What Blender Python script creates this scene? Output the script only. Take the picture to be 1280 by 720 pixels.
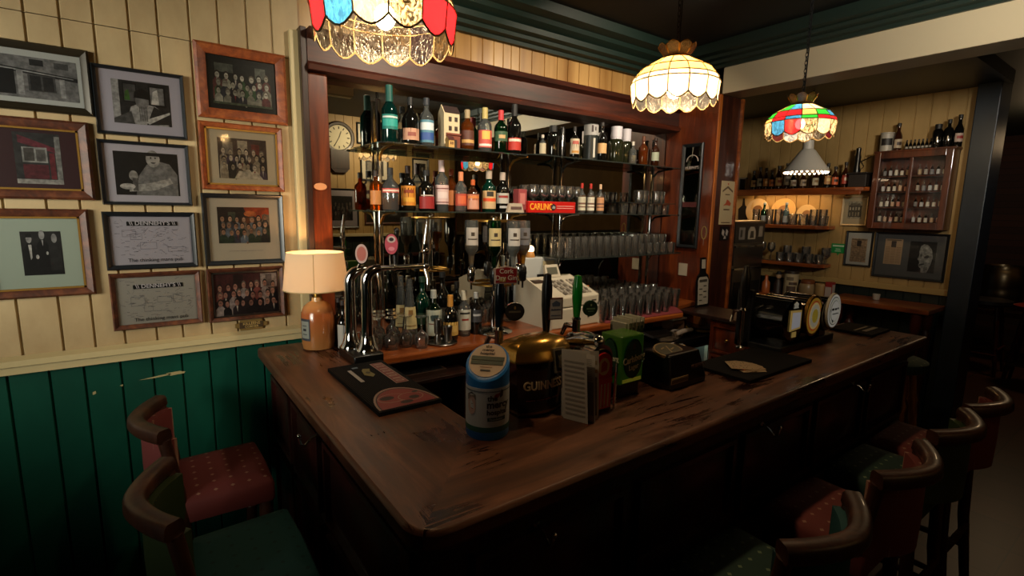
import bpy, math, random
from mathutils import Vector, Matrix
random.seed(7)
PI = math.pi
D = bpy.data
SC = bpy.context.scene
for o in list(D.objects): D.objects.remove(o, do_unlink=True)
COL = SC.collection

# ---------------------------------------------------------------- camera
EYE = Vector((0, 0, 1.65))
RX = Vector((0.80865531, -0.58804929, 0.01657157))
UX = Vector((0.07591689, 0.13224803, 0.98830516))
FX = Vector((0.58336371, 0.79794015, -0.15158594))
FPX = 632.7
cd = D.cameras.new('camera'); cam = D.objects.new('camera', cd); COL.objects.link(cam)
cd.sensor_width = 36; cd.lens = FPX / 1280 * 36; cd.clip_start = .02; cd.clip_end = 60
mw = Matrix((RX, UX, -FX)).transposed().to_4x4(); mw.translation = EYE
cam.matrix_world = mw
SC.camera = cam

def ray(px, py): return RX * ((px - 640) / FPX) - UX * ((py - 360) / FPX) + FX
def atY(px, py, Y):
    d = ray(px, py); return EYE + d * (Y / d.y)
def atZ(px, py, Z):
    d = ray(px, py); return EYE + d * ((Z - EYE.z) / d.z)
def atX(px, py, X):
    d = ray(px, py); return EYE + d * (X / d.x)

# ---------------------------------------------------------------- world, exposure, large lights
w = D.worlds.new('world'); SC.world = w; w.use_nodes = True
w.node_tree.nodes['Background'].inputs[0].default_value = (.35, .42, .5, 1)
w.node_tree.nodes['Background'].inputs[1].default_value = .015
SC.view_settings.view_transform = 'Standard'; SC.view_settings.look = 'None'
SC.view_settings.exposure = 0; SC.view_settings.gamma = 1; SC.view_settings.use_curve_mapping = False
cy = SC.cycles
cy.sample_clamp_indirect = 3; cy.sample_clamp_direct = 30; cy.caustics_reflective = False; cy.caustics_refractive = False
cy.max_bounces = 8; cy.transparent_max_bounces = 40; cy.transmission_bounces = 4; cy.glossy_bounces = 5; cy.diffuse_bounces = 3
cy.use_denoising = True

def light(name, kind, loc, power, col, size=.05, aim=None, size_y=None, spread=None, parent=None):
    l = D.lights.new(name, kind); l.energy = power; l.color = col
    if kind == 'AREA':
        l.size = size
        if size_y: l.shape = 'RECTANGLE'; l.size_y = size_y
        if spread: l.spread = math.radians(spread)
    else: l.shadow_soft_size = size
    o = D.objects.new(name, l); COL.objects.link(o); o.location = loc
    if aim: o.rotation_euler = (Vector(aim) - Vector(loc)).to_track_quat('-Z', 'Y').to_euler()
    if parent:
        o.parent = parent; o.location = Vector(loc) - parent.location
    return o
# unseen light from the left, beam narrowed so the lower picture wall stays dark
light('left_area_light', 'AREA', (-2.28, .55, 1.85), 9.5, (1, .96, .80), 1.3, (-.05, 2.32, 1.72), .9, 44)
# added fill lights without fixtures: seating wall, beam, far room, annex, back bar
light('wall_fill', 'AREA', (2.3, -.45, 2.62), 9, (1, .80, .52), .5, (2.35, -1.35, 2.15), .2, 110)
light('beam_fill', 'AREA', (1.5, -.7, 2.35), 7, (1, .93, .80), .3, (3.05, .6, 2.52), .2, 60)
light('far_room_fill', 'POINT', (7.0, .9, 2.4), 15, (1, .68, .36), .12)
light('annex_fill', 'AREA', (3.6, 1.0, 2.3), 1.0, (1, .72, .40), .3, (4.7, 1.5, 1.75), .2, 90)
for dx in (1.15, 2.2): light('back_bar_fill', 'AREA', (dx, 1.25, 2.66), 9, (1, .84, .62), .10, (dx + .15, 2.3, 1.85), .10, 105)

# ---------------------------------------------------------------- materials
def lin(h):
    if isinstance(h, str):
        h = h.lstrip('#'); c = [int(h[i:i + 2], 16) / 255 for i in (0, 2, 4)]
    else: c = h
    return tuple(((x / 12.92) if x <= .04045 else ((x + .055) / 1.055) ** 2.4) for x in c) + (1,)
MATS = {}
def mat(name, col='808080', rough=.5, metal=0, emit=None, es=0, spec=.5, coat=0, build=None):
    if name in MATS: return MATS[name]
    m = D.materials.new(name); m.use_nodes = True; nt = m.node_tree
    b = nt.nodes['Principled BSDF']
    b.inputs['Base Color'].default_value = lin(col); b.inputs['Roughness'].default_value = rough
    b.inputs['Metallic'].default_value = metal; b.inputs['Specular IOR Level'].default_value = spec
    b.inputs['Coat Weight'].default_value = coat
    if emit: b.inputs['Emission Color'].default_value = lin(emit); b.inputs['Emission Strength'].default_value = es
    if build: build(nt, b)
    MATS[name] = m; return m
def N(nt, t, **kw):
    n = nt.nodes.new('ShaderNode' + t)
    for k, v in kw.items():
        if k in n.inputs: n.inputs[k].default_value = v
        else: setattr(n, k, v)
    return n
def ramp(nt, fac, stops):
    r = N(nt, 'ValToRGB'); e = r.color_ramp.elements
    while len(e) < len(stops): e.new(.5)
    for q, (p, c) in zip(e, stops): q.position = p; q.color = lin(c)
    nt.links.new(fac, r.inputs[0]); return r.outputs[0]
def coords(nt, scale=(1, 1, 1), kind='Object', rot=(0, 0, 0)):
    t = N(nt, 'TexCoord'); mp = N(nt, 'Mapping'); mp.inputs['Scale'].default_value = scale; mp.inputs['Rotation'].default_value = rot
    nt.links.new(t.outputs[kind], mp.inputs[0]); return mp.outputs[0]
def bump(nt, b, h, s=.2, d=.01):
    n = N(nt, 'Bump'); n.inputs['Strength'].default_value = s; n.inputs['Distance'].default_value = d
    nt.links.new(h, n.inputs['Height']); nt.links.new(n.outputs[0], b.inputs['Normal'])
def wood(name, dark, midc, lightc, scale=(3, 3, 30), rough=.35, coat=.2, bs=.15):
    def f(nt, b):
        c = coords(nt, scale)
        n = N(nt, 'TexNoise', Scale=1.6, Detail=9.0, Roughness=.62, Distortion=.6); nt.links.new(c, n.inputs['Vector'])
        col = ramp(nt, n.outputs[0], [(.28, dark), (.5, midc), (.72, lightc)])
        nt.links.new(col, b.inputs['Base Color']); bump(nt, b, n.outputs[0], bs, .004)
    return mat(name, midc, rough, coat=coat, build=f)
def painted(name, base, stain, chip, rough=.5, chipat=.74):
    def f(nt, b):
        c = coords(nt, (1, 1, .5))
        n = N(nt, 'TexNoise', Scale=2.2, Detail=8.0, Roughness=.65); nt.links.new(c, n.inputs['Vector'])
        a = ramp(nt, n.outputs[0], [(.3, stain), (.62, base)])
        c2 = coords(nt, (9, 9, 30)); k = N(nt, 'TexNoise', Scale=1.0, Detail=6.0, Roughness=.7); nt.links.new(c2, k.inputs['Vector'])
        fac = ramp(nt, k.outputs[0], [(chipat, '000000'), (chipat + .03, 'ffffff')])
        mx = N(nt, 'MixRGB'); nt.links.new(fac, mx.inputs[0]); nt.links.new(a, mx.inputs[1]); mx.inputs[2].default_value = lin(chip)
        nt.links.new(mx.outputs[0], b.inputs['Base Color']); bump(nt, b, n.outputs[0], .12, .01)
    return mat(name, base, rough, build=f)
def glassy(name, tint='ffffff', body=.07, gl=1.0, bodycol=None, rough=.03, ior=1.5, edge=0):
    if name in MATS: return MATS[name]
    m = D.materials.new(name); m.use_nodes = True; nt = m.node_tree; nt.nodes.clear()
    out = N(nt, 'OutputMaterial'); tr = N(nt, 'BsdfTransparent'); tr.inputs[0].default_value = lin(tint)
    df = N(nt, 'BsdfTranslucent'); d2 = N(nt, 'BsdfDiffuse'); bc = lin(bodycol or tint); df.inputs[0].default_value = bc; d2.inputs[0].default_value = bc
    ad = N(nt, 'MixShader'); ad.inputs[0].default_value = .5; nt.links.new(df.outputs[0], ad.inputs[1]); nt.links.new(d2.outputs[0], ad.inputs[2])
    m1 = N(nt, 'MixShader'); m1.inputs[0].default_value = body; nt.links.new(tr.outputs[0], m1.inputs[1]); nt.links.new(ad.outputs[0], m1.inputs[2])
    if edge:
        lw = N(nt, 'LayerWeight'); lw.inputs[0].default_value = .5; pw_ = N(nt, 'Math', operation='POWER'); pw_.inputs[1].default_value = 4.0; nt.links.new(lw.outputs['Facing'], pw_.inputs[0])  # white mixed in towards grazing edges imitates rim highlights on glassware
        ml = N(nt, 'Math', operation='MULTIPLY_ADD'); ml.inputs[1].default_value = edge; ml.inputs[2].default_value = body; nt.links.new(pw_.outputs[0], ml.inputs[0]); nt.links.new(ml.outputs[0], m1.inputs[0])
    g = N(nt, 'BsdfGlossy'); g.inputs['Roughness'].default_value = rough; fr = N(nt, 'Fresnel'); fr.inputs[0].default_value = ior
    mu = N(nt, 'Math', operation='MULTIPLY'); mu.inputs[1].default_value = gl; nt.links.new(fr.outputs[0], mu.inputs[0])
    m2 = N(nt, 'MixShader'); nt.links.new(mu.outputs[0], m2.inputs[0]); nt.links.new(m1.outputs[0], m2.inputs[1]); nt.links.new(g.outputs[0], m2.inputs[2])
    nt.links.new(m2.outputs[0], out.inputs[0]); MATS[name] = m; return m
def shade_glass(name, col, trans=.3, glow=0, rough=.25, textured=True):
    if name in MATS: return MATS[name]
    m = D.materials.new(name); m.use_nodes = True; nt = m.node_tree; nt.nodes.clear()
    out = N(nt, 'OutputMaterial'); tr = N(nt, 'BsdfTransparent'); tr.inputs[0].default_value = lin(col)
    tl = N(nt, 'BsdfTranslucent'); tl.inputs[0].default_value = lin(col)
    g = N(nt, 'BsdfGlossy'); g.inputs['Roughness'].default_value = rough
    m1 = N(nt, 'MixShader'); m1.inputs[0].default_value = trans; nt.links.new(tl.outputs[0], m1.inputs[1]); nt.links.new(tr.outputs[0], m1.inputs[2])
    if textured:
        n = N(nt, 'TexNoise', Scale=95.0, Detail=2.0, Distortion=2.0); nt.links.new(coords(nt, (1, 1, .5)), n.inputs['Vector'])
        r = ramp(nt, n.outputs[0], [(.36, '202020'), (.62, 'ffffff')])
        mm = N(nt, 'Math', operation='MULTIPLY'); mm.inputs[1].default_value = min(1, trans * 1.6); nt.links.new(r, mm.inputs[0]); nt.links.new(mm.outputs[0], m1.inputs[0])
        bp = N(nt, 'Bump'); bp.inputs['Strength'].default_value = .6; bp.inputs['Distance'].default_value = .004; nt.links.new(n.outputs[0], bp.inputs['Height'])
        nt.links.new(bp.outputs[0], g.inputs['Normal']); nt.links.new(bp.outputs[0], tl.inputs['Normal'])
    m2 = N(nt, 'MixShader'); m2.inputs[0].default_value = .08; nt.links.new(m1.outputs[0], m2.inputs[1]); nt.links.new(g.outputs[0], m2.inputs[2])
    res = m2.outputs[0]
    if glow:
        em = N(nt, 'Emission'); em.inputs[0].default_value = lin(col); em.inputs[1].default_value = glow
        a = N(nt, 'AddShader'); nt.links.new(res, a.inputs[0]); nt.links.new(em.outputs[0], a.inputs[1]); res = a.outputs[0]
    nt.links.new(res, out.inputs[0]); MATS[name] = m; return m
def emitm(name, col, s): return mat(name, '000000', .5, emit=col, es=s)
def pm(h): return mat('print_' + h, h, .55)

cream = painted('cream_paint', 'b29d76', '8c7450', '5a4526')
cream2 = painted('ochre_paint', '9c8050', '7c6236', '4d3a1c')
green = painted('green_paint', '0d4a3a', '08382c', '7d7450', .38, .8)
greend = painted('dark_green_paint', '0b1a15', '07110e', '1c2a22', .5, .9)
redwood = wood('red_wood', '2a0f05', '58230c', '7d3a16', (12, 12, 1.6), .32, .3)
redwoodh = wood('red_wood_lengthwise', '190702', '361205', '54210b', (1.4, 12, 12), .48, 0)
def barwood(name, stretch):
    def f(nt, b):
        n = N(nt, 'TexNoise', Scale=1.5, Detail=9.0, Roughness=.62, Distortion=.5); nt.links.new(coords(nt, stretch), n.inputs['Vector'])
        base = ramp(nt, n.outputs[0], [(.28, '301a0f'), (.5, '573420'), (.72, '7c5038')])
        k = N(nt, 'TexNoise', Scale=1.0, Detail=10.0, Roughness=.75, Distortion=1.2); nt.links.new(coords(nt, tuple(q * 1.3 for q in stretch), rot=(0, 0, .5)), k.inputs['Vector'])
        p = N(nt, 'TexNoise', Scale=3.2, Detail=3.0); nt.links.new(coords(nt), p.inputs['Vector'])
        mm = N(nt, 'Math', operation='MULTIPLY'); nt.links.new(ramp(nt, k.outputs[0], [(.50, '000000'), (.56, 'ffffff')]), mm.inputs[0]); nt.links.new(ramp(nt, p.outputs[0], [(.46, '000000'), (.60, 'ffffff')]), mm.inputs[1])
        x = N(nt, 'MixRGB'); nt.links.new(mm.outputs[0], x.inputs[0]); nt.links.new(base, x.inputs[1]); x.inputs[2].default_value = lin('1c0a06')
        nt.links.new(x.outputs[0], b.inputs['Base Color'])
        r = N(nt, 'MapRange'); r.inputs['To Min'].default_value = .42; r.inputs['To Max'].default_value = .18; nt.links.new(mm.outputs[0], r.inputs[0]); nt.links.new(r.outputs[0], b.inputs['Roughness'])
        bump(nt, b, k.outputs[0], .12, .002)
    return mat(name, '4c3122', .35, build=f)
def pmp(h):
    def f(nt, b):
        n = N(nt, 'TexNoise', Scale=70.0, Detail=4.0); nt.links.new(coords(nt), n.inputs['Vector'])
        r = ramp(nt, n.outputs[0], [(.35, 'a0a0a0'), (.65, 'ffffff')]); x = N(nt, 'MixRGB'); x.blend_type = 'MULTIPLY'; x.inputs[0].default_value = .8; x.inputs[1].default_value = lin(h)
        nt.links.new(r, x.inputs[2]); nt.links.new(x.outputs[0], b.inputs['Base Color'])
    return mat('photo_print_' + h, h, .5, build=f)
barwood_side = barwood('bar_top_side', (14, 1.6, 8)); barwood_front = barwood('bar_top_front', (1.6, 14, 8))
darkwood = wood('dark_bar_panel', '0c0403', '22100a', '341a10', (10, 10, 1.5), .4, .2)
shelfwood = wood('orange_shelf_wood', '4a200c', '7e3e18', 'a35a26', (1.4, 12, 12), .3, .3)
shelfwoody = wood('orange_shelf_wood_across', '4a200c', '7e3e18', 'a35a26', (12, 1.4, 12), .3, .3)
pine = wood('pine', '7a4c22', 'a87338', 'c79350', (12, 12, 1.6), .45, .1)
stoolwood = wood('stool_wood', '1c0d07', '3a1f13', '5a3622', (9, 9, 3), .42, .1)
chrome = mat('chrome', 'd8d8d6', .08, 1)
steel = mat('brushed_steel', '8a8680', .28, 1)
brass = mat('brass', 'b48a42', .3, 1)
black = mat('black_plastic', '0a0a0b', .3)
blackm = mat('matt_black', '08080a', .7)
white = mat('white_plastic', 'cfc8ba', .4)
paper = mat('paper', 'd2cabb', .8)
gold = mat('gold', 'b8913f', .35, .8)
lead = mat('lead_came', '8a7450', .6)
clear = glassy('clear_glass', 'ffffff', .05, 2.2, 'fffaf0', .04, 1.8, .8)
pane = glassy('picture_glazing', 'ffffff', .0, .7)
shelfglass = glassy('shelf_glass', 'cfe0d4', .06, 1.2)
mirror = mat('mirror_silver', 'd6d4c8', .012, 1)

# drawing unit of the part being built: (scale, lift); the back bar and beam were drawn at another unit than the room
UNIT = [1.0, 0.0]
def room(v): v = Vector(v); return Vector((v.x * UNIT[0], v.y * UNIT[0], v.z * UNIT[0] + UNIT[1])) if UNIT[0] != 1 else v
def unit(k, dz=0.0): UNIT[0] = k; UNIT[1] = dz
# ---------------------------------------------------------------- mesh builder
class MB:
    def __init__(s): s.v = []; s.f = []; s.m = []; s.T = Matrix()
    def add(s, vs, fs, m=0):
        b = len(s.v); s.v += [s.T @ Vector(q) for q in vs]
        for f in fs: s.f.append([b + i for i in f]); s.m.append(m)
        return s
    def box(s, x0, x1, y0, y1, z0, z1, m=0):
        return s.add([(x, y, z) for z in (z0, z1) for y in (y0, y1) for x in (x0, x1)],
                     [(0, 2, 3, 1), (4, 5, 7, 6), (0, 1, 5, 4), (2, 6, 7, 3), (0, 4, 6, 2), (1, 3, 7, 5)], m)
    def lathe(s, prof, c=(0, 0, 0), seg=18, m=0, a0=0, a1=2 * PI, sx=1, sy=1):
        full = abs(a1 - a0 - 2 * PI) < 1e-6; n = seg if full else seg + 1
        vs = []; fs = []
        for r, z in prof:
            for i in range(n):
                a = a0 + (a1 - a0) * i / seg; vs.append((c[0] + r * math.cos(a) * sx, c[1] + r * math.sin(a) * sy, c[2] + z))
        for j in range(len(prof) - 1):
            for i in range(seg):
                k = (i + 1) % n; fs.append((j * n + i, j * n + k, (j + 1) * n + k, (j + 1) * n + i))
        if full:
            if prof[0][0] > 1e-5: fs.append(tuple(range(n))[::-1])
            if prof[-1][0] > 1e-5: fs.append(tuple((len(prof) - 1) * n + i for i in range(n)))
        return s.add(vs, fs, m)
    def tube(s, pts, r, seg=8, m=0, closed=False):
        pts = [Vector(p) for p in pts]; n = len(pts); rs = r if isinstance(r, (list, tuple)) else [r] * n
        vs = []; fs = []; up = None
        for i, p in enumerate(pts):
            if closed: t = pts[(i + 1) % n] - pts[i - 1]
            else: t = pts[min(i + 1, n - 1)] - pts[max(i - 1, 0)]
            t.normalize()
            if up is None:
                up = Vector((0, 0, 1)) if abs(t.z) < .9 else Vector((1, 0, 0))
            u = (up - t * up.dot(t))
            if u.length < 1e-4: u = t.orthogonal()
            u.normalize(); up = u; v = t.cross(u)
            for k in range(seg):
                a = 2 * PI * k / seg; vs.append(p + (u * math.cos(a) + v * math.sin(a)) * rs[i])
        for i in range(n if closed else n - 1):
            j = (i + 1) % n
            for k in range(seg):
                q = (k + 1) % seg; fs.append((i * seg + k, i * seg + q, j * seg + q, j * seg + k))
        if not closed: fs.append(tuple(range(seg))[::-1]); fs.append(tuple((n - 1) * seg + k for k in range(seg)))
        return s.add(vs, fs, m)
    def prism(s, pts, z0, z1, m=0):
        n = len(pts); vs = [(x, y, z0) for x, y in pts] + [(x, y, z1) for x, y in pts]
        fs = [tuple(range(n))[::-1], tuple(range(n, 2 * n))] + [(i, (i + 1) % n, n + (i + 1) % n, n + i) for i in range(n)]
        return s.add(vs, fs, m)
    def ball(s, c, r, m=0, seg=12, rings=8):
        rr = r if isinstance(r, (tuple, list)) else (r, r, r)
        T0 = s.T; s.T = T0 @ Matrix.Translation(c) @ Matrix.Diagonal((rr[0], rr[1], rr[2], 1))
        s.lathe([(max(math.cos(-PI / 2 + PI * j / rings), 1e-6), math.sin(-PI / 2 + PI * j / rings)) for j in range(rings + 1)], seg=seg, m=m)
        s.T = T0; return s
    def sweep(s, path, prof, m=0):
        """prof (across, up) swept along a level path"""
        n = len(path); k = len(prof); vs = []; fs = []
        for i, p in enumerate(path):
            a = Vector(path[max(i - 1, 0)]); b = Vector(path[min(i + 1, n - 1)]); t = (b - a); t.z = 0; t.normalize(); nn = Vector((-t.y, t.x, 0))
            for u, h in prof: vs.append(Vector(p) + nn * u + Vector((0, 0, h)))
        for i in range(n - 1):
            for j in range(k): q = (j + 1) % k; fs.append((i * k + j, i * k + q, (i + 1) * k + q, (i + 1) * k + j))
        fs.append(tuple(range(k))[::-1]); fs.append(tuple((n - 1) * k + j for j in range(k)))
        return s.add(vs, fs, m)
    def mesh(s, name, mats, smooth=True, ang=38):
        me = D.meshes.new(name); me.from_pydata([tuple(v) for v in s.v], [], s.f); me.update()
        for q in (mats if isinstance(mats, (list, tuple)) else [mats]): me.materials.append(q)
        me.polygons.foreach_set('material_index', s.m)
        if smooth:
            me.polygons.foreach_set('use_smooth', [True] * len(me.polygons)); me.set_sharp_from_angle(angle=math.radians(ang))
        return me
    def build(s, name, mats, parent=None, smooth=True, bev=0, ang=38, origin=True, fixn=False):
        s.v = [room(v) for v in s.v]
        if origin and parent is None and s.v:
            xs = [v.x for v in s.v]; ys = [v.y for v in s.v]; zs = [v.z for v in s.v]
            og = Vector(((min(xs) + max(xs)) / 2, (min(ys) + max(ys)) / 2, min(zs)))
        else: og = Vector((0, 0, 0))
        if parent is not None: og = wloc(parent)
        s.v = [v - og for v in s.v]
        me = s.mesh(name, mats, smooth, ang)
        o = D.objects.new(name, me); COL.objects.link(o)
        o.location = og if parent is None else (0, 0, 0)
        if parent is not None: o.parent = parent
        if bev:
            b = o.modifiers.new('bevel', 'BEVEL'); b.width = bev; b.segments = 2; b.limit_method = 'ANGLE'; b.angle_limit = math.radians(40)
        return o
def wloc(o):
    p = Vector(o.location)
    while o.parent is not None: o = o.parent; p = p + Vector(o.location)
    return p
def tag(o, label, cat, group=None, kind=None):
    if label: o['label'] = label
    if cat: o['category'] = cat
    if group: o['group'] = group
    if kind: o['kind'] = kind
    return o
def thing(name, label, cat, loc, group=None):
    o = D.objects.new(name, None); COL.objects.link(o); o.location = room(loc); o.empty_display_size = .05
    return tag(o, label, cat, group)
def struct(o): o['kind'] = 'structure'; return o
def copytree(root, loc, label=None, rz=None, group=None, keep=None):
    r = root.copy(); COL.objects.link(r); r.location = loc
    if rz is not None: r.rotation_euler = (0, 0, rz)
    if label: r['label'] = label
    if group: r['group'] = group
    for ch in list(root.children):
        c = ch.copy(); COL.objects.link(c); c.parent = r
        for g in ch.children:
            d = g.copy(); COL.objects.link(d); d.parent = c
    return r
def M4(o, x, y):
    x = Vector(x).normalized(); y = Vector(y).normalized(); z = x.cross(y)
    m = Matrix((x, y, z)).transposed().to_4x4(); m.translation = Vector(o); return m
BACK = lambda x, z, y=2.324: M4((x, y, z), (1, 0, 0), (0, 0, 1))
def text(body, size, m, M, parent, name='lettering', warp=None, align='CENTER', ext=.0006, sx=1, bold=0):
    c = D.curves.new('t', 'FONT'); c.body = body; c.size = size; c.align_x = align; c.align_y = 'CENTER'; c.extrude = ext; c.offset = bold
    c.resolution_u = 3
    o = D.objects.new('t', c); COL.objects.link(o)
    me = D.meshes.new_from_object(o.evaluated_get(bpy.context.evaluated_depsgraph_get())) if False else D.meshes.new_from_object(o)
    D.objects.remove(o, do_unlink=True); D.curves.remove(c)
    og = wloc(parent)
    for v in me.vertices:
        p = Vector((v.co.x * sx, v.co.y, v.co.z)); p = warp(p) if warp else (M @ p); v.co = room(p) - og
    me.materials.clear(); me.materials.append(m); me.name = name
    q = D.objects.new(name, me); COL.objects.link(q); q.parent = parent; return q
def flat(mb, M, shapes, mi, h0=.0, dh=.0004):
    """shapes drawn on the plane M as thin printed layers; returns material list index map"""
    T0 = mb.T; mb.T = M; h = h0
    for sh in shapes:
        k = sh[0]; c = sh[-1]
        if k == 'R': pts = [(sh[1], sh[2]), (sh[3], sh[2]), (sh[3], sh[4]), (sh[1], sh[4])]
        elif k == 'E': pts = [(sh[1] + sh[3] * math.cos(2 * PI * i / 16), sh[2] + sh[4] * math.sin(2 * PI * i / 16)) for i in range(16)]
        else: pts = sh[1]
        if c not in mi: mi.append(c)
        mb.add([(x, y, h) for x, y in pts], [tuple(range(len(pts)))], mi.index(c)); h += dh
    mb.T = T0
# ================================================================ room shell
CZ = 2.70
def slab(name, x0, x1, y0, y1, z0, z1, m, bev=0, parent=None):
    o = MB().box(x0, x1, y0, y1, z0, z1).build(name, m, parent, False, bev)
    return struct(o) if parent is None else o
def boards(name, M, length, z0, z1, m, pitch=.0922, off=0, thick=.04, gw=.005, gd=.007, parent=None, grooves=None):
    """boarded wall face: local x along the wall, y up, z out of the wall"""
    xs = []; x = off % pitch
    if grooves is None:
        while x < length:
            xs.append(x); x += pitch * random.uniform(.93, 1.07)
    else: xs = [g for g in grooves if 0 < g < length]
    prof = [(0, 0)]
    for g in xs:
        if g - gw > prof[-1][0] + .001 and g + gw < length: prof += [(g - gw, 0), (g - gw * .4, -gd), (g + gw * .4, -gd), (g + gw, 0)]
    prof += [(length, 0)]
    mb = MB(); mb.T = M; n = len(prof)
    vs = [(a, z0, b) for a, b in prof] + [(a, z1, b) for a, b in prof] + [(0, z0, -thick), (length, z0, -thick), (0, z1, -thick), (length, z1, -thick)]
    fs = [(i, i + 1, n + i + 1, n + i) for i in range(n - 1)]
    q = 2 * n
    fs += [(q, q + 2, q + 3, q + 1), (0, n, q + 2, q), (n - 1, q + 1, q + 3, 2 * n - 1), tuple(list(range(n))[::-1] + [q, q + 1][::1]), tuple(list(range(n, 2 * n)) + [q + 3, q + 2])]
    mb.add(vs, fs)
    o = mb.build(name, m, parent, False, origin=False)
    return struct(o) if parent is None else o

def tiles(nt, b):
    c = coords(nt, (1, 1, 1)); br = N(nt, 'TexBrick', Scale=3.3); br.offset = 0
    br.inputs['Color1'].default_value = lin('4e2c1a'); br.inputs['Color2'].default_value = lin('3e2213'); br.inputs['Mortar'].default_value = lin('1d120b')
    br.inputs['Mortar Size'].default_value = .012; br.inputs['Brick Width'].default_value = 1.0; br.inputs['Row Height'].default_value = 1.0
    nt.links.new(c, br.inputs['Vector']); nt.links.new(br.outputs[0], b.inputs['Base Color'])
def brickw(nt, b):
    c = coords(nt, (1, 1, 1), rot=(PI / 2, 0, PI / 2)); br = N(nt, 'TexBrick', Scale=6.0)
    br.inputs['Color1'].default_value = lin('3a1e14'); br.inputs['Color2'].default_value = lin('2a1510'); br.inputs['Mortar'].default_value = lin('1a1410')
    nt.links.new(c, br.inputs['Vector']); nt.links.new(br.outputs[0], b.inputs['Base Color']); bump(nt, b, br.outputs[1], .5, .01)
slab('floor', -2.4, 9.2, -1.4, 5.2, -.08, 0, mat('floor_tiles', '4a2d1d', .4, build=tiles))
ceil_m = mat('ceiling_gloss', '060b09', .6)
slab('ceiling', -2.4, 9.2, -1.4, 5.2, CZ, CZ + .08, ceil_m)
# picture wall
for za_, zb_ in ((1.12, 2.250), (2.253, CZ)): boards('wall_back', M4((-2.4, 2.324, 0), (1, 0, 0), (0, 0, 1)), 2.985, za_, zb_, cream,
       grooves=[2.4 + v for v in [-2.3 + .0925 * i for i in range(22)] + [-.252, -.165, -.078, .019, .103, .201, .295, .393, .484]])
boards('wall_back', M4((-2.4, 2.335, 0), (1, 0, 0), (0, 0, 1)), 2.98, 0, 1.10, green, pitch=.1, off=.03)
cream_g = mat('cream_gloss', 'b9a97f', .35)
sc = MB(); sc.T = M4((-.06, .985, 0), (1, 0, 0), (0, 0, 1)) if False else M4((-.05, 2.3345, .985), (1, 0, 0), (0, 0, 1))
for p_ in ([(0, 0), (.05, .006), (.10, .010), (.10, .004), (.05, 0)], [(.085, .012), (.13, .014), (.15, .008), (.145, .002), (.10, .0)], [(-.06, -.01), (-.05, -.006), (-.052, -.014)], [(.02, -.12), (.06, -.07), (.062, -.08), (.03, -.13)], [(-.14, -.02), (-.13, -.016), (-.13, -.026), (-.14, -.03)]):
    sc.prism(p_, 0, .0012)
sc.build('paint_scuffs', pm('a09468'), [o for o in D.objects if o.name.startswith('wall_back')][-1], False)
rail = MB()
rp = [(-.012, 1.075), (-.03, 1.075), (-.03, 1.10), (-.045, 1.105), (-.045, 1.125), (-.012, 1.135)]
rail.add([(-2.4, 2.335 + a, b) for a, b in rp] + [(.575, 2.335 + a, b) for a, b in rp],
         [tuple(range(6)), tuple(range(6, 12))[::-1]] + [(i, (i + 1) % 6, 6 + (i + 1) % 6, 6 + i) for i in range(6)])
struct(rail.build('trim_1', cream_g, None, False))
slab('trim_2', .543, .582, 2.296, 2.322, 1.14, 2.36, cream_g, .003)
slab('baseboard_back', -2.4, .35, 2.30, 2.335, 0, .14, greend, .004)
# wall behind the bar and annex, header board above the bar opening
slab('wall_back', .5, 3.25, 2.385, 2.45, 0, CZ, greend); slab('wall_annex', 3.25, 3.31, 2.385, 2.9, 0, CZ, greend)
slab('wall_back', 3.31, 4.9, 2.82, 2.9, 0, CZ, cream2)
boards('wall_back', M4((.582, 2.33, 0), (1, 0, 0), (0, 0, 1)), 2.48, 2.352, 2.6, mat('varnished_board', '93713f', .35, build=lambda nt, b: (
    nt.links.new(ramp(nt, (lambda n: (nt.links.new(coords(nt, (11, 11, .8)), n.inputs['Vector']), n.outputs[0])[1])(N(nt, 'TexNoise', Scale=1.0, Detail=5.0)), [(.3, '7a5528'), (.6, 'a88450')]), b.inputs['Base Color']))),
       grooves=[v - .582 for v in (.66, .76, .85, .93, 1.02, 1.13, 1.22, 1.33, 1.42, 1.49, 1.56, 1.62, 1.672, 1.728, 1.813, 1.904, 1.998, 2.08, 2.17, 2.249, 2.342, 2.45, 2.55, 2.66, 2.76, 2.88, 2.98, 3.1, 3.2, 3.3, 3.42, 3.52)], gw=.004, gd=.006)
def cornice(name, pts2, x0, x1, axis):
    mb = MB(); n = len(pts2)
    f = (lambda t, a, b: (t, a, b)) if axis == 'x' else (lambda t, a, b: (a, t, b))
    mb.add([f(x0, a, b) for a, b in pts2] + [f(x1, a, b) for a, b in pts2], [tuple(range(n)), tuple(range(n, 2 * n))[::-1]] + [(i, (i + 1) % n, n + (i + 1) % n, n + i) for i in range(n)])
    return struct(mb.build(name, mat('dark_green_gloss', '08201a', .5), None, False))
cornice('trim_3', [(2.325, 2.522), (2.305, 2.522), (2.30, 2.54), (2.27, 2.548), (2.265, 2.565), (2.235, 2.575), (2.23, 2.60), (2.19, 2.62), (2.18, 2.64), (2.13, 2.655), (2.12, CZ), (2.325, CZ)], -2.4, 3.06, 'x')
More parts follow.
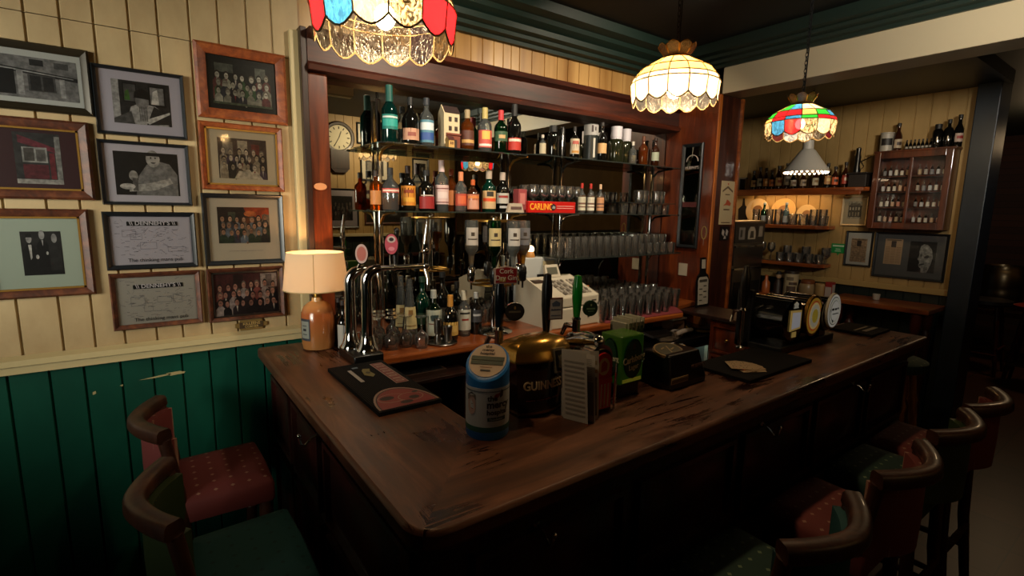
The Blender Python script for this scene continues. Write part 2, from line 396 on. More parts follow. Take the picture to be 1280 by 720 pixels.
# boxed beam over the end of the bar
unit(.843, .259)
beam_m = mat('beam_plaster', 'b3a486', .35)
slab('wall_beam', 3.645, 3.885, -1.59, 2.325, 2.55, 2.80, beam_m, .004)
cornice('trim_4', [(3.645, 2.738), (3.625, 2.738), (3.615, 2.757), (3.59, 2.765), (3.585, 2.785), (3.55, 2.795), (3.545, 2.815), (3.50, 2.825), (3.49, 2.893), (3.645, 2.893)], -1.59, 2.75, 'y')
slab('wall_beam', 3.645, 3.885, -1.59, 2.325, 2.80, 2.893, ceil_m)
unit(1)
slab('ceiling', 3.28, 4.75, .9, 2.82, 2.54, 2.62, mat('annex_ceiling', '07090a', .4))
# end wall
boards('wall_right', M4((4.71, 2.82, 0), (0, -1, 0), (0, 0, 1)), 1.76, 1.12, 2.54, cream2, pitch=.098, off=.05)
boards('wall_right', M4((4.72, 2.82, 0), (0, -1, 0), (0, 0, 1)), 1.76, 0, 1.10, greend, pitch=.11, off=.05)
slab('trim_5', 4.685, 4.725, 1.06, 2.82, 1.085, 1.13, mat('ochre_gloss', '9c8352', .4), .004)
slab('trim_6', 4.63, 4.9, .93, 1.055, 0, 2.6, painted('blue_black_paint', '1a2733', '101820', '43525c', .4, .72), .006)
# dark room beyond
slab('wall_far', 9.1, 9.2, -1.4, 5.2, 0, CZ, mat('brick_wall', '2a1510', .8, build=brickw))
slab('wall_north', 4.95, 9.2, 5.1, 5.2, 0, CZ, greend)
# wall behind the camera, seen in the bar mirror
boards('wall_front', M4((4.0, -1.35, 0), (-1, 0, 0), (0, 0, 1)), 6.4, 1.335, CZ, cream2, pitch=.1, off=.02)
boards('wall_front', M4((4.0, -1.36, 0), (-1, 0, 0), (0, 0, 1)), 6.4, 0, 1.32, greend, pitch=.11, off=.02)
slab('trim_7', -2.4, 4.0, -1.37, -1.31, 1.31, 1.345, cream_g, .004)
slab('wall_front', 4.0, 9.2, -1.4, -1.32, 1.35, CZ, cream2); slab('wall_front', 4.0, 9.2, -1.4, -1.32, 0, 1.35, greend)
slab('wall_return', 3.20, 3.275, -1.35, -1.05, 0, 2.40, cream2, .003)
# unseen left wall; its window is added for the light from that side
slab('wall_left', -2.5, -2.4, -1.4, -.15, 0, CZ, green); slab('wall_left', -2.5, -2.4, 1.25, 2.4, 0, CZ, green)
slab('wall_left', -2.5, -2.4, -.15, 1.25, 0, 1.3, green); slab('wall_left', -2.5, -2.4, -.15, 1.25, 2.5, CZ, green)
wf = MB()
for a, b, c, d in ((-.15, -.1, 1.3, 2.5), (1.2, 1.25, 1.3, 2.5), (-.15, 1.25, 1.3, 1.35), (-.15, 1.25, 2.45, 2.5), (.53, .57, 1.3, 2.5)): wf.box(-2.47, -2.42, a, b, c, d)
wo = struct(wf.build('added_window', cream_g, None, False, .004))
MB().box(-2.45, -2.445, -.1, 1.2, 1.35, 2.45).build('added_window_pane', pane, wo, False)

# ================================================================ bar counter
H = 1.07
bc = thing('bar_counter', 'dark wooden L-shaped pub counter with worn polished top', 'bar counter', (1.7, 1.0, 0))
r_ = .07; outer = [(.351 + r_ - r_ * math.cos(a), .75 + r_ - r_ * math.sin(a)) for a in [PI / 2 * i / 6 for i in range(7)]]
mi_ = outer[3]
ring = outer[:4][::-1] + [(.351, 2.265), (.70, 2.265), (.70, 1.13), (3.09, 1.13), (3.09, .75)] + outer[4:][::-1]
nr = len(ring); vs = [(x, y, H) for x, y in ring] + [(x, y, H - .045) for x, y in ring]
wt_ = MB(); wt_.add(vs, [tuple(range(0, 7)), tuple([0] + list(range(6, nr))), tuple(range(nr, nr + 7))[::-1], tuple([nr] + list(range(nr + 6, 2 * nr)))[::-1]])
wt_.m = [0, 1, 0, 1]
wt_.f += [[i, nr + i, nr + (i + 1) % nr, (i + 1) % nr] for i in range(nr)]; wt_.m += [0 if i < 6 else 1 for i in range(nr)]
wt_.build('worktop', [barwood_side, barwood_front], bc, True, .010)
# moulding under the top
mo = MB().sweep([(.385, 2.265, H - .045), (.385, .86, H - .045), (.40, .80, H - .045), (.46, .785, H - .045), (3.06, .785, H - .045)],
                [(.02, 0), (-.012, 0), (-.012, -.02), (0, -.03), (0, -.05), (.02, -.05)])
mo.build('edge_moulding', darkwood, bc)
# carcase walls
MB().box(.41, .44, .81, 2.26, 0, H - .046).box(.44, 3.05, .81, .84, 0, H - .046).box(3.03, 3.06, .84, 1.1, 0, H - .046).box(.44, .68, 2.23, 2.26, 0, H - .046).box(.66, .68, 1.1, 2.23, .2, H - .046).box(.68, 3.03, 1.08, 1.10, .55, H - .046).build('carcase', darkwood, bc, False)
def rpanel(M, w, h, d=.018):
    """raised and fielded panel with its frame moulding"""
    mb = MB(); mb.T = M
    for a, b, c, e in ((0, w, 0, .016), (0, w, h - .016, h), (0, .016, .016, h - .016), (w - .016, w, .016, h - .016)): mb.box(a, b, c, e, 0, d)
    k = .03; q = .055
    mb.add([(k, k, .001), (w - k, k, .001), (w - k, h - k, .001), (k, h - k, .001), (q, q, .011), (w - q, q, .011), (w - q, h - q, .011), (q, h - q, .011)],
           [(0, 1, 5, 4), (1, 2, 6, 5), (2, 3, 7, 6), (3, 0, 4, 7), (4, 5, 6, 7)])
    return mb
pw = wood('bar_panel_red', '120504', '2c100b', '451a12', (10, 10, 1.5), .36, .25)
for y0, y1 in ((.88, 1.50), (1.56, 1.90), (1.94, 2.25)):
    rpanel(M4((.41, y1, .14), (0, -1, 0), (0, 0, 1)), y1 - y0, .50).build('lower_panel', pw, bc)
    rpanel(M4((.41, y1, .68), (0, -1, 0), (0, 0, 1)), y1 - y0, .27).build('upper_panel', pw, bc)
for i in range(5):
    x0 = .50 + i * .51
    rpanel(M4((x0, .81, .14), (1, 0, 0), (0, 0, 1)), .46, .50).build('lower_panel', pw, bc)
    rpanel(M4((x0, .81, .68), (1, 0, 0), (0, 0, 1)), .46, .27).build('upper_panel', pw, bc)
MB().box(.385, .41, .785, 2.26, 0, .12).box(.41, 3.06, .785, .81, 0, .12).build('plinth', darkwood, bc, False, .004)
def hook(p, d):
    d = Vector(d); p = Vector(p)
    MB().ball(p, (.011, .011, .015)).tube([p, p + d * .03 + Vector((0, 0, -.012)), p + d * .05 + Vector((0, 0, -.03)), p + d * .06 + Vector((0, 0, -.02)), p + d * .064], .004).ball(p + d * .064 + Vector((0, 0, .004)), .007).build('bag_hook', chrome, bc)
hook((.40, 1.53, .965), (-1, 0, 0))
for x in (.66, 1.62, 2.35): hook((x, .80, .965), (0, -1, 0))

# ================================================================ back bar
hb = MB().add([(.60, y, z) for y, z in ((2.33, 2.205), (2.24, 2.205), (2.235, 2.225), (2.255, 2.24), (2.255, 2.325), (2.225, 2.34), (2.215, 2.362), (2.33, 2.362))] +
              [(3.05, y, z) for y, z in ((2.33, 2.205), (2.24, 2.205), (2.235, 2.225), (2.255, 2.24), (2.255, 2.325), (2.225, 2.34), (2.215, 2.362), (2.33, 2.362))],
              [tuple(range(8)), tuple(range(8, 16))[::-1]] + [(i, (i + 1) % 8, 8 + (i + 1) % 8, 8 + i) for i in range(8)])
hb = struct(hb.build('trim_8', redwoodh, None, False))
MB().box(.60, 3.05, 2.331, 2.365, 2.205, 2.36).build('header_backing', redwoodh, hb, False)
MB().box(.588, .68, 2.27, 2.38, 0, 2.2).box(.58, .69, 2.262, 2.29, 1.075, 1.17).build('trim_9', redwood, None, False, .004)
struct(D.objects['trim_9'])
MB().box(.575, .60, 2.26, 2.322, 1.08, 2.37).build('edge_strip', darkwood, D.objects['trim_9'], False, .003)
MB().box(.685, 3.045, 2.352, 2.362, 1.05, 2.30).build('bar_mirror', mirror, None, False)
tag(D.objects['bar_mirror'], 'wide bar mirror behind the glass shelves and bottles', 'mirror')
unit(.843, .259)
MB().box(3.615, 3.63, 2.33, 2.785, .90, 2.5).build('wall_side', redwood, None, False)
struct(D.objects['wall_side'])
bb = thing('back_counter', 'long polished wooden back bar counter under the glass shelves', 'counter', (2.1, 2.5, .90))
MB().prism([(.87, 2.785), (.87, 2.24), (3.10, 2.15), (3.25, 2.33), (3.61, 2.40), (3.61, 2.785)], .905, .945).build('counter_shelf', shelfwood, bb, False, .008)
MB().box(.88, 3.0, 2.70, 2.73, -.25, .90).box(1.15, 1.19, 2.50, 2.69, -.25, .9).build('under_panel', redwood, bb, False)
# right pillar
pr = struct(MB().box(3.63, 3.93, 2.34, 2.82, -.3, 2.55).build('wall_pier', redwood, None, False))
MB().box(3.625, 3.665, 2.322, 2.42, -.3, 2.55).build('pier_post', wood('pillar_wood', '6a3210', '9c541e', 'ba7430', (12, 12, 1.2), .35, .3), pr, False, .006)
MB().box(3.665, 3.935, 2.328, 2.34, -.3, 2.55).build('pier_facing', wood('dark_pier', '1a0a06', '35160c', '4d2412', (12, 12, 1.2), .35, .3), pr, False)
MB().box(3.92, 3.95, 2.31, 2.345, -.3, 2.55).build('pier_edge', shelfwoody, pr, False, .004)

# chrome posts with curved brackets, glass shelves
PX = [1.09, 1.97, 2.43, 3.42]
def curve_br(p, z, out=.2):
    pts = [(p, 2.755, z - .10), (p, 2.74, z - .06), (p, 2.70, z - .025), (p, 2.62, z - .012), (p, 2.755 - out, z - .010)]
    return MB().tube(pts, [.007, .008, .009, .008, .006], 8)
for i, x in enumerate(PX):
    t = thing('shelf_post', ['chrome shelf upright behind the teal-labelled bottle', 'chrome shelf upright behind the dark red wine bottle', 'chrome shelf upright beside the long row of tall glasses', 'chrome shelf upright next to the panelled end of the bar'][i], 'shelf post', (x, 2.755, .945), 'chrome uprights of the glass shelves')
    MB().box(x - .013, x + .013, 2.742, 2.768, .945, 2.235).build('upright', chrome, t, True, .006)
    for z in ([1.638, 1.99] if i < 2 else [1.34, 1.638, 2.0]): curve_br(x, z).build('bracket', brass if i < 2 else chrome, t)
def gshelf(x0, x1, z, y0, label):
    o = MB().prism([(x0, 2.78), (x0, y0 + .05), (x0 + .02, y0 + .015), (x0 + .06, y0), (x1 - .06, y0), (x1 - .02, y0 + .015), (x1, y0 + .05), (x1, 2.78)], z - .008, z).build('glass_shelf', [shelfglass], None, False, .0015)
    return tag(o, label, 'shelf', 'glass shelves of the back bar')
gshelf(1.0, 1.96, 1.985, 2.50, 'upper glass shelf under the teal-labelled bottle and model house')
gshelf(1.0, 1.96, 1.638, 2.50, 'glass shelf at eye level holding vodka and liqueur bottles')
gshelf(1.975, 3.5, 2.0, 2.52, 'high glass shelf holding the big white-capped jars')
gshelf(1.99, 3.5, 1.638, 2.50, 'glass shelf behind the red sign with stemmed glasses')
gshelf(2.22, 3.5, 1.34, 2.46, 'lowest glass shelf carrying rows of tall glasses')

unit(1)
# ================================================================ framed pictures
def picture(label, M, w, h, fw, fmat, mount, photo=None, shapes=(), inner=None, cat='picture', fd=.022, group=None, name='framed_picture', extra=None, bg='141414', sheet_=False):
    """M: lower left outer corner; photo = (x0,y0,x1,y1) in 0..1 of the opening"""
    mb = MB(); mb.T = M
    P = [(0, 0, 0), (0, 0, fd * .7), (fw * .25, fw * .25, fd), (fw * .7, fw * .7, fd * .75), (fw, fw, fd * .45), (fw, fw, .003)]
    vs = []
    for cx, cy, sx, sy in ((0, 0, 1, 1), (w, 0, -1, 1), (w, h, -1, -1), (0, h, 1, -1)):
        vs += [(cx + sx * a, cy + sy * b, z) for a, b, z in P]
    fs = []; k = len(P)
    for c in range(4):
        n = (c + 1) % 4
        for j in range(k - 1): fs.append((c * k + j, n * k + j, n * k + j + 1, c * k + j + 1))
    mb.add(vs, fs); mats = [fmat]
    if inner:
        mats.append(inner); q = fw; t = .006
        for a, b, c, d in ((q, w - q, q, q + t), (q, w - q, h - q - t, h - q), (q, q + t, q, h - q), (w - q - t, w - q, q, h - q)): mb.box(a, b, c, d, .003, fd * .55, 1)
    mb.add([(0, 0, 0), (w, 0, 0), (w, h, 0), (0, h, 0)], [(0, 3, 2, 1)])
    o = mb.build(name, mats, None, True, ang=25); tag(o, label, cat, group)
    m2 = MB(); m2.T = M; m2.add([(fw * .9, fw * .9, .004), (w - fw * .9, fw * .9, .004), (w - fw * .9, h - fw * .9, .004), (fw * .9, h - fw * .9, .004)], [(0, 1, 2, 3)])
    m2.build('mount', pm(mount), o, False)
    if photo:
        ow = w - 2 * fw; oh = h - 2 * fw; x0 = fw + photo[0] * ow; y0 = fw + photo[1] * oh; pw_ = (photo[2] - photo[0]) * ow; ph = (photo[3] - photo[1]) * oh
        S = M @ Matrix.Translation((x0, y0, .0045)) @ Matrix.Diagonal((pw_, ph, 1, 1))
        m3 = MB(); mi = []; flat(m3, S, [('R', 0, 0, 1, 1, bg)] + list(shapes), mi, 0, .00002)
        m3.build('photo', [(pm if sheet_ else pmp)(c) for c in mi], o, False)
    if extra: extra(o, M)
    m4 = MB(); m4.T = M; g = fw * .8; m4.add([(g, g, .0082), (w - g, g, .0082), (w - g, h - g, .0082), (g, h - g, .0082)], [(0, 1, 2, 3)])
    m4.build('glazing', pane, o, False)
    return o
def person_s(x, y, s, skin, top, hair=None, w=1.0):
    """small printed figure: body then head; (x,y) chin"""
    b = [(x - s * .9 * w, y - s * 4), (x + s * .9 * w, y - s * 4), (x + s * .95 * w, y - s * 1.0), (x + s * .35 * w, y - s * .3), (x - s * .35 * w, y - s * .3), (x - s * .95 * w, y - s * 1.0)]
    r = [('P', b, top), ('E', x, y + s * .35, s * .42, s * .62, skin)]
    if hair: r.append(('P', [(x - s * .45, y + s * .5), (x + s * .45, y + s * .5), (x + s * .38, y + s * .95), (x, y + s * 1.1), (x - s * .38, y + s * .95)], hair))
    return r
def crowd(rows, n, s, skins, tops, x0=.03, x1=.97, hair=('1a1512', '2a1e16', '6a6258')):
    o = []; rr = random.Random(n * 7 + rows)
    for k in range(rows + 1):
        m = n + (k % 2)
        for i in range(m):
            x = x0 + (x1 - x0) * (i + .5) / m + rr.uniform(-.02, .02); y = .66 - k * .19 + rr.uniform(-.05, .04); t = rr.choice(tops); f = rr.choice(skins); w = s * rr.uniform(.9, 1.1)
            o.append(('P', [(x - w * .75, max(0, y - .55)), (x + w * .75, max(0, y - .55)), (x + w * .72, y - .12), (x + w * .3, y - .05), (x - w * .3, y - .05), (x - w * .72, y - .12)], t))
            if rr.random() < .45: o.append(('P', [(x - w * .14, y - .06), (x + w * .14, y - .06), (x, y - .2)], 'c8c0b4' if rr.random() < .6 else '7a2a28'))
            o.append(('E', x, y + .04, w * .42, .085, rr.choice(hair))); o.append(('E', x, y + .015, w * .34, .07, f)); o.append(('R', x - w * .2, y + .02, x + w * .2, y + .032, '4a342a'))
            if k and rr.random() < .3: o.append(('E', x + w * .5, y - .26, w * .18, .035, f))
    return o
bkf = mat('black_frame', '16191c', .35); brf = wood('brown_frame', '2a130a', '4a2412', '6a3a1e', (20, 20, 20), .55, 0); orf = wood('honey_frame', '4e220c', '7a3a16', '965424', (20, 20, 20), .5, 0)
ornf = mat('ornate_frame', '2a2418', .4, .3); goldf = mat('gilt_lip', '9a7434', .35, .6); creamf = mat('pale_frame', 'b9a27a', .5)
G = ['0c0c0c', '2a2a2a', '555555', '8a8a8a', 'b5b5b5', 'd8d8d4']
def pic(x0, x1, z0, z1, label, fw, fm, mount, photo, shapes, **kw): return picture(label, BACK(x0, z0, 2.3235), x1 - x0, z1 - z0, fw, fm, mount, photo, shapes, **kw)
shop = [('R', 0, .75, 1, 1, G[3]), ('R', .05, .8, .2, .97, G[1]), ('R', .55, .8, .68, .95, G[1]), ('R', .78, .78, .92, .93, G[2]), ('P', [(.04, .78), (1, .6), (1, .5), (.04, .68)], G[1]), ('P', [(.06, .74), (.96, .58), (.96, .56), (.06, .7)], G[4]),
        ('R', .1, .06, .18, .68, G[4]), ('R', .22, .04, .4, .66, G[0]), ('R', .42, .05, .48, .64, G[4]), ('R', .52, .18, .78, .58, G[2]), ('R', .54, .2, .64, .56, G[1]), ('R', .66, .2, .76, .55, G[1]), ('R', .82, .06, .87, .54, G[4]), ('P', [(0, 0), (1, 0), (1, .08), (0, .06)], G[3])]
pic(-.43, -.101, 1.945, 2.158, 'framed black and white photo of a pub street front in ornate carved frame', .024, ornf, 'c9cdc9', (.04, .1, .96, .88), shop, bg='8a8a8a')
shop2 = [('R', 0, 0, 1, 1, '3a3a3a'), ('P', [(.1, .95), (.9, .72), (.9, .62), (.1, .8)], '7a3440'), ('R', .16, .42, .7, .72, 'a8a8a4'), ('R', .2, .45, .42, .7, '54504c'), ('R', .46, .45, .66, .68, '6a6662'), ('R', .74, .1, .86, .62, '7a2c34'), ('R', .16, .1, .7, .38, '6a2a32'), ('R', .88, .05, 1, .95, '9a9a96'), ('R', 0, 0, 1, .09, 'b9b6b0')]
pic(-.43, -.121, 1.661, 1.922, 'framed tall photo of a maroon shopfront in dark red mount with gilt lip', .03, brf, '3a1a1e', (.34, .1, .8, .92), shop2, inner=goldf)
three = [('R', 0, .6, 1, 1, G[1])] + person_s(.2, .78, .17, G[4], G[0], G[0], .85) + person_s(.52, .86, .17, G[4], G[0], None, .9) + person_s(.82, .78, .17, G[4], G[1], None, .95) + \
        [('P', [(.17, .7), (.25, .7), (.24, .4), (.2, .35)], G[5]), ('E', .37, .42, .04, .05, G[5]), ('E', .62, .5, .03, .04, G[5]), ('P', [(.5, .8), (.55, .8), (.53, .66)], G[4])]
pic(-.43, -.146, 1.331, 1.629, 'large framed photo of three men in dark suits on pale green mount', .026, brf, 'b4c4b4', (.33, .2, .77, .8), three, inner=goldf)
man_r = [('R', 0, 0, 1, 1, G[1]), ('R', 0, .1, .12, 1, G[4]), ('R', .18, .5, .42, .95, G[0]), ('R', .2, .53, .4, .92, G[2]), ('P', [(.2, .55), (.3, .55), (.28, .8), (.22, .75)], '3f6a2c'), ('R', .62, .45, .92, .95, G[0]), ('R', .65, .5, .89, .9, G[3]), ('P', [(.66, .5), (.8, .5), (.78, .86), (.7, .8)], G[5]),
         ('P', [(.2, 0), (.95, 0), (.9, .3), (.72, .46), (.45, .5), (.3, .4)], G[4]), ('P', [(.55, 0), (.98, .05), (.95, .3), (.7, .45)], G[1]), ('E', .5, .56, .12, .2, G[3]), ('P', [(.36, .62), (.62, .6), (.62, .78), (.5, .85), (.38, .76)], G[0]), ('P', [(0, .1), (.3, .3), (.35, 0), (0, 0)], G[2]), ('P', [(.5, .1), (.98, .35), (.98, .3), (.6, .02)], G[5])] + \
        [('R', .44 + i * .025, .08, .452 + i * .025, .42, G[2]) for i in range(6)]
pic(-.098, .167, 1.890, 2.122, 'framed black and white photo of a man reading a newspaper', .012, bkf, 'c0bccb', (.16, .15, .86, .86), man_r)
man_p = [('R', 0, 0, 1, 1, '1c1a18'), ('P', [(.3, 0), (.97, 0), (.98, .5), (.86, .75), (.66, .82), (.5, .72), (.36, .45)], '8c8a88'), ('E', .6, .86, .11, .2, 'b8b4ae'), ('P', [(.5, .92), (.72, .92), (.7, 1), (.5, 1)], '1a1816'), ('P', [(.2, .08), (.6, .12), (.9, .3), (.85, .42), (.5, .28), (.2, .24)], 'c4c0ba'),
         ('E', .28, .45, .07, .12, 'a8a49e'), ('R', .26, .1, .34, .4, '6a6662'), ('E', .18, .2, .12, .07, 'd0ccc6'), ('E', .57, .88, .012, .02, '2a2624'), ('E', .64, .88, .012, .02, '2a2624'), ('P', [(.56, .78), (.65, .78), (.62, .75), (.58, .75)], '3a3432')]
pic(-.103, .166, 1.646, 1.872, 'framed black and white photo of a man in jumper leaning beside a glass', .012, bkf, 'c4bfca', (.12, .12, .9, .88), man_p)
def sheet(title_y):
    rr = random.Random(int(title_y * 100)); o = [('R', 0, 0, 1, 1, 'b8b4c0' if title_y > .8 else 'aaa79e')]
    for i in range(120):
        x = rr.uniform(.03, .93); y = rr.uniform(.14, .95)
        if title_y - .08 < y < title_y + .1 and .16 < x < .9: continue
        l = rr.uniform(.01, .07); a = rr.uniform(-.015, .015) * (1 if rr.random() < .8 else 6)
        o.append(('P', [(x, y), (x + l, y + a), (x + l, y + a + .007), (x, y + .007)], rr.choice(['6a6870', '807d86', '54525a'])))
    for k in range(4):
        x = rr.uniform(.1, .7); y = rr.uniform(.2, .6); w_ = rr.uniform(.1, .25); h_ = rr.uniform(.08, .2)
        for a in ((x, y, x + w_, y + .006), (x, y + h_, x + w_, y + h_ + .006), (x, y, x + .003, y + h_), (x + w_, y, x + w_ + .003, y + h_)): o.append(('R',) + a + ('6a6870',))
    o.append(('R', .2, title_y - .045, .84, title_y + .045, '0e0e10'))
    return o
def sheettext(w, h, fw, ty):
    def f(o, M):
        ow = w - 2 * fw; oh = h - 2 * fw
        text("\\\\ DENNEHY'S \\\\", oh * .115, pm('d0cdd4'), M @ Matrix.Translation((fw + .52 * ow, fw + ty * oh, .0073)), o, ext=.0001, sx=1.0, bold=.0004)
        text("The thinking mans pub", oh * .105, pm('1a1a1e'), M @ Matrix.Translation((fw + .53 * ow, fw + .09 * oh, .0073)), o, ext=.0001, sx=1.0)
    return f
pic(-.110, .170, 1.412, 1.622, "framed hand-drawn sheet with black DENNEHY'S banner, upper of the two", .017, bkf, 'b4b0bc', (.01, .01, .99, .99), sheet(.86), sheet_=True, extra=sheettext(.28, .21, .017, .86))
pic(-.109, .172, 1.189, 1.399, "framed hand-drawn sheet with black DENNEHY'S banner, lower of the two", .017, brf, 'a8a49a', (.01, .01, .99, .99), sheet(.80), sheet_=True, extra=sheettext(.281, .21, .017, .80))
sk = ['b98a6a', 'a87a5c', 'c79a7a']; skg = ['b5b5a8', '9a9a8c', 'c4c4b8']
pic(.206, .525, 1.982, 2.256, 'framed crowd photo on black mount in wide honey wooden frame', .038, orf, '121512', (.07, .1, .93, .9), [('R', 0, .6, 1, 1, '1a1f1c'), ('R', .05, .75, .35, .95, '5a6058'), ('R', .72, .7, .9, .95, '6a7068')] + crowd(2, 7, .10, skg, ['2a2f3a', '6a3a3a', '8a8a7c', '3a5a3a', '1a1c24', 'a8a898']) + [('R', 0, 0, 1, .05, '54604c')], bg='20261f')
pic(.203, .499, 1.711, 1.968, 'framed sepia group photo on cream mount in thin honey wooden frame', .02, orf, 'bfb194', (.16, .12, .84, .84), [('R', 0, .55, 1, 1, '4a3a30'), ('R', .1, .6, .3, .9, '8a8070'), ('R', .4, .62, .6, .95, 'b0a48c'), ('R', .68, .62, .85, .88, '6a3024')] + crowd(2, 6, .11, ['c4b49c', 'a8987c'], ['9a8c74', '5a4a3c', '2a2420', 'b8ac94', '4a3a4a']) + [('P', [(.3, 0), (.9, 0), (.8, .15), (.4, .2)], 'c4b8a0')], bg='3a3028', inner=goldf)
def cap(o, M): text('Dennehys  pub  reunion' if False else '~~~~~ ~~~ ~~~~ ~~~', .012, pm('5a5a70'), M @ Matrix.Translation((.147, .056, .0075)), o, ext=.0001, sx=1.1)
pic(.195, .489, 1.413, 1.697, 'framed colour photo of a pub crowd under a red ceiling with caption', .018, bkf, 'b8ad98', (.13, .28, .86, .86), [('P', [(.5, 1), (1, 1), (1, .6), (.8, .7), (.55, .8)], 'a8431c'), ('E', .62, .82, .12, .08, 'c9703a'), ('R', 0, .6, .5, 1, '2a1e16'), ('R', .2, .62, .34, .86, '4a5040'), ('R', .45, .5, .7, .72, '6a3a1c'), ('R', .85, .5, 1, .8, '7a6a5a')] + crowd(2, 7, .10, sk, ['6a7480', '1a1a1e', '2a3a2a', '7a6a5a', '3a3a44']), bg='3a2618', extra=cap)
pic(.194, .476, 1.184, 1.400, 'framed colour group photo of people standing in red-toned room', .016, brf, '1a1210', (.02, .02, .98, .98), [('R', 0, .55, 1, 1, '4a2020'), ('R', .3, .6, .45, .95, '2a1414'), ('R', .72, .62, .98, .95, 'a89a94'), ('R', .8, .64, .9, .93, '6a5a58'), ('R', 0, 0, 1, .2, '301410')] + crowd(2, 8, .09, ['c4907c', 'b07c6c'], ['15121a', '1a1418', 'b0a09c', '2a2026', '0e0c12', '8a4a44']), bg='3a1a18', inner=steel)
# little plaque below
pl = MB(); pl.T = BACK(.283, 1.137, 2.3235)
pl.prism([(0, .012), (.012, .012), (.02, 0), (.1, 0), (.108, .012), (.121, .012), (.121, .03), (.108, .03), (.1, .042), (.02, .042), (.012, .03), (0, .03)], 0, .006, 0).prism([(.016, .008), (.105, .008), (.105, .034), (.016, .034)], .006, .0075, 1)
plq = tag(pl.build('wall_plaque', [mat('aged_brass', '8a7040', .45, .5), pm('3a2a14')], None, False), 'small scroll-ended brass plaque below the framed group photo', 'plaque')
text('KILLEENS', .016, pm('b89a5c'), BACK(.344, 1.164, 2.3155), plq, ext=.0003); text('CORNER', .013, pm('b89a5c'), BACK(.344, 1.151, 2.3155), plq, ext=.0003)
# small oval plaque on the left pillar
op = MB(); op.T = BACK(.636, 1.735, 2.2695); op.lathe([(1, 0), (.9, .006), (.8, .003), (.0001, .003)], seg=20, sx=.024, sy=.0)if False else None
ov = MB(); ov.T = BACK(.633, 1.737, 2.2695); ov.prism([(.027 * math.cos(a), .015 * math.sin(a)) for a in [2 * PI * i / 20 for i in range(20)]], 0, .006)
tag(ov.build('oval_plaque', mat('peach_plaque', 'c98a5c', .5), None, False), 'small oval peach plaque fixed on the wooden bar pillar', 'plaque')
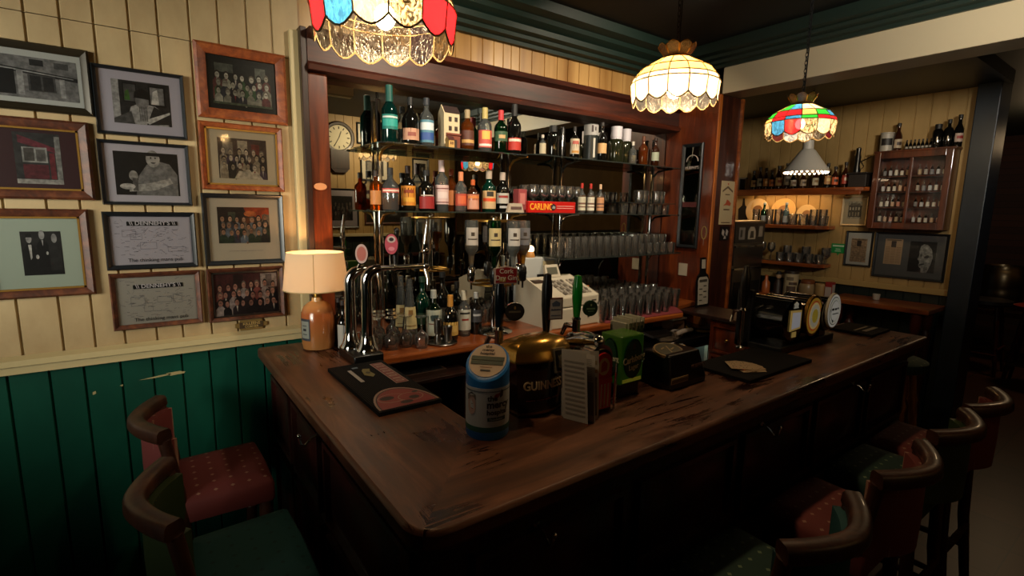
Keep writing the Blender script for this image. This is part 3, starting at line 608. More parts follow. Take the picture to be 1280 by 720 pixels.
# ================================================================ pendant lamps
unit(.843, .259)
g_cl = shade_glass('textured_clear_pane', 'd8c8a8', .93, 0); g_cream = shade_glass('cream_pane', 'd8ac68', .08, .08, textured=False); pale_came = shade_glass('pale_came', 'fff0d8', .0, .18, textured=False)
g_wh = shade_glass('white_pane', 'fbe6c0', .35, .15); g_red = shade_glass('red_pane', 'd0202c', .25, .2, textured=False)
g_blue = shade_glass('blue_pane', '3a86c8', .4, .2); g_green = shade_glass('green_pane', '2aa83a', .25, .15, textured=False)
g_amb = shade_glass('amber_pane', '9a6a34', .4, .08); g_pur = shade_glass('purple_pane', '7a5a70', .35, .08)
PANES = [g_cl, g_cream, g_wh, g_red, g_blue, g_green, g_amb, g_pur]
bulbm = emitm('bulb_glow', 'ffd9a0', 1); 
_b = 0
def pendant(label, c, prof, n, colf, scal=.02, power=10, crown=.06, petal=None, lm=None, rot=0, brad=.026, bz=.10, lowt=1):
    """prof: (r, z) rings from the bottom up; last tier[0] is scalloped. petal: tier index whose lower edge hangs as rounded petals"""
    cx, cyy, cz = c
    t = thing('pendant_lamp', label, 'pendant lamp', (cx, cyy, cz), 'stained glass lamps hanging over the bar')
    mb = MB(); K = 6; came = MB(); came2 = MB()
    def pt(r, a, z, out=1.0): return (cx + r * out * math.cos(a), cyy + r * out * math.sin(a), cz + z)
    for j in range(len(prof) - 1):
        (r0, z0), (r1, z1) = prof[j], prof[j + 1]
        for i in range(n):
            a0 = rot + 2 * PI * i / n; a1 = rot + 2 * PI * (i + 1) / n
            A = Vector(pt(r0, a0, z0)); B = Vector(pt(r0, a1, z0)); C_ = Vector(pt(r1, a1, z1)); E_ = Vector(pt(r1, a0, z1))
            sc = scal if j == 0 else (scal * 1.1 if petal == j else 0)
            low = []; hi = []
            for k in range(K + 1):
                u = k / K; dz = -sc * math.sin(PI * u) if sc else 0
                lo = A.lerp(B, u) + (A - E_).normalized() * (sc * math.sin(PI * u)); bul = (A.lerp(B, u) - Vector((cx, cyy, A.z))).normalized() * .004 * math.sin(PI * u) * (1 if petal != j else 3)
                low.append(lo + bul); hi.append(E_.lerp(C_, u) + bul * .5)
            vs = low + hi; mb.add(vs, [(k, k + 1, K + 1 + k + 1, K + 1 + k) for k in range(K)], colf(j, i))
            cc = came2 if j < lowt else came
            cc.tube([A, E_], .0022, 5)
            (came if petal == j and not lowt > j else cc).tube(low, .0022 if j else .0026, 5)
            if j == len(prof) - 2: came.tube(hi, .0024, 5)
    mb.build('shade_glass', PANES, t, True, ang=20)
    came.build('lead_came', lm or lead, t)
    if lowt: came2.build('pale_came', pale_came, t)
    # crown of flared petals
    rt, zt = prof[-1]; crown *= prof[1][0] / .187; cr = MB(); cr2 = MB(); m_ = 8
    for i in range(m_):
        a0 = 2 * PI * i / m_ + .03; a1 = 2 * PI * (i + 1) / m_ - .03; lo = []; up = []
        for k in range(5):
            a = a0 + (a1 - a0) * k / 4; lo.append(pt(rt * .62, a, zt + .004)); up.append(pt(crown * 1.28, a, zt + crown * .8 + .012 * math.sin(PI * k / 4)))
        cr.add(lo + up, [(k, k + 1, 6 + k, 5 + k) for k in range(4)], 0); cr2.tube([lo[0]] + up + [lo[-1]], .002, 5)
    cr.build('crown', [g_amb], t); cr2.build('crown_edge', brass, t)
    MB().lathe([(rt, 0), (rt * .95, .006), (rt * .6, .012), (rt * .3, .02), (.012, .035), (.009, .05)], (cx, cyy, cz + zt), 20).build('cap', brass, t)
    top = 2.893; z = cz + zt + .05; ch = MB(); k = 0
    while z < top - .03:
        o = Vector((cx, cyy, z)); d = Vector((1, 0, 0)) if k % 2 else Vector((0, 1, 0))
        ch.tube([o + d * .0055 * math.cos(a) + Vector((0, 0, .0125 * math.sin(a))) for a in [2 * PI * q / 8 for q in range(8)]], .0019, 4, closed=True); z += .019; k += 1
    ch.build('chain', blackm, t)
    MB().tube([(cx + .012, cyy, cz + zt + .04), (cx + .016, cyy, cz + zt + .25), (cx + .012, cyy, top - .02)], .0025, 5).build('cord', blackm, t)
    MB().lathe([(.05, 0), (.05, -.012), (.03, -.03), (.0, -.034)], (cx, cyy, top), 20).build('ceiling_rose', brass, t)
    MB().lathe([(.014, 0), (.016, -.05), (.012, -.055)], (cx, cyy, cz + zt), 12).build('bulb_holder', brass, t)
    b = MB().ball((cx, cyy, cz + bz), (brad, brad, brad * 1.15), 0, 16, 10).build('bulb', emitm('bulb_%d' % power, 'ffd9a4', power), t)
    return t
DOME = [(.180, .024), (.187, .090), (.178, .112), (.148, .150), (.070, .196)]
def dome(k, hk): return [(r * k, z * hk) for r, z in DOME]
def col1(j, i): return [{6: 3, 7: 3, 8: 4, 9: 2, 10: 0, 11: 3, 12: 3, 1: 7}.get(i, 0), {6: 4, 7: 2, 8: 2, 9: 5, 10: 2, 11: 4, 1: 7}.get(i, 0), 2, 1][j]
pendant('stained glass lamp with red, blue and clear panes, closest to the table lamp', (.53, 1.28, 2.050), dome(.95, .92), 14, col1, .024, 330, lowt=0, rot=-.12, bz=.07)
def col2(j, i): return [2, 2, 1, 1][j]
pendant('cream and clear scalloped glass lamp in the middle of the row', (1.69, 1.28, 2.060), dome(.88, .84), 14, col2, .022, 360, lowt=0, rot=.05, bz=.055, brad=.028)
pal = [3, 2, 4, 5, 1, 3, 2, 5, 4, 3, 1, 5]
def col3(j, i): return [0, 4, 3, 0, 2][i % 5] if j == 0 else pal[(i * 5 + j * 3) % 12]
pendant('small multicoloured checker glass lamp hanging nearest the white beam', (2.70, 1.28, 2.030), dome(.86, .80), 14, col3, .018, 200, lowt=0, rot=.02, bz=.07, brad=.022)

unit(1)
# white cone lamp in the annex
cl = thing('cone_lamp', 'white metal cone lamp hanging in front of the bottle shelf', 'pendant lamp', (4.0, 1.82, 1.965))
MB().lathe([(.155, 0), (.15, .012), (.05, .155), (.036, .165), (.034, .225), (.0, .235)], (4.0, 1.82, 1.965), 28).lathe([(.153, .002), (.145, .013), (.045, .153), (.0, .16)][::-1], (4.0, 1.82, 1.965), 28).build('lamp_shade', mat('cone_white', 'b9b2a6', .4), cl)
MB().tube([(4.0, 1.82, 2.2), (4.0, 1.82, 2.54)], .004, 6).build('cord', blackm, cl)
ld = MB()
for k in range(26):
    a = 2 * PI * k / 26; ld.ball((4.0 + .14 * math.cos(a), 1.82 + .14 * math.sin(a), 1.962), .008, 0, 8, 6)
ld.build('led_ring', emitm('led', 'ffd9b0', 9), cl)

# ---------------------------------------------------------------- table lamp
L = Vector((.562, 2.125, H))
tl = thing('table_lamp', 'stoneware jug table lamp with cream fabric shade at the wall end', 'table lamp', L)
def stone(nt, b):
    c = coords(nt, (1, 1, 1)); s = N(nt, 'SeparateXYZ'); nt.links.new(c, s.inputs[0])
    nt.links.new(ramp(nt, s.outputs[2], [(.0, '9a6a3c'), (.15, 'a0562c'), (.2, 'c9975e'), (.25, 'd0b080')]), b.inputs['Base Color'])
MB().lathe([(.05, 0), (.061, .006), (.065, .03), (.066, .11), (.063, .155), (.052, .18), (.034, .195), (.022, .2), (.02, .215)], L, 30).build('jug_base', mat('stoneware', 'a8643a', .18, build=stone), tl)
lbm = MB(); a0 = -PI * .80 - .55; lbm.lathe([(.0672, .045), (.0675, .135)], L, 10, 0, a0, a0 + .75).lathe([(.0676, .055), (.068, .125)], L, 10, 1, a0 + .07, a0 + .68)
lbm.build('jug_label', [pm('2e3038'), pm('7c8078')], tl)
def wl(p): a = a0 + .375 + p.x / .068; return Vector((L.x + .0686 * math.cos(a), L.y + .0686 * math.sin(a), L.z + .09 + p.y))
for k, s in enumerate(('OLD', 'BAR')): pass
MB().lathe([(.0685, .07), (.0685, .073)], L, 8, 0, a0 + .2, a0 + .55).lathe([(.0685, .085), (.0685, .095)], L, 8, 0, a0 + .25, a0 + .5).lathe([(.0685, .105), (.0685, .108)], L, 8, 0, a0 + .2, a0 + .55).build('label_mark', pm('24262c'), tl)
MB().lathe([(.016, 0), (.018, .03), (.012, .04)], L + Vector((0, 0, .215)), 14).build('bulb_holder', brass, tl)
def fab(nt, b):
    nt.nodes.remove(b); out = nt.nodes['Material Output']
    tr = N(nt, 'BsdfTranslucent'); tr.inputs[0].default_value = lin('ecdcc0'); df = N(nt, 'BsdfDiffuse'); df.inputs[0].default_value = lin('cfc3aa')
    m = N(nt, 'MixShader'); m.inputs[0].default_value = .72; nt.links.new(tr.outputs[0], m.inputs[1]); nt.links.new(df.outputs[0], m.inputs[2]); nt.links.new(m.outputs[0], out.inputs[0])
shm = mat('lamp_fabric', 'cfc3aa', .9, build=fab)
S0 = L + Vector((0, 0, .248))
MB().lathe([(.127, 0), (.127, .004), (.110, .148), (.110, .152), (.108, .148), (.125, .004)], S0, 40).build('lamp_shade', shm, tl)
MB().tube([tuple(S0 + Vector((.1275 * math.cos(-1.9), .1275 * math.sin(-1.9), .002))), tuple(S0 + Vector((.1105 * math.cos(-1.9), .1105 * math.sin(-1.9), .150)))], .0012, 5).tube([(S0.x + .127 * math.cos(2 * PI * i / 40), S0.y + .127 * math.sin(2 * PI * i / 40), S0.z + .002) for i in range(40)], .002, 5, closed=True).build('seam_tape', mat('seam', 'a89468', .8), tl)
MB().tube([tuple(L + Vector((-.108, 0, .39))), tuple(L + Vector((.108, 0, .39)))], .002, 5).tube([tuple(L + Vector((0, 0, .25))), tuple(L + Vector((0, 0, .39)))], .002, 5).build('shade_carrier', brass, tl)
MB().ball(L + Vector((0, 0, .31)), (.024, .024, .032), 0, 14, 8).build('bulb', emitm('table_bulb', 'ffbe80', 185), tl)

unit(.843, .259)
# ================================================================ bottles
def bprof(style, r, h):
    if style == 'wine': return [(r * .9, 0), (r, .01), (r, h * .56), (r * .93, h * .62), (r * .6, h * .69), (r * .38, h * .74), (r * .36, h * .93), (r * .4, h * .94), (r * .4, h * .97)]
    if style == 'spirit': return [(r * .92, 0), (r, .008), (r, h * .60), (r * .9, h * .66), (r * .5, h * .73), (r * .36, h * .77), (r * .34, h * .9), (r * .38, h * .92)]
    if style == 'squat': return [(r * .92, 0), (r, .01), (r * 1.02, h * .5), (r * .9, h * .62), (r * .45, h * .72), (r * .33, h * .76), (r * .32, h * .9)]
    if style == 'jug': return [(r * .92, 0), (r, .012), (r, h * .66), (r * .92, h * .74), (r * .7, h * .8), (r * .62, h * .83), (r * .62, h * .86)]
    if style == 'cone': return [(r * .95, 0), (r, .01), (r * .9, h * .3), (r * .42, h * .75), (r * .36, h * .92)]
    return [(r * .92, 0), (r, .006), (r, h * .52), (r * .85, h * .6), (r * .45, h * .72), (r * .38, h * .92), (r * .44, h * .94)]
GL = {'dark': mat('dark_glass', '0b0a08', .07, spec=.7), 'brown': mat('brown_glass', '2a1206', .08, spec=.7), 'green': glassy('green_bottle', '1e7a40', .12, 1.3, '0f4a24'), 'dgreen': mat('deep_green_glass', '04241a', .07, spec=.7),
      'clear': glassy('clear_bottle', 'f4f6f4', .12, 1.5, 'd0d8d8'), 'amber': glassy('amber_bottle', 'c9782c', .25, 1.4, 'a8551c'), 'blue': glassy('blue_bottle', '9ac4e0', .2, 1.4, '6a9ac0'), 'red': glassy('red_bottle', 'b03028', .35, 1.2, '8a1c18'), 'teal': mat('teal_dark', '03201c', .08, spec=.7)}
def bottle(x, y, z, r, h, style, gl, lab, lcol, label=None, cap='1a1a1a', marks=(), group=None, name='spirit_bottle', cat='bottle', capfrac=None, liquid=None, seg=16):
    """lab = (z0,z1) of the label as a share of the height; marks = list of (z0,z1,colour,width) bands on the label"""
    b = MB().lathe(bprof(style, r, h), (x, y, z), seg).build(name, GL[gl] if isinstance(gl, str) else gl)
    b.location = (x, y, z) if False else b.location
    tag(b, label, cat, group)
    a = math.atan2(-y, -x) * .6 + (-PI / 2) * .4
    if lab and style not in ('cone',):
        l = MB(); l.lathe([(r * 1.015, h * lab[0]), (r * 1.015, h * lab[1])], (x, y, z), 10, 0, a - 1.25, a + 1.25)
        cols = [lcol]
        for q in marks:
            cols.append(q[2]); wd = q[3] if len(q) > 3 else 1.1
            l.lathe([(r * 1.03, h * q[0]), (r * 1.03, h * q[1])], (x, y, z), 8, len(cols) - 1, a - wd, a + wd)
        l.build('paper_label', [pm(c) for c in cols], b)
    if liquid:
        l = MB().lathe([(r * .9, .006), (r * .93, .012), (r * .93, h * liquid[0]), (.0001, h * liquid[0])], (x, y, z), 14); l.build('liquid', glassy('liq_' + liquid[1], liquid[1], .45, .5), b)
    p = bprof(style, r, h)
    if cap:
        rr = p[-1][0] * 1.12; z0 = p[-1][1]; c0 = z0 - (capfrac or .06) * h
        MB().lathe([(rr, c0), (rr, h), (rr * .8, h + .002), (0.0001, h + .002)], (x, y, z), 12).build('cap', pm(cap) if cap not in ('gold',) else gold, b)
    return b
def bX(px, py, Y): return atY(px, py, Y).x
SA = 1.985; SBz = 1.638; SCz = 1.34; SD = .945; YB = 2.63
# upper left glass shelf
bottle(bX(487, 150, YB), YB, SA, .042, .30, 'wine', 'teal', (.25, .5), '14736a', 'dark bottle with bright teal label beside the first chrome upright', '0e5048', [(.44, .47, 'c9d8d4'), (.3, .42, '2a9a90')], capfrac=.28)
bottle(bX(513, 150, YB), YB, SA, .045, .255, 'squat', 'dark', (.12, .36), 'b88a70', 'squat black bottle with round pink label on the upper shelf', '0c0c0c', [(.2, .28, '8a4a40', .5)], name='liqueur_bottle')
bottle(bX(533, 150, YB), YB, SA, .040, .265, 'spirit', 'clear', (.1, .55), '4a7a8c', 'clear bottle with blue and white label left of the model house', '20242c', [(.35, .5, 'c4ccd0'), (.15, .3, '2a4a8a')])
bottle(bX(584, 160, YB), YB, SA, .040, .235, 'spirit', 'amber', (.14, .5), '4a2418', 'small whiskey bottle just right of the model house', '8a7a5c', [(.2, .28, 'b08a50')], name='whiskey_bottle', capfrac=.12)
bottle(bX(606, 160, YB), YB, SA, .042, .262, 'spirit', 'clear', (.12, .5), 'b04a40', 'clear rum bottle with red label and tall gold neck', 'a8985c', [(.3, .48, 'd8a04a', .6), (.15, .2, 'd0c8c0')], name='rum_bottle', capfrac=.16)
bottle(bX(626, 160, YB), YB, SA, .041, .262, 'spirit', 'green', (.3, .52), '2a4a30', 'green bottle with red and white cap on the upper shelf', 'b02a30', [(.36, .44, 'b09060', .5)], capfrac=.14)
bottle(bX(643, 160, YB - .02), YB - .02, SA, .042, .305, 'wine', 'dark', (.1, .34), 'a8281c', 'dark wine bottle with red label at the end of the upper shelf', '0a0a0a', [(.27, .32, 'd0c4b4')], name='wine_bottle', capfrac=.2)
# model house
hx = bX(560, 170, YB); hs = tag(MB().box(hx - .042, hx + .058, 2.60, 2.67, SA, SA + .20).add([(hx - .042, 2.60, SA + .2), (hx - .042, 2.67, SA + .2), (hx - .042, 2.635, SA + .245), (hx - .036, 2.60, SA + .2), (hx - .036, 2.67, SA + .2), (hx - .036, 2.635, SA + .245)], [(0, 1, 2), (3, 5, 4), (0, 3, 4, 1), (1, 4, 5, 2), (2, 5, 3, 0)]).build('model_house', mat('model_wall', 'b8a888', .8), None, False), 'tall cream model house with small windows on the upper glass shelf', 'ornament')
MB().add([(hx - .036, 2.597, SA + .2), (hx + .062, 2.597, SA + .2), (hx + .062, 2.635, SA + .243), (hx - .036, 2.635, SA + .243), (hx - .036, 2.673, SA + .2), (hx + .062, 2.673, SA + .2)], [(0, 1, 2, 3), (3, 2, 5, 4), (0, 4, 5, 1)]).build('roof', pm('2a1c1a'), hs, False)
wm = MB()
for a in (-.012, .026):
    for q in (.155, .105): wm.box(hx + a, hx + a + .018, 2.597, 2.601, SA + q, SA + q + .024)
wm.build('window', pm('2a1c16'), hs, False)
MB().box(hx - .03, hx + .058, 2.592, 2.601, SA, SA + .08).box(hx - .03, hx + .06, 2.586, 2.6, SA + .08, SA + .09).build('shop_front', pm('6a2f1c'), hs, False)
MB().box(hx + .02, hx + .036, 2.589, 2.593, SA, SA + .055).build('door', pm('1c0e0a'), hs, False)
h2 = tag(MB().box(hx - .05, hx - .015, 2.53, 2.57, SA, SA + .045).add([(hx - .05, 2.53, SA + .045), (hx - .05, 2.57, SA + .045), (hx - .05, 2.55, SA + .065), (hx - .015, 2.53, SA + .045), (hx - .015, 2.57, SA + .045), (hx - .015, 2.55, SA + .065)], [(0, 1, 2), (3, 5, 4)]).build('model_cottage', mat('model_gold', 'b08a4c', .7), None, False), 'tiny model cottage in front of the tall model house', 'ornament')
MB().add([(hx - .052, 2.527, SA + .043), (hx - .013, 2.527, SA + .043), (hx - .013, 2.55, SA + .067), (hx - .052, 2.55, SA + .067), (hx - .052, 2.573, SA + .043), (hx - .013, 2.573, SA + .043)], [(0, 1, 2, 3), (3, 2, 5, 4)]).build('roof', pm('3a1410'), h2, False)
MB().box(hx - .04, hx - .034, 2.528, 2.531, SA + .02, SA + .034).box(hx - .029, hx - .023, 2.528, 2.531, SA + .02, SA + .034).build('window', pm('3a1410'), h2, False)
# lower left glass shelf
bottle(bX(488, 240, YB), YB, SBz, .046, .225, 'squat', 'clear', (.42, .52), 'c04a40', 'round clear bottle with thin red and white label', '1a1a1c', [(.45, .49, 'd8ccc0')], liquid=(.3, 'b8742c'))
bottle(bX(510, 240, YB + .04), YB + .04, SBz, .042, .245, 'squat', 'dark', (.12, .56), 'c98028', 'dark bottle with arched amber yellow label', '2a1410', [(.4, .47, '8a3a1c', .7), (.2, .3, 'd8a038', .8)], name='liqueur_bottle')
bottle(bX(533, 240, YB), YB, SBz, .044, .225, 'wine', 'dark', (.06, .36), '8a1c1c', 'black liqueur bottle with deep red lower label', '0a0a0a', [(.37, .4, 'b09a8a', .9)], name='liqueur_bottle', capfrac=.1)
bottle(bX(552, 230, YB), YB, SBz, .040, .285, 'spirit', 'clear', (.14, .52), 'c4a8a4', 'tall clear vodka bottle with white label and white cap', 'c0a8a8', [(.44, .46, '6a3030'), (.17, .19, '6a3030'), (.26, .38, 'd0bcb8', .8)], name='vodka_bottle', capfrac=.14)
bottle(bX(564, 235, YB + .06), YB + .06, SBz, .034, .245, 'spirit', 'amber', (.15, .5), 'b06a3c', 'slim orange-toned bottle behind the white vodka bottle', 'b0583c')
bottle(bX(576, 240, YB), YB, SBz, .036, .228, 'spirit', 'clear', (.15, .45), 'a8402c', 'clear bottle with orange red label and copper cap', 'c07850', [(.2, .4, 'c05a34', .7)], liquid=(.5, 'd8a088'), capfrac=.14)
bottle(bX(591, 245, YB - .03), YB - .03, SBz, .037, .185, 'squat', 'brown', (.08, .55), 'b0684c', 'square-shouldered brown bottle with orange cap', 'b0501c', [(.42, .5, 'c8783c', 1), (.1, .36, 'c08a74', .8)], name='liqueur_bottle')
bottle(bX(611, 235, YB), YB, SBz, .043, .245, 'wine', 'dgreen', (.08, .52), 'c4a070', 'dark green herbal liqueur bottle with orange band on its label', 'a09080', [(.26, .34, 'c8481c', 1.1), (.38, .5, '2a2418', .5), (.1, .22, 'b89a74', 1.0)], name='liqueur_bottle', capfrac=.16)
bottle(bX(628, 235, YB), YB, SBz, .041, .242, 'wine', 'dark', (.22, .48), 'a8a49c', 'black bottle with silver white label beside the second upright', 'a8988a', [(.36, .42, '8a2a24', .8), (.1, .16, 'a0a0a0', .6)], name='liqueur_bottle', capfrac=.16)
bottle(bX(470, 235, 2.67), 2.67, SBz, .034, .21, 'spirit', 'amber', (.15, .5), 'a8703c', 'small amber bottle half hidden behind the first chrome upright', '20140e')
# high right shelf
SR = 2.0
bottle(bX(678, 190, 2.6), 2.6, SR, .022, .13, 'spirit', 'clear', (.1, .6), 'b0a488', 'tiny pale bottle at the left end of the high shelf', 'b8b0a0')
bottle(bX(691, 190, 2.62), 2.62, SR, .038, .20, 'jug', 'dark', None, None, 'rounded black flagon on the high shelf', '0c0a0a', name='flagon')
bottle(bX(718, 185, 2.6), 2.6, SR, .033, .21, 'squat', 'dark', (.15, .62), 'b8a890', 'dark bottle with cream label right of the third upright', '141010', [(.45, .55, 'a04a40', .7), (.18, .25, 'b07a30', .8)])
tn = tag(MB().lathe([(.05, 0), (.05, .245)], (bX(737, 185, 2.63), 2.62, SR), 22).build('whiskey_tin', mat('tin_dark', '1c2020', .3), None), 'tall cylindrical gift tin with silver top band', 'tin')
tx = bX(737, 185, 2.63)
MB().lathe([(.0505, .17), (.0505, .24)], (tx, 2.62, SR), 22).build('top_band', pm('8c8a88'), tn)
MB().lathe([(.051, .19), (.051, .235)], (tx, 2.62, SR), 4, 0, -2.3, -2.0).lathe([(.051, .2), (.051, .225)], (tx, 2.62, SR), 4, 0, -1.8, -1.6).lathe([(.051, .02), (.051, .15)], (tx, 2.62, SR), 4, 1, -2.0, -1.7).build('printed_mark', [pm('2a1c1c'), pm('a8a49a')], tn)
bottle(bX(752, 185, 2.58), 2.58, SR, .034, .26, 'wine', 'dark', (.2, .46), 'b89060', 'slender black bottle with tan label in front of the jar', '1a1412', name='wine_bottle')
for px, r, lb in ((770, .058, 'large dark glass jar with white screw cap'), (786, .05, 'second white-capped jar, behind and right of the larger one')):
    x = bX(px, 185, 2.64); j = bottle(x, 2.64 + (.03 if px > 780 else 0), SR, r, .215, 'jug', mat('olive_glass', '1a1c10', .1, spec=.7), None, None, lb, 'b8b4bc', name='screw_top_jar', cat='jar', capfrac=.0)
    MB().lathe([(r * .72, .185), (r * .72, .262), (.0001, .262)], (x, 2.64 + (.03 if px > 780 else 0), SR), 20).build('white_lid', pm('b4b0b8'), j)
bottle(bX(791, 190, 2.6), 2.6, SR, .03, .165, 'squat', 'clear', None, None, 'little crystal decanter on the high shelf', 'b8b0a4', liquid=(.4, 'd8c090'), name='decanter')
bottle(bX(804, 190, 2.58), 2.58, SR, .036, .21, 'squat', 'amber', None, None, 'amber whiskey decanter on the high shelf', '5a3018', liquid=(.5, 'a8501c'), name='decanter')
bottle(bX(819, 190, 2.58), 2.58, SR, .030, .21, 'wine', 'brown', (.2, .5), '9aa08c', 'brown bottle with pale green label at the end of the high shelf', '2a1810')
# small bottles on shelf B right
for px, c, lb in ((727, 'c0b8a0', 'short bottle with cream label beneath the high shelf'), (738, 'd0c8b4', 'short bottle with white striped label next to the stemmed glasses'), (750, 'c08a60', 'small slim bottle with peach label by the stacked mugs')):
    bottle(bX(px, 250, 2.55), 2.55, SBz, .028, .2, 'squat', 'clear', (.1, .55), c, lb, 'a8281c' if px < 745 else 'c0a080', [(.3, .36, '6a4a3c'), (.2, .24, '6a4a3c')], liquid=(.6, 'a8682c'))
pb = tag(MB().box(bX(651, 230, 2.6) - .03, bX(651, 230, 2.6) + .035, 2.58, 2.64, SBz, SBz + .145).build('gift_box', pm('8a3a3c'), None, False, .002), 'pinkish red upright gift box beside the second upright', 'box')
MB().box(bX(651, 230, 2.6) - .02, bX(651, 230, 2.6) + .02, 2.578, 2.581, SBz + .05, SBz + .12).build('front_print', pm('b06a64'), pb, False)
# carling sign
sx0 = bX(659, 257, 2.515); sx1 = bX(718, 257, 2.515)
sg = tag(MB().box(sx0, sx1, 2.505, 2.53, SBz, SBz + .072).build('beer_sign', mat('sign_red', 'b01a14', .35), None, False, .002), 'long red CARLING sign standing on the glass shelf edge', 'sign')
text('CARLING', .056, pm('e8a02c'), BACK(sx0 + .105, SBz + .036, 2.5045), sg, ext=.001, sx=.78, bold=.001)
MB().lathe([(.02, 0), (.02, .002), (.013, .003), (.0001, .003)], (0, 0, 0), 16).build('x', black) if False else None
em = MB(); em.T = BACK(sx0 + .205, SBz + .036, 2.5045); em.lathe([(.021, 0), (.02, .002), (.0001, .002)], seg=18, m=0); em.prism([(-.013, -.008), (.012, -.01), (.014, .004), (-.006, .01)], .002, .003, 1); em.build('round_emblem', [pm('1c1c1c'), pm('8a8a84')], sg)
text('Gold award\nlager', .012, pm('e0a8a0'), BACK((sx0 + .255), SBz + .036, 2.5045), sg, ext=.0005) if False else MB().box(sx0 + .232, sx1 - .012, 2.503, 2.505, SBz + .042, SBz + .046).box(sx0 + .232, sx1 - .02, 2.503, 2.505, SBz + .028, SBz + .032).build('small_print', pm('d89a90'), sg, False)
wx0 = bX(633, 260, 2.515); ws = MB(); ws.T = BACK(wx0 + .005, SBz, 2.53); ws.prism([(0, 0), (.125, 0), (.108, .055), (.017, .055)], 0, .02)
ws = tag(ws.build('price_sign', pm('a89a88'), None, False), 'small white wedge-shaped sign left of the red CARLING sign', 'sign')
MB().box(wx0 + .03, wx0 + .11, 2.508, 2.51, SBz + .018, SBz + .035).build('printed_word', pm('5a4440'), ws, False)
# back bar counter, left group
bottle(bX(501, 380, 2.50), 2.50, SD, .040, .385, 'cone', 'clear', None, None, 'tall tapering clear bottle with cream label, rear of the pair', None)
b_ = bottle(bX(512, 380, 2.42), 2.42, SD, .042, .375, 'cone', 'clear', None, None, 'tall tapering clear bottle with cream label, front of the pair', None, liquid=(.15, 'c9a040'))
def tallabel(b):
    x, y = b.location.x / UNIT[0], b.location.y / UNIT[0]; a = math.atan2(-y, -x) * .6 - PI * .2
    MB().lathe([(.0405, .085), (.032, .2)], (x, y, SD), 8, 0, a - 1.0, a + 1.0).lathe([(.036, .16), (.0335, .185)], (x, y, SD), 6, 1, a - .35, a + .35).lathe([(.0405, .1), (.0405, .104)], (x, y, SD), 6, 1, a - .7, a + .7).build('paper_label', [pm('b8a878'), pm('7a5a2c')], b)
tallabel(b_)
for o in [q for q in D.objects if q.get('label', '').startswith('tall tapering clear bottle with cream label, rear')]: tallabel(o)
bottle(bX(528, 380, 2.56), 2.56, SD, .042, .33, 'wine', 'dgreen', (.2, .4), '20402c', 'dark green bottle behind the two tall clear ones', '0c2a18', name='wine_bottle')
bottle(bX(542, 390, 2.44), 2.44, SD, .045, .27, 'squat', 'green', (.1, .62), 'a8ac9c', 'emerald green gin bottle with pale label bearing an oval portrait', 'a8a8a0', [(.4, .52, '2a3a3a', .45), (.33, .35, '6a2a20', .8)], name='gin_bottle')
bottle(bX(564, 390, 2.37), 2.38, SD, .043, .245, 'squat', 'dark', (.12, .42), 'b8944c', 'dark cognac bottle with gold label and orange neck', 'b07a30', [(.2, .34, 'c8a860', .8)], name='cognac_bottle', capfrac=.25)
bottle(bX(553, 370, 2.62), 2.62, SD, .04, .34, 'wine', 'dark', (.2, .4), '2a2420', 'tall black bottle standing at the back near the mirror', '0a0a0a', name='wine_bottle')
bottle(bX(571, 375, 2.6), 2.6, SD, .036, .28, 'spirit', 'dark', (.2, .5), '3a2c20', 'black bottle in the rear row beside the optics stand', '16100c')
bottle(bX(580, 390, 2.42), 2.42, SD, .038, .255, 'spirit', 'clear', (.14, .6), 'b4b4a8', 'clear bottle with tall white label and cream cap', 'b8b09c', [(.5, .54, '2a2a2a', .8), (.36, .4, '8a2a20', .5)], name='vodka_bottle', capfrac=.12)
bottle(bX(595, 390, 2.42), 2.42, SD, .034, .24, 'spirit', 'dark', (.3, .6), '2c2c30', 'dark spirit bottle with white neck ring beside the white-labelled one', 'b0b0ac', [(.45, .5, 'a0a0a0', .7)])
bottle(bX(567, 380, 2.66), 2.66, SD, .036, .25, 'spirit', 'clear', (.1, .6), 'a89a80', 'pale bottle at the very back near the mirror', '6a5a40')
for k, (px, Y, lb) in enumerate(((424, 2.52, 'dark bottle right behind the table lamp'), (429, 2.44, 'dark bottle with narrow white label next to the lamp'), (437, 2.40, 'black bottle with grey label hidden behind chrome columns'))):
    bottle(bX(px, 400, Y), Y, SD, .030, .26, 'wine', 'dark', (.1, .55) if k else None, ['', 'a8a49c', '7c7c7c'][k], lb, '1a0f0c', name='wine_bottle')
# jigger set on steel tray
tx_, ty_ = bX(553, 425, 2.33), 2.33
tag(MB().lathe([(.075, 0), (.08, .008), (.078, .01), (.07, .003), (.0001, .003)], (tx_, ty_, SD), 28).build('steel_tray', steel, None), 'small round steel tray with two measures near the shelf edge', 'tray')
def cyl(name, label, cat, x, y, z, prof, m, seg=18, group=None): return tag(MB().lathe(prof, (x, y, z), seg).build(name, m), label, cat, group)
cyl('cocktail_jigger', 'tall slim steel measure on the small round tray', 'measure', tx_ - .028, ty_, SD + .004, [(.018, 0), (.02, .01), (.012, .05), (.018, .055), (.02, .13), (.018, .132), (.010, .06)], steel)
cyl('spirit_measure', 'short steel measure on the small round tray', 'measure', tx_ + .03, ty_ - .005, SD + .004, [(.02, 0), (.024, .01), (.02, .04), (.026, .085), (.024, .086), (.018, .045)], steel)
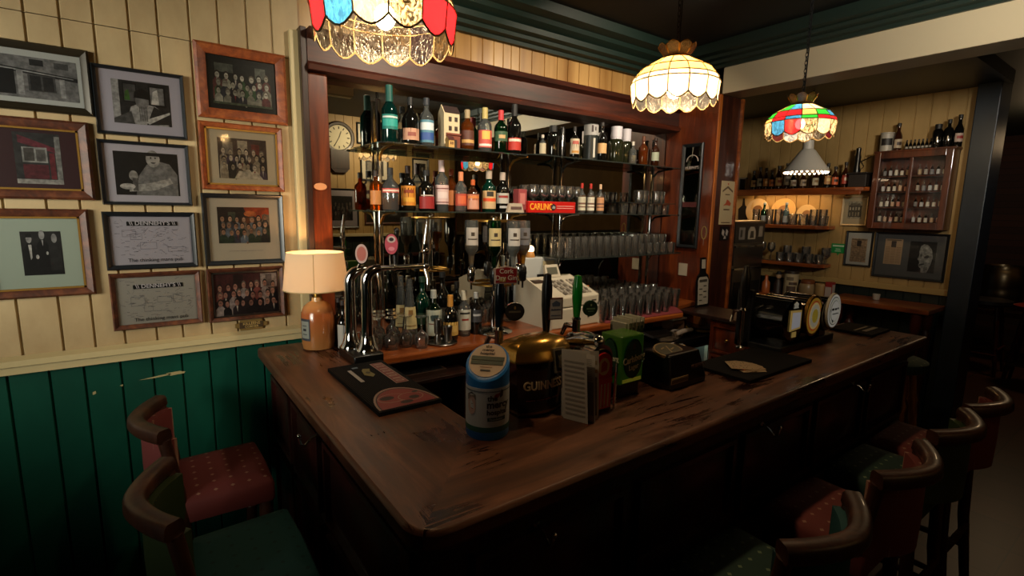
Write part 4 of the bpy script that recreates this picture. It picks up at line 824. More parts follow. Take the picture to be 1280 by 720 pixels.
# ---------------------------------------------------------------- optics stand
ox, oy = 1.54, 2.40
st = thing('optics_stand', 'revolving chrome optics stand holding upturned spirit bottles', 'optics stand', (ox + .08, oy, SD))
MB().lathe([(.11, 0), (.115, .006), (.10, .016), (.03, .022), (.014, .03), (.012, .66), (.02, .665), (.0, .675)], (ox + .08, oy, SD), 30).build('base_and_pole', chrome, st)
ringz = 1.235
for z in (ringz, 1.59):
    rg = MB()
    rg.tube([(ox + .08 + .13 * math.cos(2 * PI * i / 28), oy + .13 * math.sin(2 * PI * i / 28), z) for i in range(28)], .006, 6, closed=True)
    for k in range(3):
        a = PI * k / 3; rg.tube([(ox + .08 + .13 * math.cos(a), oy + .13 * math.sin(a), z), (ox + .08 - .13 * math.cos(a), oy - .13 * math.sin(a), z)], .005, 6)
    rg.build('holder_ring', brass, st)
specs = [(-2.95, 'clear', 'b0a8a0', 'upturned clear bottle on the optics stand, closest to the chrome tap', 'b8a080'), (-2.15, 'green', 'b8a878', 'upturned green whiskey bottle with cream label on the optics stand', '1a3a20'), (-1.5, 'clear', 'b4b0ac', 'upturned clear gin bottle with white label on the optics stand', 'c0c0b8'),
         (-.85, 'clear', '6a6a70', 'upturned clear bottle with grey label and golden contents on the optics stand', 'd8a040'), (-.1, 'amber', '4a2a18', 'upturned rum bottle with brown label, closest to the till', 'b8641c'), (1.2, 'dark', '2a2018', 'upturned dark bottle at the back of the optics stand', '1a1410')]
for a, gl, lc, lb, lq in specs:
    x = ox + .08 + .172 * math.cos(a); y = oy + .172 * math.sin(a); z = 1.34
    pr_ = [(.011, 0), (.012, .05), (.02, .07), (.036, .095), (.038, .11), (.038, .245), (.034, .255), (.0001, .256)]
    ob = tag(MB().lathe(pr_, (x, y, z), 18).build('optic_bottle', GL[gl]), lb, 'bottle', 'upturned bottles on the optics stand')
    aa = math.atan2(-y, -x) * .6 - PI * .2
    MB().lathe([(.0392, .12), (.0392, .215)], (x, y, z), 10, 0, aa - 1, aa + 1).lathe([(.0398, .15), (.0398, .156)], (x, y, z), 8, 1, aa - .7, aa + .7).lathe([(.0398, .17), (.0398, .19)], (x, y, z), 6, 1, aa - .25, aa + .25).build('paper_label', [pm(lc), pm('3a3028')], ob)
    if lq: MB().lathe([(.010, .005), (.018, .07), (.034, .095), (.0355, .11), (.0355, .15 if a > -1 else .13), (.0001, .15 if a > -1 else .13)], (x, y, z), 14).build('liquid', glassy('liq_' + lq, lq, .45, .5), ob)
    MB().lathe([(.016, 0), (.022, -.012), (.022, -.075), (.016, -.085), (.006, -.09), (.006, -.125), (.0001, -.125)], (x, y, z), 14).lathe([(.024, -.03), (.024, -.045)], (x, y, z), 14).build('optic_measure', [black if lq[0] != 'b' else chrome], ob)
fp = tag(MB().lathe([(.034, 0), (.034, .012), (.03, .014), (.0001, .014)], seg=24).build('round_badge', black), None, None)
fp.location = (0, 0, 0); D.objects.remove(fp, do_unlink=True)
bd = MB(); bd.T = BACK(ox + .01, 1.205, 2.262); bd.lathe([(.034, 0), (.034, .01), (.0001, .01)], seg=24, m=0).lathe([(.030, .0105), (.026, .0115)], seg=24, m=1).prism([(-.012, -.016), (.012, -.016), (.012, .016), (-.012, .016)], .0105, .0125, 1).prism([(-.005, -.016), (-.003, -.016), (-.003, .016), (-.005, .016)], .0125, .013, 0)
bd.build('round_badge', [black, pm('b8a88c')], st)

# ================================================================ glasses
def shell(prof, t=.0022):
    inner = [(max(r - t, .0005), z + (t * 2 if i == 0 else 0)) for i, (r, z) in enumerate(prof)]
    return prof + inner[::-1] + [(.0003, inner[0][1])]
GT = {}
def gl_mesh(kind):
    if kind in GT: return GT[kind]
    mb = MB()
    if kind == 'pint': mb.lathe(shell([(.029, 0), (.031, .01), (.038, .10), (.042, .115), (.041, .15)]), seg=18)
    if kind == 'highball': mb.lathe(shell([(.030, 0), (.031, .004), (.034, .14)]), seg=18)
    if kind == 'tumbler': mb.lathe(shell([(.032, 0), (.036, .02), (.039, .085)]), seg=18)
    if kind == 'wine': mb.lathe([(.033, 0), (.033, .003), (.006, .006), (.004, .012), (.004, .07), (.012, .078), (.033, .10), (.036, .125), (.030, .165), (.0285, .165), (.034, .125), (.030, .10), (.008, .082), (.0003, .082)], seg=18)
    if kind == 'wine_down': mb.lathe([(.030, 0), (.036, .04), (.033, .065), (.012, .087), (.004, .095), (.004, .153), (.006, .159), (.033, .162), (.033, .165), (.0003, .165)], seg=18)
    if kind == 'mug':
        mb.lathe(shell([(.036, 0), (.040, .008), (.037, .05), (.041, .10)], .003), seg=18)
        mb.tube([(.037, 0, .085), (.06, 0, .09), (.07, 0, .06), (.062, 0, .025), (.037, 0, .02)], .005, 6)
    if kind == 'goblet': mb.lathe([(.034, 0), (.034, .004), (.008, .008), (.006, .04), (.02, .05), (.04, .075), (.042, .12), (.04, .15), (.0385, .15), (.039, .075), (.0003, .055)], seg=18)
    GT[kind] = mb.mesh('drinking_glass', clear, True, 50); return GT[kind]
NAMES = {'pint': 'pint_glass', 'highball': 'highball_glass', 'tumbler': 'tumbler', 'wine': 'wine_glass', 'wine_down': 'wine_glass', 'mug': 'glass_mug', 'goblet': 'beer_goblet'}
def glass(kind, x, y, z, label, group, s=1.0, rz=0):
    o = D.objects.new(NAMES[kind], gl_mesh(kind)); COL.objects.link(o); o.location = room((x, y, z)); o.rotation_euler = (0, 0, rz); s *= UNIT[0]; o.scale = (s, s, s)
    return tag(o, label, 'glass', group)
J = lambda a: random.uniform(-a, a)
for j in range(3):
    for i in range(10): glass('highball', 2.29 + i * .073 + J(.003), 2.50 + j * .076, SCz, 'tall straight glass in the rows on the lowest glass shelf', 'tall glasses on the lowest glass shelf', .97)
for j in range(3):
    for i in range(5): glass('tumbler' if j == 0 else 'goblet', 3.04 + i * .086 + J(.004), 2.51 + j * .09, SCz, ('cut tumbler beside the tall glasses on the lowest shelf' if j == 0 else 'bowl glass behind the cut tumblers on the lowest shelf'), 'tumblers on the lowest glass shelf' if j == 0 else 'bowl glasses on the lowest glass shelf', .95)
for j in range(2):
    for i in range(6): glass('wine', 2.05 + i * .078 + J(.006), 2.59 + j * .09, SBz, 'stemmed glass behind the red CARLING sign', 'stemmed glasses behind the red sign', 1.08)
for j in range(2):
    for i in range(6): glass('tumbler', 2.86 + i * .095, 2.55 + j * .10, SBz, 'short glass in the bottom layer by the fourth upright', 'short glasses under the glass tray', .9)
tag(MB().box(2.80, 3.42, 2.51, 2.70, SBz + .079, SBz + .085).build('glass_tray', shelfglass, None, False, .001), 'thin glass tray resting on the short glasses', 'tray')
for x, y in ((3.04, 2.56), (3.14, 2.60), (3.24, 2.56), (3.34, 2.6)): glass('mug', x, y, SBz + .087, 'dimpled glass mug standing on the glass tray', 'glass mugs on the tray', .9, PI / 2 + J(.3))
for j, (y, k) in enumerate(((2.24, 'pint'), (2.33, 'pint'), (2.43, 'goblet'), (2.53, 'wine'), (2.63, 'pint'), (2.72, 'goblet'))):
    for i in range(9 if j > 0 else 8):
        x = (2.48 if j > 0 else 2.36) + i * .092 + J(.008) + (.02 if j % 2 else 0)
        if j == 0 and x > 3.1: continue
        glass(k, x, y + J(.006), SD, {'pint': 'pint glass in the crowded rows right of the till', 'goblet': 'stemmed beer glass among the rows right of the till', 'wine': 'wine glass in the crowded rows right of the till'}[k], {'pint': 'pint glasses on the back bar', 'goblet': 'beer goblets on the back bar', 'wine': 'wine glasses on the back bar'}[k], .93)
for x, y in ((3.30, 2.45), (3.40, 2.50), (3.48, 2.58), (3.36, 2.60), (3.45, 2.70)): glass('mug', x, y, SD, 'glass jug at the panelled end of the back bar', 'glass jugs by the panelled end', .95, PI / 2 + J(.3))
for i, (x, y) in enumerate(((.98, 2.36), (1.06, 2.37), (.95, 2.45), (1.03, 2.455), (.98, 2.54), (1.06, 2.545), (.90, 2.38), (1.12, 2.31), (.91, 2.53))):
    glass('wine_down', x, y, SD, 'upside-down stemmed glass behind the chrome beer columns', 'upturned stemmed glasses on the back bar', 1.0)
for i, (x, y) in enumerate(((1.86, 2.60), (1.94, 2.62), (1.78, 2.62), (1.70, 2.64), (1.90, 2.70), (1.80, 2.71))):
    glass('tumbler', x, y, SD, 'short tumbler behind the foot of the optics stand', 'tumblers behind the optics stand', 1.1)
# bar towel
tag(MB().prism([(2.36, 2.20), (3.10, 2.155), (3.22, 2.30), (3.22, 2.36), (2.36, 2.36)], SD, SD + .004).build('bar_towel', mat('towel_red', '6a1c20', .95), None, False), 'dark red bar towel under the front row of glasses', 'towel')

# ---------------------------------------------------------------- till
T0 = Vector((1.93, 2.24, SD)); tw = .40
tl2 = thing('cash_register', 'old cream cash register beside the optics stand', 'cash register', (T0.x, T0.y, T0.z))
tm = mat('till_cream', 'b4ab98', .45)
def yzprism(mb, pts, x0, x1, m=0):
    n = len(pts); mb.add([(x0, a, b) for a, b in pts] + [(x1, a, b) for a, b in pts], [tuple(range(n)), tuple(range(n, 2 * n))[::-1]] + [(i, (i + 1) % n, n + (i + 1) % n, n + i) for i in range(n)], m); return mb
y0 = T0.y; z0 = T0.z
yzprism(MB(), [(y0, z0), (y0 + .36, z0), (y0 + .36, z0 + .12), (y0, z0 + .12)], T0.x, T0.x + tw).build('drawer_unit', tm, tl2, False, .006)
yzprism(MB(), [(y0 + .01, z0 + .125), (y0 + .36, z0 + .125), (y0 + .36, z0 + .27), (y0 + .28, z0 + .28), (y0 + .01, z0 + .185)], T0.x + .005, T0.x + tw - .005).build('upper_case', tm, tl2, False, .006)
sl = (.28 - .185) / .27
kz = lambda y: z0 + .185 + (y - y0 - .01) * sl
for cols_ in (range(0, 5), range(6, 9)):
    kk = MB()
    for i in cols_:
        for j in range(6):
            x = T0.x + .14 + i * .026; y = y0 + .04 + j * .03
            kk.add([(x, y, kz(y) + .001), (x + .02, y, kz(y) + .001), (x + .02, y + .023, kz(y + .023) + .001), (x, y + .023, kz(y + .023) + .001), (x + .002, y + .002, kz(y) + .010), (x + .018, y + .002, kz(y) + .010), (x + .018, y + .021, kz(y + .021) + .010), (x + .002, y + .021, kz(y + .021) + .010)],
                   [(0, 1, 5, 4), (1, 2, 6, 5), (2, 3, 7, 6), (3, 0, 4, 7), (4, 5, 6, 7)], 0 if (i + j) % 3 else 1)
    kk.build('key_block', [pm('8c8478'), pm('5a5248')], tl2, False)
MB().box(T0.x + .03, T0.x + .10, y0 + .2, y0 + .25, kz(y0 + .22) - .004, kz(y0 + .22) + .012).build('printer_slot', pm('3a2a22'), tl2, False)
ds = MB(); ds.T = M4((T0.x + .17, y0 + .28, z0 + .27), (1, 0, 0), (0, .35, .94)); ds.prism([(0, 0), (.13, 0), (.12, .085), (.01, .085)], 0, .02, 0).box(.022, .108, .018, .066, .0201, .0215, 1)
ds.build('display', [tm, pm('4a4a3c')], tl2, False)
MB().box(T0.x + tw - .09, T0.x + tw - .055, y0 - .002, y0 + .001, z0 + .07, z0 + .085).lathe([(.008, 0), (.008, .002)], (0, 0, 0)).build('lock', pm('3a3430'), tl2, False) if False else MB().box(T0.x + tw - .10, T0.x + tw - .085, y0 - .003, y0 + .001, z0 + .05, z0 + .062).box(T0.x + tw - .06, T0.x + tw - .02, y0 + .007, y0 + .011, z0 + .15, z0 + .156).build('lock', pm('3a3430'), tl2, False)
# white cabinet behind the till + cards
cb = tag(MB().box(2.03, 2.36, 2.68, 2.765, SD, 1.335).build('white_fuse_cabinet', mat('grey_white', 'a8aaa8', .35), None, False, .006), 'pale grey metal cabinet against the mirror behind the till', 'cabinet')
MB().box(2.22, 2.32, 2.675, 2.68, 1.28, 1.31).build('yellow_notice', pm('b8a884'), cb, False); MB().box(2.17, 2.33, 2.672, 2.68, 1.16, 1.22).build('dark_grille', black, cb, False)
lp = thing('lamp_reflection', 'little glowing globe added for a lamp reflected in the bar mirror', 'lamp', (2.14, 2.72, 1.335))  # added on the cabinet in place of a room lamp's reflection
MB().lathe([(.03, 0), (.032, .006), (.024, .035), (.02, .04)], (2.14, 2.72, 1.335), 16).build('base', mat('lamp_tan', 'b07a3c', .5), lp)
MB().ball((2.14, 2.72, 1.39), .026, 0, 14, 8).build('globe', emitm('globe_glow', 'ffd6a0', 5), lp)
for k, (x, lb, c) in enumerate(((2.42, 'small pot with orange lid behind the cash register', 'c0682c'), (2.36, 'small pot with blue lid behind the cash register', '5a7080'))):
    o = cyl('jar', lb, 'jar', x, 2.47, SD, [(.03, 0), (.032, .01), (.032, .16), (.026, .17)], mat('pot_%d' % k, ['6a7050', '8a8478'][k], .5)); MB().lathe([(.03, .165), (.03, .205), (.0001, .206)], (x, 2.47, SD), 16).build('lid', pm(c), o)
unit(1)
# ================================================================ things on the counter
# double chrome column
tf = thing('beer_font', 'double chrome swan-neck beer font with pink oval badges', 'beer font', (.655, 1.88, H))
MB().box(.60, .715, 1.80, 1.985, H, H + .035).build('font_base', black, tf, True, .006)
for k, (x, y, top, reach) in enumerate(((.635, 1.935, 1.395, .06), (.672, 1.855, 1.405, .19))):
    m = MB(); m.lathe([(.042, 0), (.042, .008), (.034, .02), (.026, .045), (.024, .06)], (x, y, H + .035), 20)
    arc = [(x, y, H + .06), (x, y, top - .08), (x, y, top - .03)] + [(x + .05 - .05 * math.cos(a), y - .004 * i, top - .03 + .05 * math.sin(a)) for i, a in enumerate([PI / 2 * q / 5 for q in range(1, 6)])]
    m.tube(arc, [.022] * 3 + [.0215, .021, .020, .018, .016], 16); e = arc[-1]
    m.tube([e, (e[0] + reach, e[1], e[2])], .010, 12).ball((e[0] + reach, e[1], e[2]), .016).ball((e[0] + reach * .3, e[1], e[2]), .013)
    m.tube([(e[0] + reach, e[1], e[2]), (e[0] + reach, e[1], e[2] - .02), (e[0] + reach, e[1] - .02, e[2] - .05), (e[0] + reach, e[1] - .02, e[2] - .10)], [.010, .010, .008, .006], 10)
    m.build('chrome_column', chrome, tf)
    if k: MB().tube([(e[0] + reach, e[1], e[2] + .01), (e[0] + reach, e[1], e[2] + .05), (e[0] + reach, e[1], e[2] + .055), (e[0] + reach, e[1], e[2] + .10), (e[0] + reach + .012, e[1], e[2] + .185)], [.012, .012, .015, .011, .008], 12).ball((e[0] + reach, e[1], e[2] + .06), .017).build('tap_handle', chrome, tf)
def oval(M, rx, ry, cols, parent, d=.008, name='badge', extra=()):
    n = 28; mb = MB(); mb.T = M
    def el(a, b): return [(a * math.cos(2 * PI * i / n), b * math.sin(2 * PI * i / n)) for i in range(n)]
    mb.prism(el(rx, ry), 0, d, 0); h = d
    mats_ = [cols[0] if not isinstance(cols[0], str) else pm(cols[0])]
    for k, (s, c) in enumerate(cols[1:]): mats_.append(pm(c) if isinstance(c, str) else c); mb.prism(el(rx * s, ry * s), h, h + .0008, k + 1); h += .0008
    for sh in extra:
        c = sh[-1]; mats_.append(pm(c)); pts = [(sh[1], sh[2]), (sh[3], sh[2]), (sh[3], sh[4]), (sh[1], sh[4])] if sh[0] == 'R' else ([(sh[1] + sh[3] * math.cos(2 * PI * i / 14), sh[2] + sh[4] * math.sin(2 * PI * i / 14)) for i in range(14)] if sh[0] == 'E' else sh[1])
        mb.prism(pts, h, h + .0006, len(mats_) - 1); h += .0006
    return mb.build(name, mats_, parent, True, ang=30)
p = atY(452, 317, 1.90); oval(M4(p, (.92, -.38, 0), (0, 0, 1)), .026, .042, [chrome, (.88, 'b8a09c'), (.66, 'a86058')], tf)
MB().tube([(p.x, p.y + .008, p.z - .03), (.655, 1.92, 1.40)], .006, 8).build('badge_stem', chrome, tf)
p = atY(489, 305, 1.845); b_ = oval(M4(p, (.95, -.31, 0), (0, 0, 1)), .027, .043, [chrome, (.9, 'b04a5c')], tf, extra=[('E', .0, .018, .016, .013, 'b8a8a4'), ('E', 0, .018, .009, .007, '2a2028'), ('E', .0, -.018, .012, .008, 'd08090')])
MB().tube([(p.x, p.y + .006, p.z - .035), (p.x, p.y + .006, 1.41)], .006, 8).build('badge_stem', chrome, tf)
MB().tube([(p.x + .02, p.y + .01, 1.42), (p.x + .02, p.y + .012, 1.47), (p.x + .028, p.y + .012, 1.56)], [.008, .012, .010], 10).ball((p.x + .028, p.y + .012, 1.565), .012).build('tap_handle', black, tf)
def rubber(nt, b):
    c = coords(nt, (170, 170, 1)); v = N(nt, 'TexVoronoi', Scale=1.0); v.inputs['Randomness'].default_value = 0; nt.links.new(c, v.inputs['Vector']); bump(nt, b, v.outputs[0], .6, .003)
mat('rubber_mat', '0a0808', .8, spec=.15, build=rubber)
# bar mat with red roundel
def mat_thing(x0, x1, y0, y1, label, rot=0): 
    o = MB().box(x0, x1, y0, y1, H, H + .012).box(x0 + .004, x1 - .004, y0 + .004, y1 - .004, H + .012, H + .0125).build('bar_mat', mat('rubber_mat', '100d0d', .6), None, True, .003)
    return tag(o, label, 'bar mat')
m1 = mat_thing(.500, .698, 1.305, 1.79, 'black rubber bar mat with large red roundel and red lettered strip')
mi = []; mb = MB(); S = Matrix.Translation((.500, 1.305, H + .0128))
cR = '7a2c2c'; cW = '8a7468'
sh = [('P', [(.1 + .094 * math.cos(a), .012 + .16 * math.sin(a)) for a in [PI * i / 20 for i in range(21)]], cW), ('P', [(.1 + .088 * math.cos(a), .012 + .15 * math.sin(a)) for a in [PI * i / 20 for i in range(21)]], '1a1010'),
      ('P', [(.1 + .085 * math.cos(a), .012 + .145 * math.sin(a)) for a in [PI * i / 20 for i in range(21)]], cR),
      ('E', .075, .085, .046, .036, cW), ('E', .075, .085, .043, .033, cR), ('E', .06, .09, .022, .016, '1a1210'), ('E', .128, .07, .04, .034, cW), ('E', .128, .07, .037, .031, cR), ('E', .135, .06, .016, .014, '1a1210'), ('E', .10, .035, .02, .012, '1a1210'), ('E', .155, .10, .01, .008, '1a1210'),
      ('R', .138, .20, .182, .445, cW), ('R', .141, .203, .179, .442, '6a2a28'), ('R', .045, .27, .058, .41, '9a9088')]
sh += [('R', .146, .214 + i * .029, .174, .214 + i * .029 + (.012 if i % 2 else .018), cW) for i in range(8)] + [('R', .152, .218 + i * .058, .168, .224 + i * .058, '6a2a28') for i in range(4)]
sh += [('P', [(.078, .33), (.098, .30), (.112, .32), (.108, .36), (.118, .39), (.096, .40), (.086, .38)], '6a6030'), ('E', .098, .35, .008, .012, '2a2410'), ('R', .066, .415, .086, .43, '5a6a7a')]
flat(mb, S, sh, mi, 0, .00012); mb.build('printed_design', [pm(c) for c in mi], m1, False)
# little drip tray below the shelf edge, glasses beneath
dt = tag(MB().box(.76, 1.02, 1.86, 2.02, .955, .972).box(.77, 1.01, 1.87, 2.01, .972, .974, 1).build('drip_tray', [mat('tray_brown', '2a1a10', .4), black], None, False, .002), 'dark drip tray with criss-cross mat under the tap', 'tray')
mb = MB()
for i in range(6): mb.tube([(.775 + i * .045, 1.872, .976), (.80 + i * .042, 2.008, .976)], .0018, 4)
mb.build('wire_grid', steel, dt)
MB().box(.72, 1.10, 1.84, 2.04, .3, .955).build('x', darkwood) if False else tag(MB().box(.705, 1.12, 1.82, 2.06, .94, .955).box(.72, .74, 1.83, 2.05, 0, .94).box(1.09, 1.11, 1.83, 2.05, 0, .94).build('low_shelf', darkwood, None, False, .002), 'dark low shelf behind the chrome font carrying the drip tray', 'shelf')
ub = tag(MB().box(.70, .98, 1.16, 1.80, .60, .62).box(.96, .98, 1.16, 1.80, 0, .6).build('under_counter_shelf', redwood, None, False, .002), 'brown shelf under the inner edge of the counter beside the charity box', 'shelf')
for i in range(5): glass('tumbler', .76 + (i % 2) * .09, 1.25 + i * .1, .62, 'glass on the low brown shelf under the counter edge', 'glasses under the counter edge', 1.0)
# charity box
CBc = Vector((.700, 1.058, H)); R_ = .0565
ch = thing('charity_box', 'blue and white mercy hospital collection tin with slanted top', 'collection box', CBc)
yaw = math.atan2(-CBc.y, -CBc.x)  # faces the customers
def cbz(a, hi=.225, lo=.155): return (hi + lo) / 2 - (hi - lo) / 2 * math.cos(a - yaw + .2)
n = 36; vs = []; 
for z in (0, .006):
    for i in range(n): a = 2 * PI * i / n; r = R_ * (.96 if z == 0 else 1.0); vs.append((CBc.x + r * math.cos(a), CBc.y + r * math.sin(a), H + z))
for i in range(n): a = 2 * PI * i / n; vs.append((CBc.x + R_ * math.cos(a), CBc.y + R_ * math.sin(a), H + cbz(a)))
for i in range(n): a = 2 * PI * i / n; vs.append((CBc.x + R_ * .93 * math.cos(a), CBc.y + R_ * .93 * math.sin(a), H + .19 + (cbz(a) - .19) * .93 + .004))
fs = [tuple(range(n))[::-1]] + [(j * n + i, j * n + (i + 1) % n, (j + 1) * n + (i + 1) % n, (j + 1) * n + i) for j in range(3) for i in range(n)] + [tuple(range(3 * n, 4 * n))]
MB().add(vs, fs).build('tin_body', mat('charity_blue', '1c6cb4', .35), ch, True, ang=30)
n2 = 30; vs = [(CBc.x, CBc.y, H + .196)]
for i in range(n2): a = 2 * PI * i / n2; vs.append((CBc.x + R_ * .86 * math.cos(a), CBc.y + R_ * .86 * math.sin(a), H + .19 + (cbz(a) - .19) * .86 + .0065))
vs[0] = (CBc.x, CBc.y, H + .1965)
MB().add(vs, [(0, i + 1, (i + 1) % n2 + 1) for i in range(n2)]).build('top_label', pm('b09a84'), ch, False)
yz = yaw - .2; fdir = Vector((math.cos(yz), math.sin(yz), 0)); slope = -.035 / R_
up3 = (-fdir + Vector((0, 0, -slope))).normalized() ; xr = Vector((-fdir.y, fdir.x, 0))
if xr.dot(Vector((1, 0, 0))) < 0: xr = -xr
TM = M4((CBc.x, CBc.y, H + .1985), xr, up3); 
text('the\nmercy\nhospital', .0125, pm('2a1c18'), TM @ Matrix.Translation((-.004, .032, 0)), ch, ext=.0002, bold=.0003)
q = MB(); q.T = TM; q.box(-.043, .043, -.004, -.001 + .010, .0, .0006, 0).box(-.042, .042, -.018, -.006, 0, .0006, 0).box(-.013, .013, -.040, -.036, 0, .001, 1).box(-.016, .016, -.028, -.026, 0, .0006, 2)
q.build('top_print', [pm('24301c'), pm('14100c'), pm('8a6a50')], ch, False)
text('Please support local\nhospital fund', .0085, pm('b8a890'), TM @ Matrix.Translation((0, -.004, .0008)), ch, ext=.0002) if False else None
def cw(cxx, z, rad):
    def f(p): a = yaw + (p.x + cxx) / rad; return Vector((CBc.x + (rad + p.z) * math.cos(a), CBc.y + (rad + p.z) * math.sin(a), H + z + p.y))
    return f
MB().lathe([(R_ * 1.01, .022), (R_ * 1.01, .138)], CBc, 40).build('wrap_label', pm('a8adb2'), ch)
MB().lathe([(R_ * 1.02, .022), (R_ * 1.02, .036)], CBc, 40, 0).build('green_band', pm('1c4a3c'), ch)
MB().lathe([(R_ * 1.02, .128), (R_ * 1.02, .131)], CBc, 14, 0, yaw - 1.4, yaw + 1.4).build('thin_rule', pm('5a6068'), ch)
MB().lathe([(R_ * 1.02, .052), (R_ * 1.02, .062)], CBc, 14, 0, yaw - .0, yaw + .9).build('foundation_band', pm('1c3a24'), ch)
if 0: MB().lathe([(R_ * 1.02, .128), (R_ * 1.02, .131)], CBc, 14, 1, yaw - 1.4, yaw + 1.4).lathe([(R_ * 1.02, .052), (R_ * 1.02, .062)], CBc, 14, 2, yaw - .0, yaw + .9).build('label_band', [pm('1c4a3c'), pm('5a6068'), pm('1c3a24')], ch)
rr = R_ * 1.025
text('the', .020, pm('1a1414'), None, ch, warp=cw(.000, .112, rr), align='LEFT', ext=.0002, bold=.0006); text('mercy', .026, pm('1a1414'), None, ch, warp=cw(-.002, .095, rr), align='LEFT', ext=.0002, bold=.0009); text('hospital', .0185, pm('1a1414'), None, ch, warp=cw(-.002, .075, rr), align='LEFT', ext=.0002, bold=.0006)
text('Foundation', .008, pm('a8adb2'), None, ch, warp=cw(.005, .057, rr * 1.005), align='LEFT', ext=.0002); text('helpline 1800', .009, pm('a8adb2'), None, ch, warp=cw(-.04, .029, rr), align='LEFT', ext=.0002) if False else None
MB().add([cw(.02, .112, rr)(Vector((x, y, 0))) for x, y in ((-.004, 0), (.004, -.002), (.012, .006), (.016, .016), (.008, .012), (.002, .012), (-.002, .008))], [tuple(range(7))]).add([cw(.034, .112, rr)(Vector((x, y, 0))) for x, y in ((0, 0), (.008, .004), (.01, .018), (.004, .022), (-.002, .01))], [tuple(range(5))], 1).build('emblem', [pm('8a2a20'), pm('2a2018')], ch, False)
# child's portrait on the label
MB().add([cw(-.045, .092, rr)(Vector((.014 * math.cos(a), .026 * math.sin(a), 0))) for a in [2 * PI * i / 16 for i in range(16)]], [tuple(range(16))]).add([cw(-.045, .104, rr * 1.004)(Vector((x, y, 0))) for x, y in ((-.014, -.002), (.0, .012), (.014, .002), (.014, .016), (0, .022), (-.014, .014))], [tuple(range(6))], 1).add([cw(-.041, .094, rr * 1.006)(Vector((x, y, 0))) for x, y in ((-.004, 0), (.0, 0), (0, .002), (-.004, .002))], [(0, 1, 2, 3)], 1).add([cw(-.041, .082, rr * 1.006)(Vector((x, y, 0))) for x, y in ((-.006, 0), (.002, -.001), (.002, .001), (-.006, .002))], [(0, 1, 2, 3)], 2).build('portrait', [pm('a88c84'), pm('5a5450'), pm('7a3a34')], ch, False)
# black stout font box with gold top
GB = Vector((.90, 1.10, H)); gb = thing('stout_font', 'black GUINNESS beer font box with domed gold lid', 'beer font', GB)
def lens(cx, cy, w, d, n=14, f=1.0):
    fr = [(cx - w / 2 + w * i / n, cy - d / 2 * (.55 + .45 * math.sin(PI * i / n)) * f) for i in range(n + 1)]; bk = [(cx + w / 2 - w * i / n, cy + d / 2 * (.8 + .2 * math.sin(PI * i / n))) for i in range(n + 1)]
    return fr + bk
def loft(mb, rings, m=0):
    n = len(rings[0][0]); vs = [(x, y, z) for pts, z in rings for x, y in pts]
    fs = [(j * n + i, j * n + (i + 1) % n, (j + 1) * n + (i + 1) % n, (j + 1) * n + i) for j in range(len(rings) - 1) for i in range(n)]
    fs += [tuple(range(n))[::-1], tuple((len(rings) - 1) * n + i for i in range(n))]
    return mb.add(vs, fs, m)
gx, gy = .898, 1.105
loft(MB(), [(lens(gx, gy, .158, .10), H), (lens(gx, gy, .172, .12), H + .03), (lens(gx, gy, .198, .135), H + .165)]).build('box_body', mat('gloss_black', '0c0706', .16, coat=.5), gb, True, ang=30)
loft(MB(), [(lens(gx, gy, .163, .108), H + .010), (lens(gx, gy, .1665, .112), H + .018)]).build('gold_band', mat('gold_trim', '8a6a3a', .3, .8), gb)
loft(MB(), [(lens(gx, gy, .206, .142), H + .165), (lens(gx, gy, .206, .142), H + .172), (lens(gx, gy, .202, .136), H + .178), (lens(gx, gy, .198, .13), H + .19), (lens(gx, gy, .170, .10), H + .215), (lens(gx, gy, .08, .05), H + .228)]).build('gold_lid', mat('gold_lid', 'a8823c', .22, .85), gb, True, ang=45)
pmx = gx + .026; q = MB(); q.T = M4((pmx, gy - .0665, H + .166), (1, 0, 0), (0, .12, 1))
q.prism([(-.017, -.036), (.017, -.036), (.020, .034), (-.020, .034)], 0, .008, 0).prism([(-.012, -.030), (.012, -.030), (.015, .028), (-.015, .028)], .008, .0095, 1).prism([(-.006, -.02), (.002, -.022), (.008, .0), (.006, .018), (-.002, .01), (-.008, .016), (-.004, 0)], .0095, .011, 0)
q.build('harp_plaque', [mat('silver_gilt', 'b0a890', .25, .8), black], gb)
def gw(p):
    p = p + Vector((-.016, 0, 0)); x = gx + p.x; u = (p.x + .095) / .19; return Vector((x, gy - .1275 / 2 * (.55 + .45 * math.sin(PI * u)) - .0035 - p.z, H + .098 + p.y + 0))
text('GUINNESS', .034, mat('letter_gold', 'c0a888', .45), None, gb, warp=gw, ext=.0012, sx=.80, bold=.0006)
def gw2(p): v = gw(p); v.z -= .042; v.y += .004; return v
text('Est. Draught', .013, pm('7a2418'), None, gb, warp=gw2, ext=.0008) if False else text('~~ ~~~~ ~~', .02, pm('7a2418'), None, gb, warp=gw2, ext=.0008)
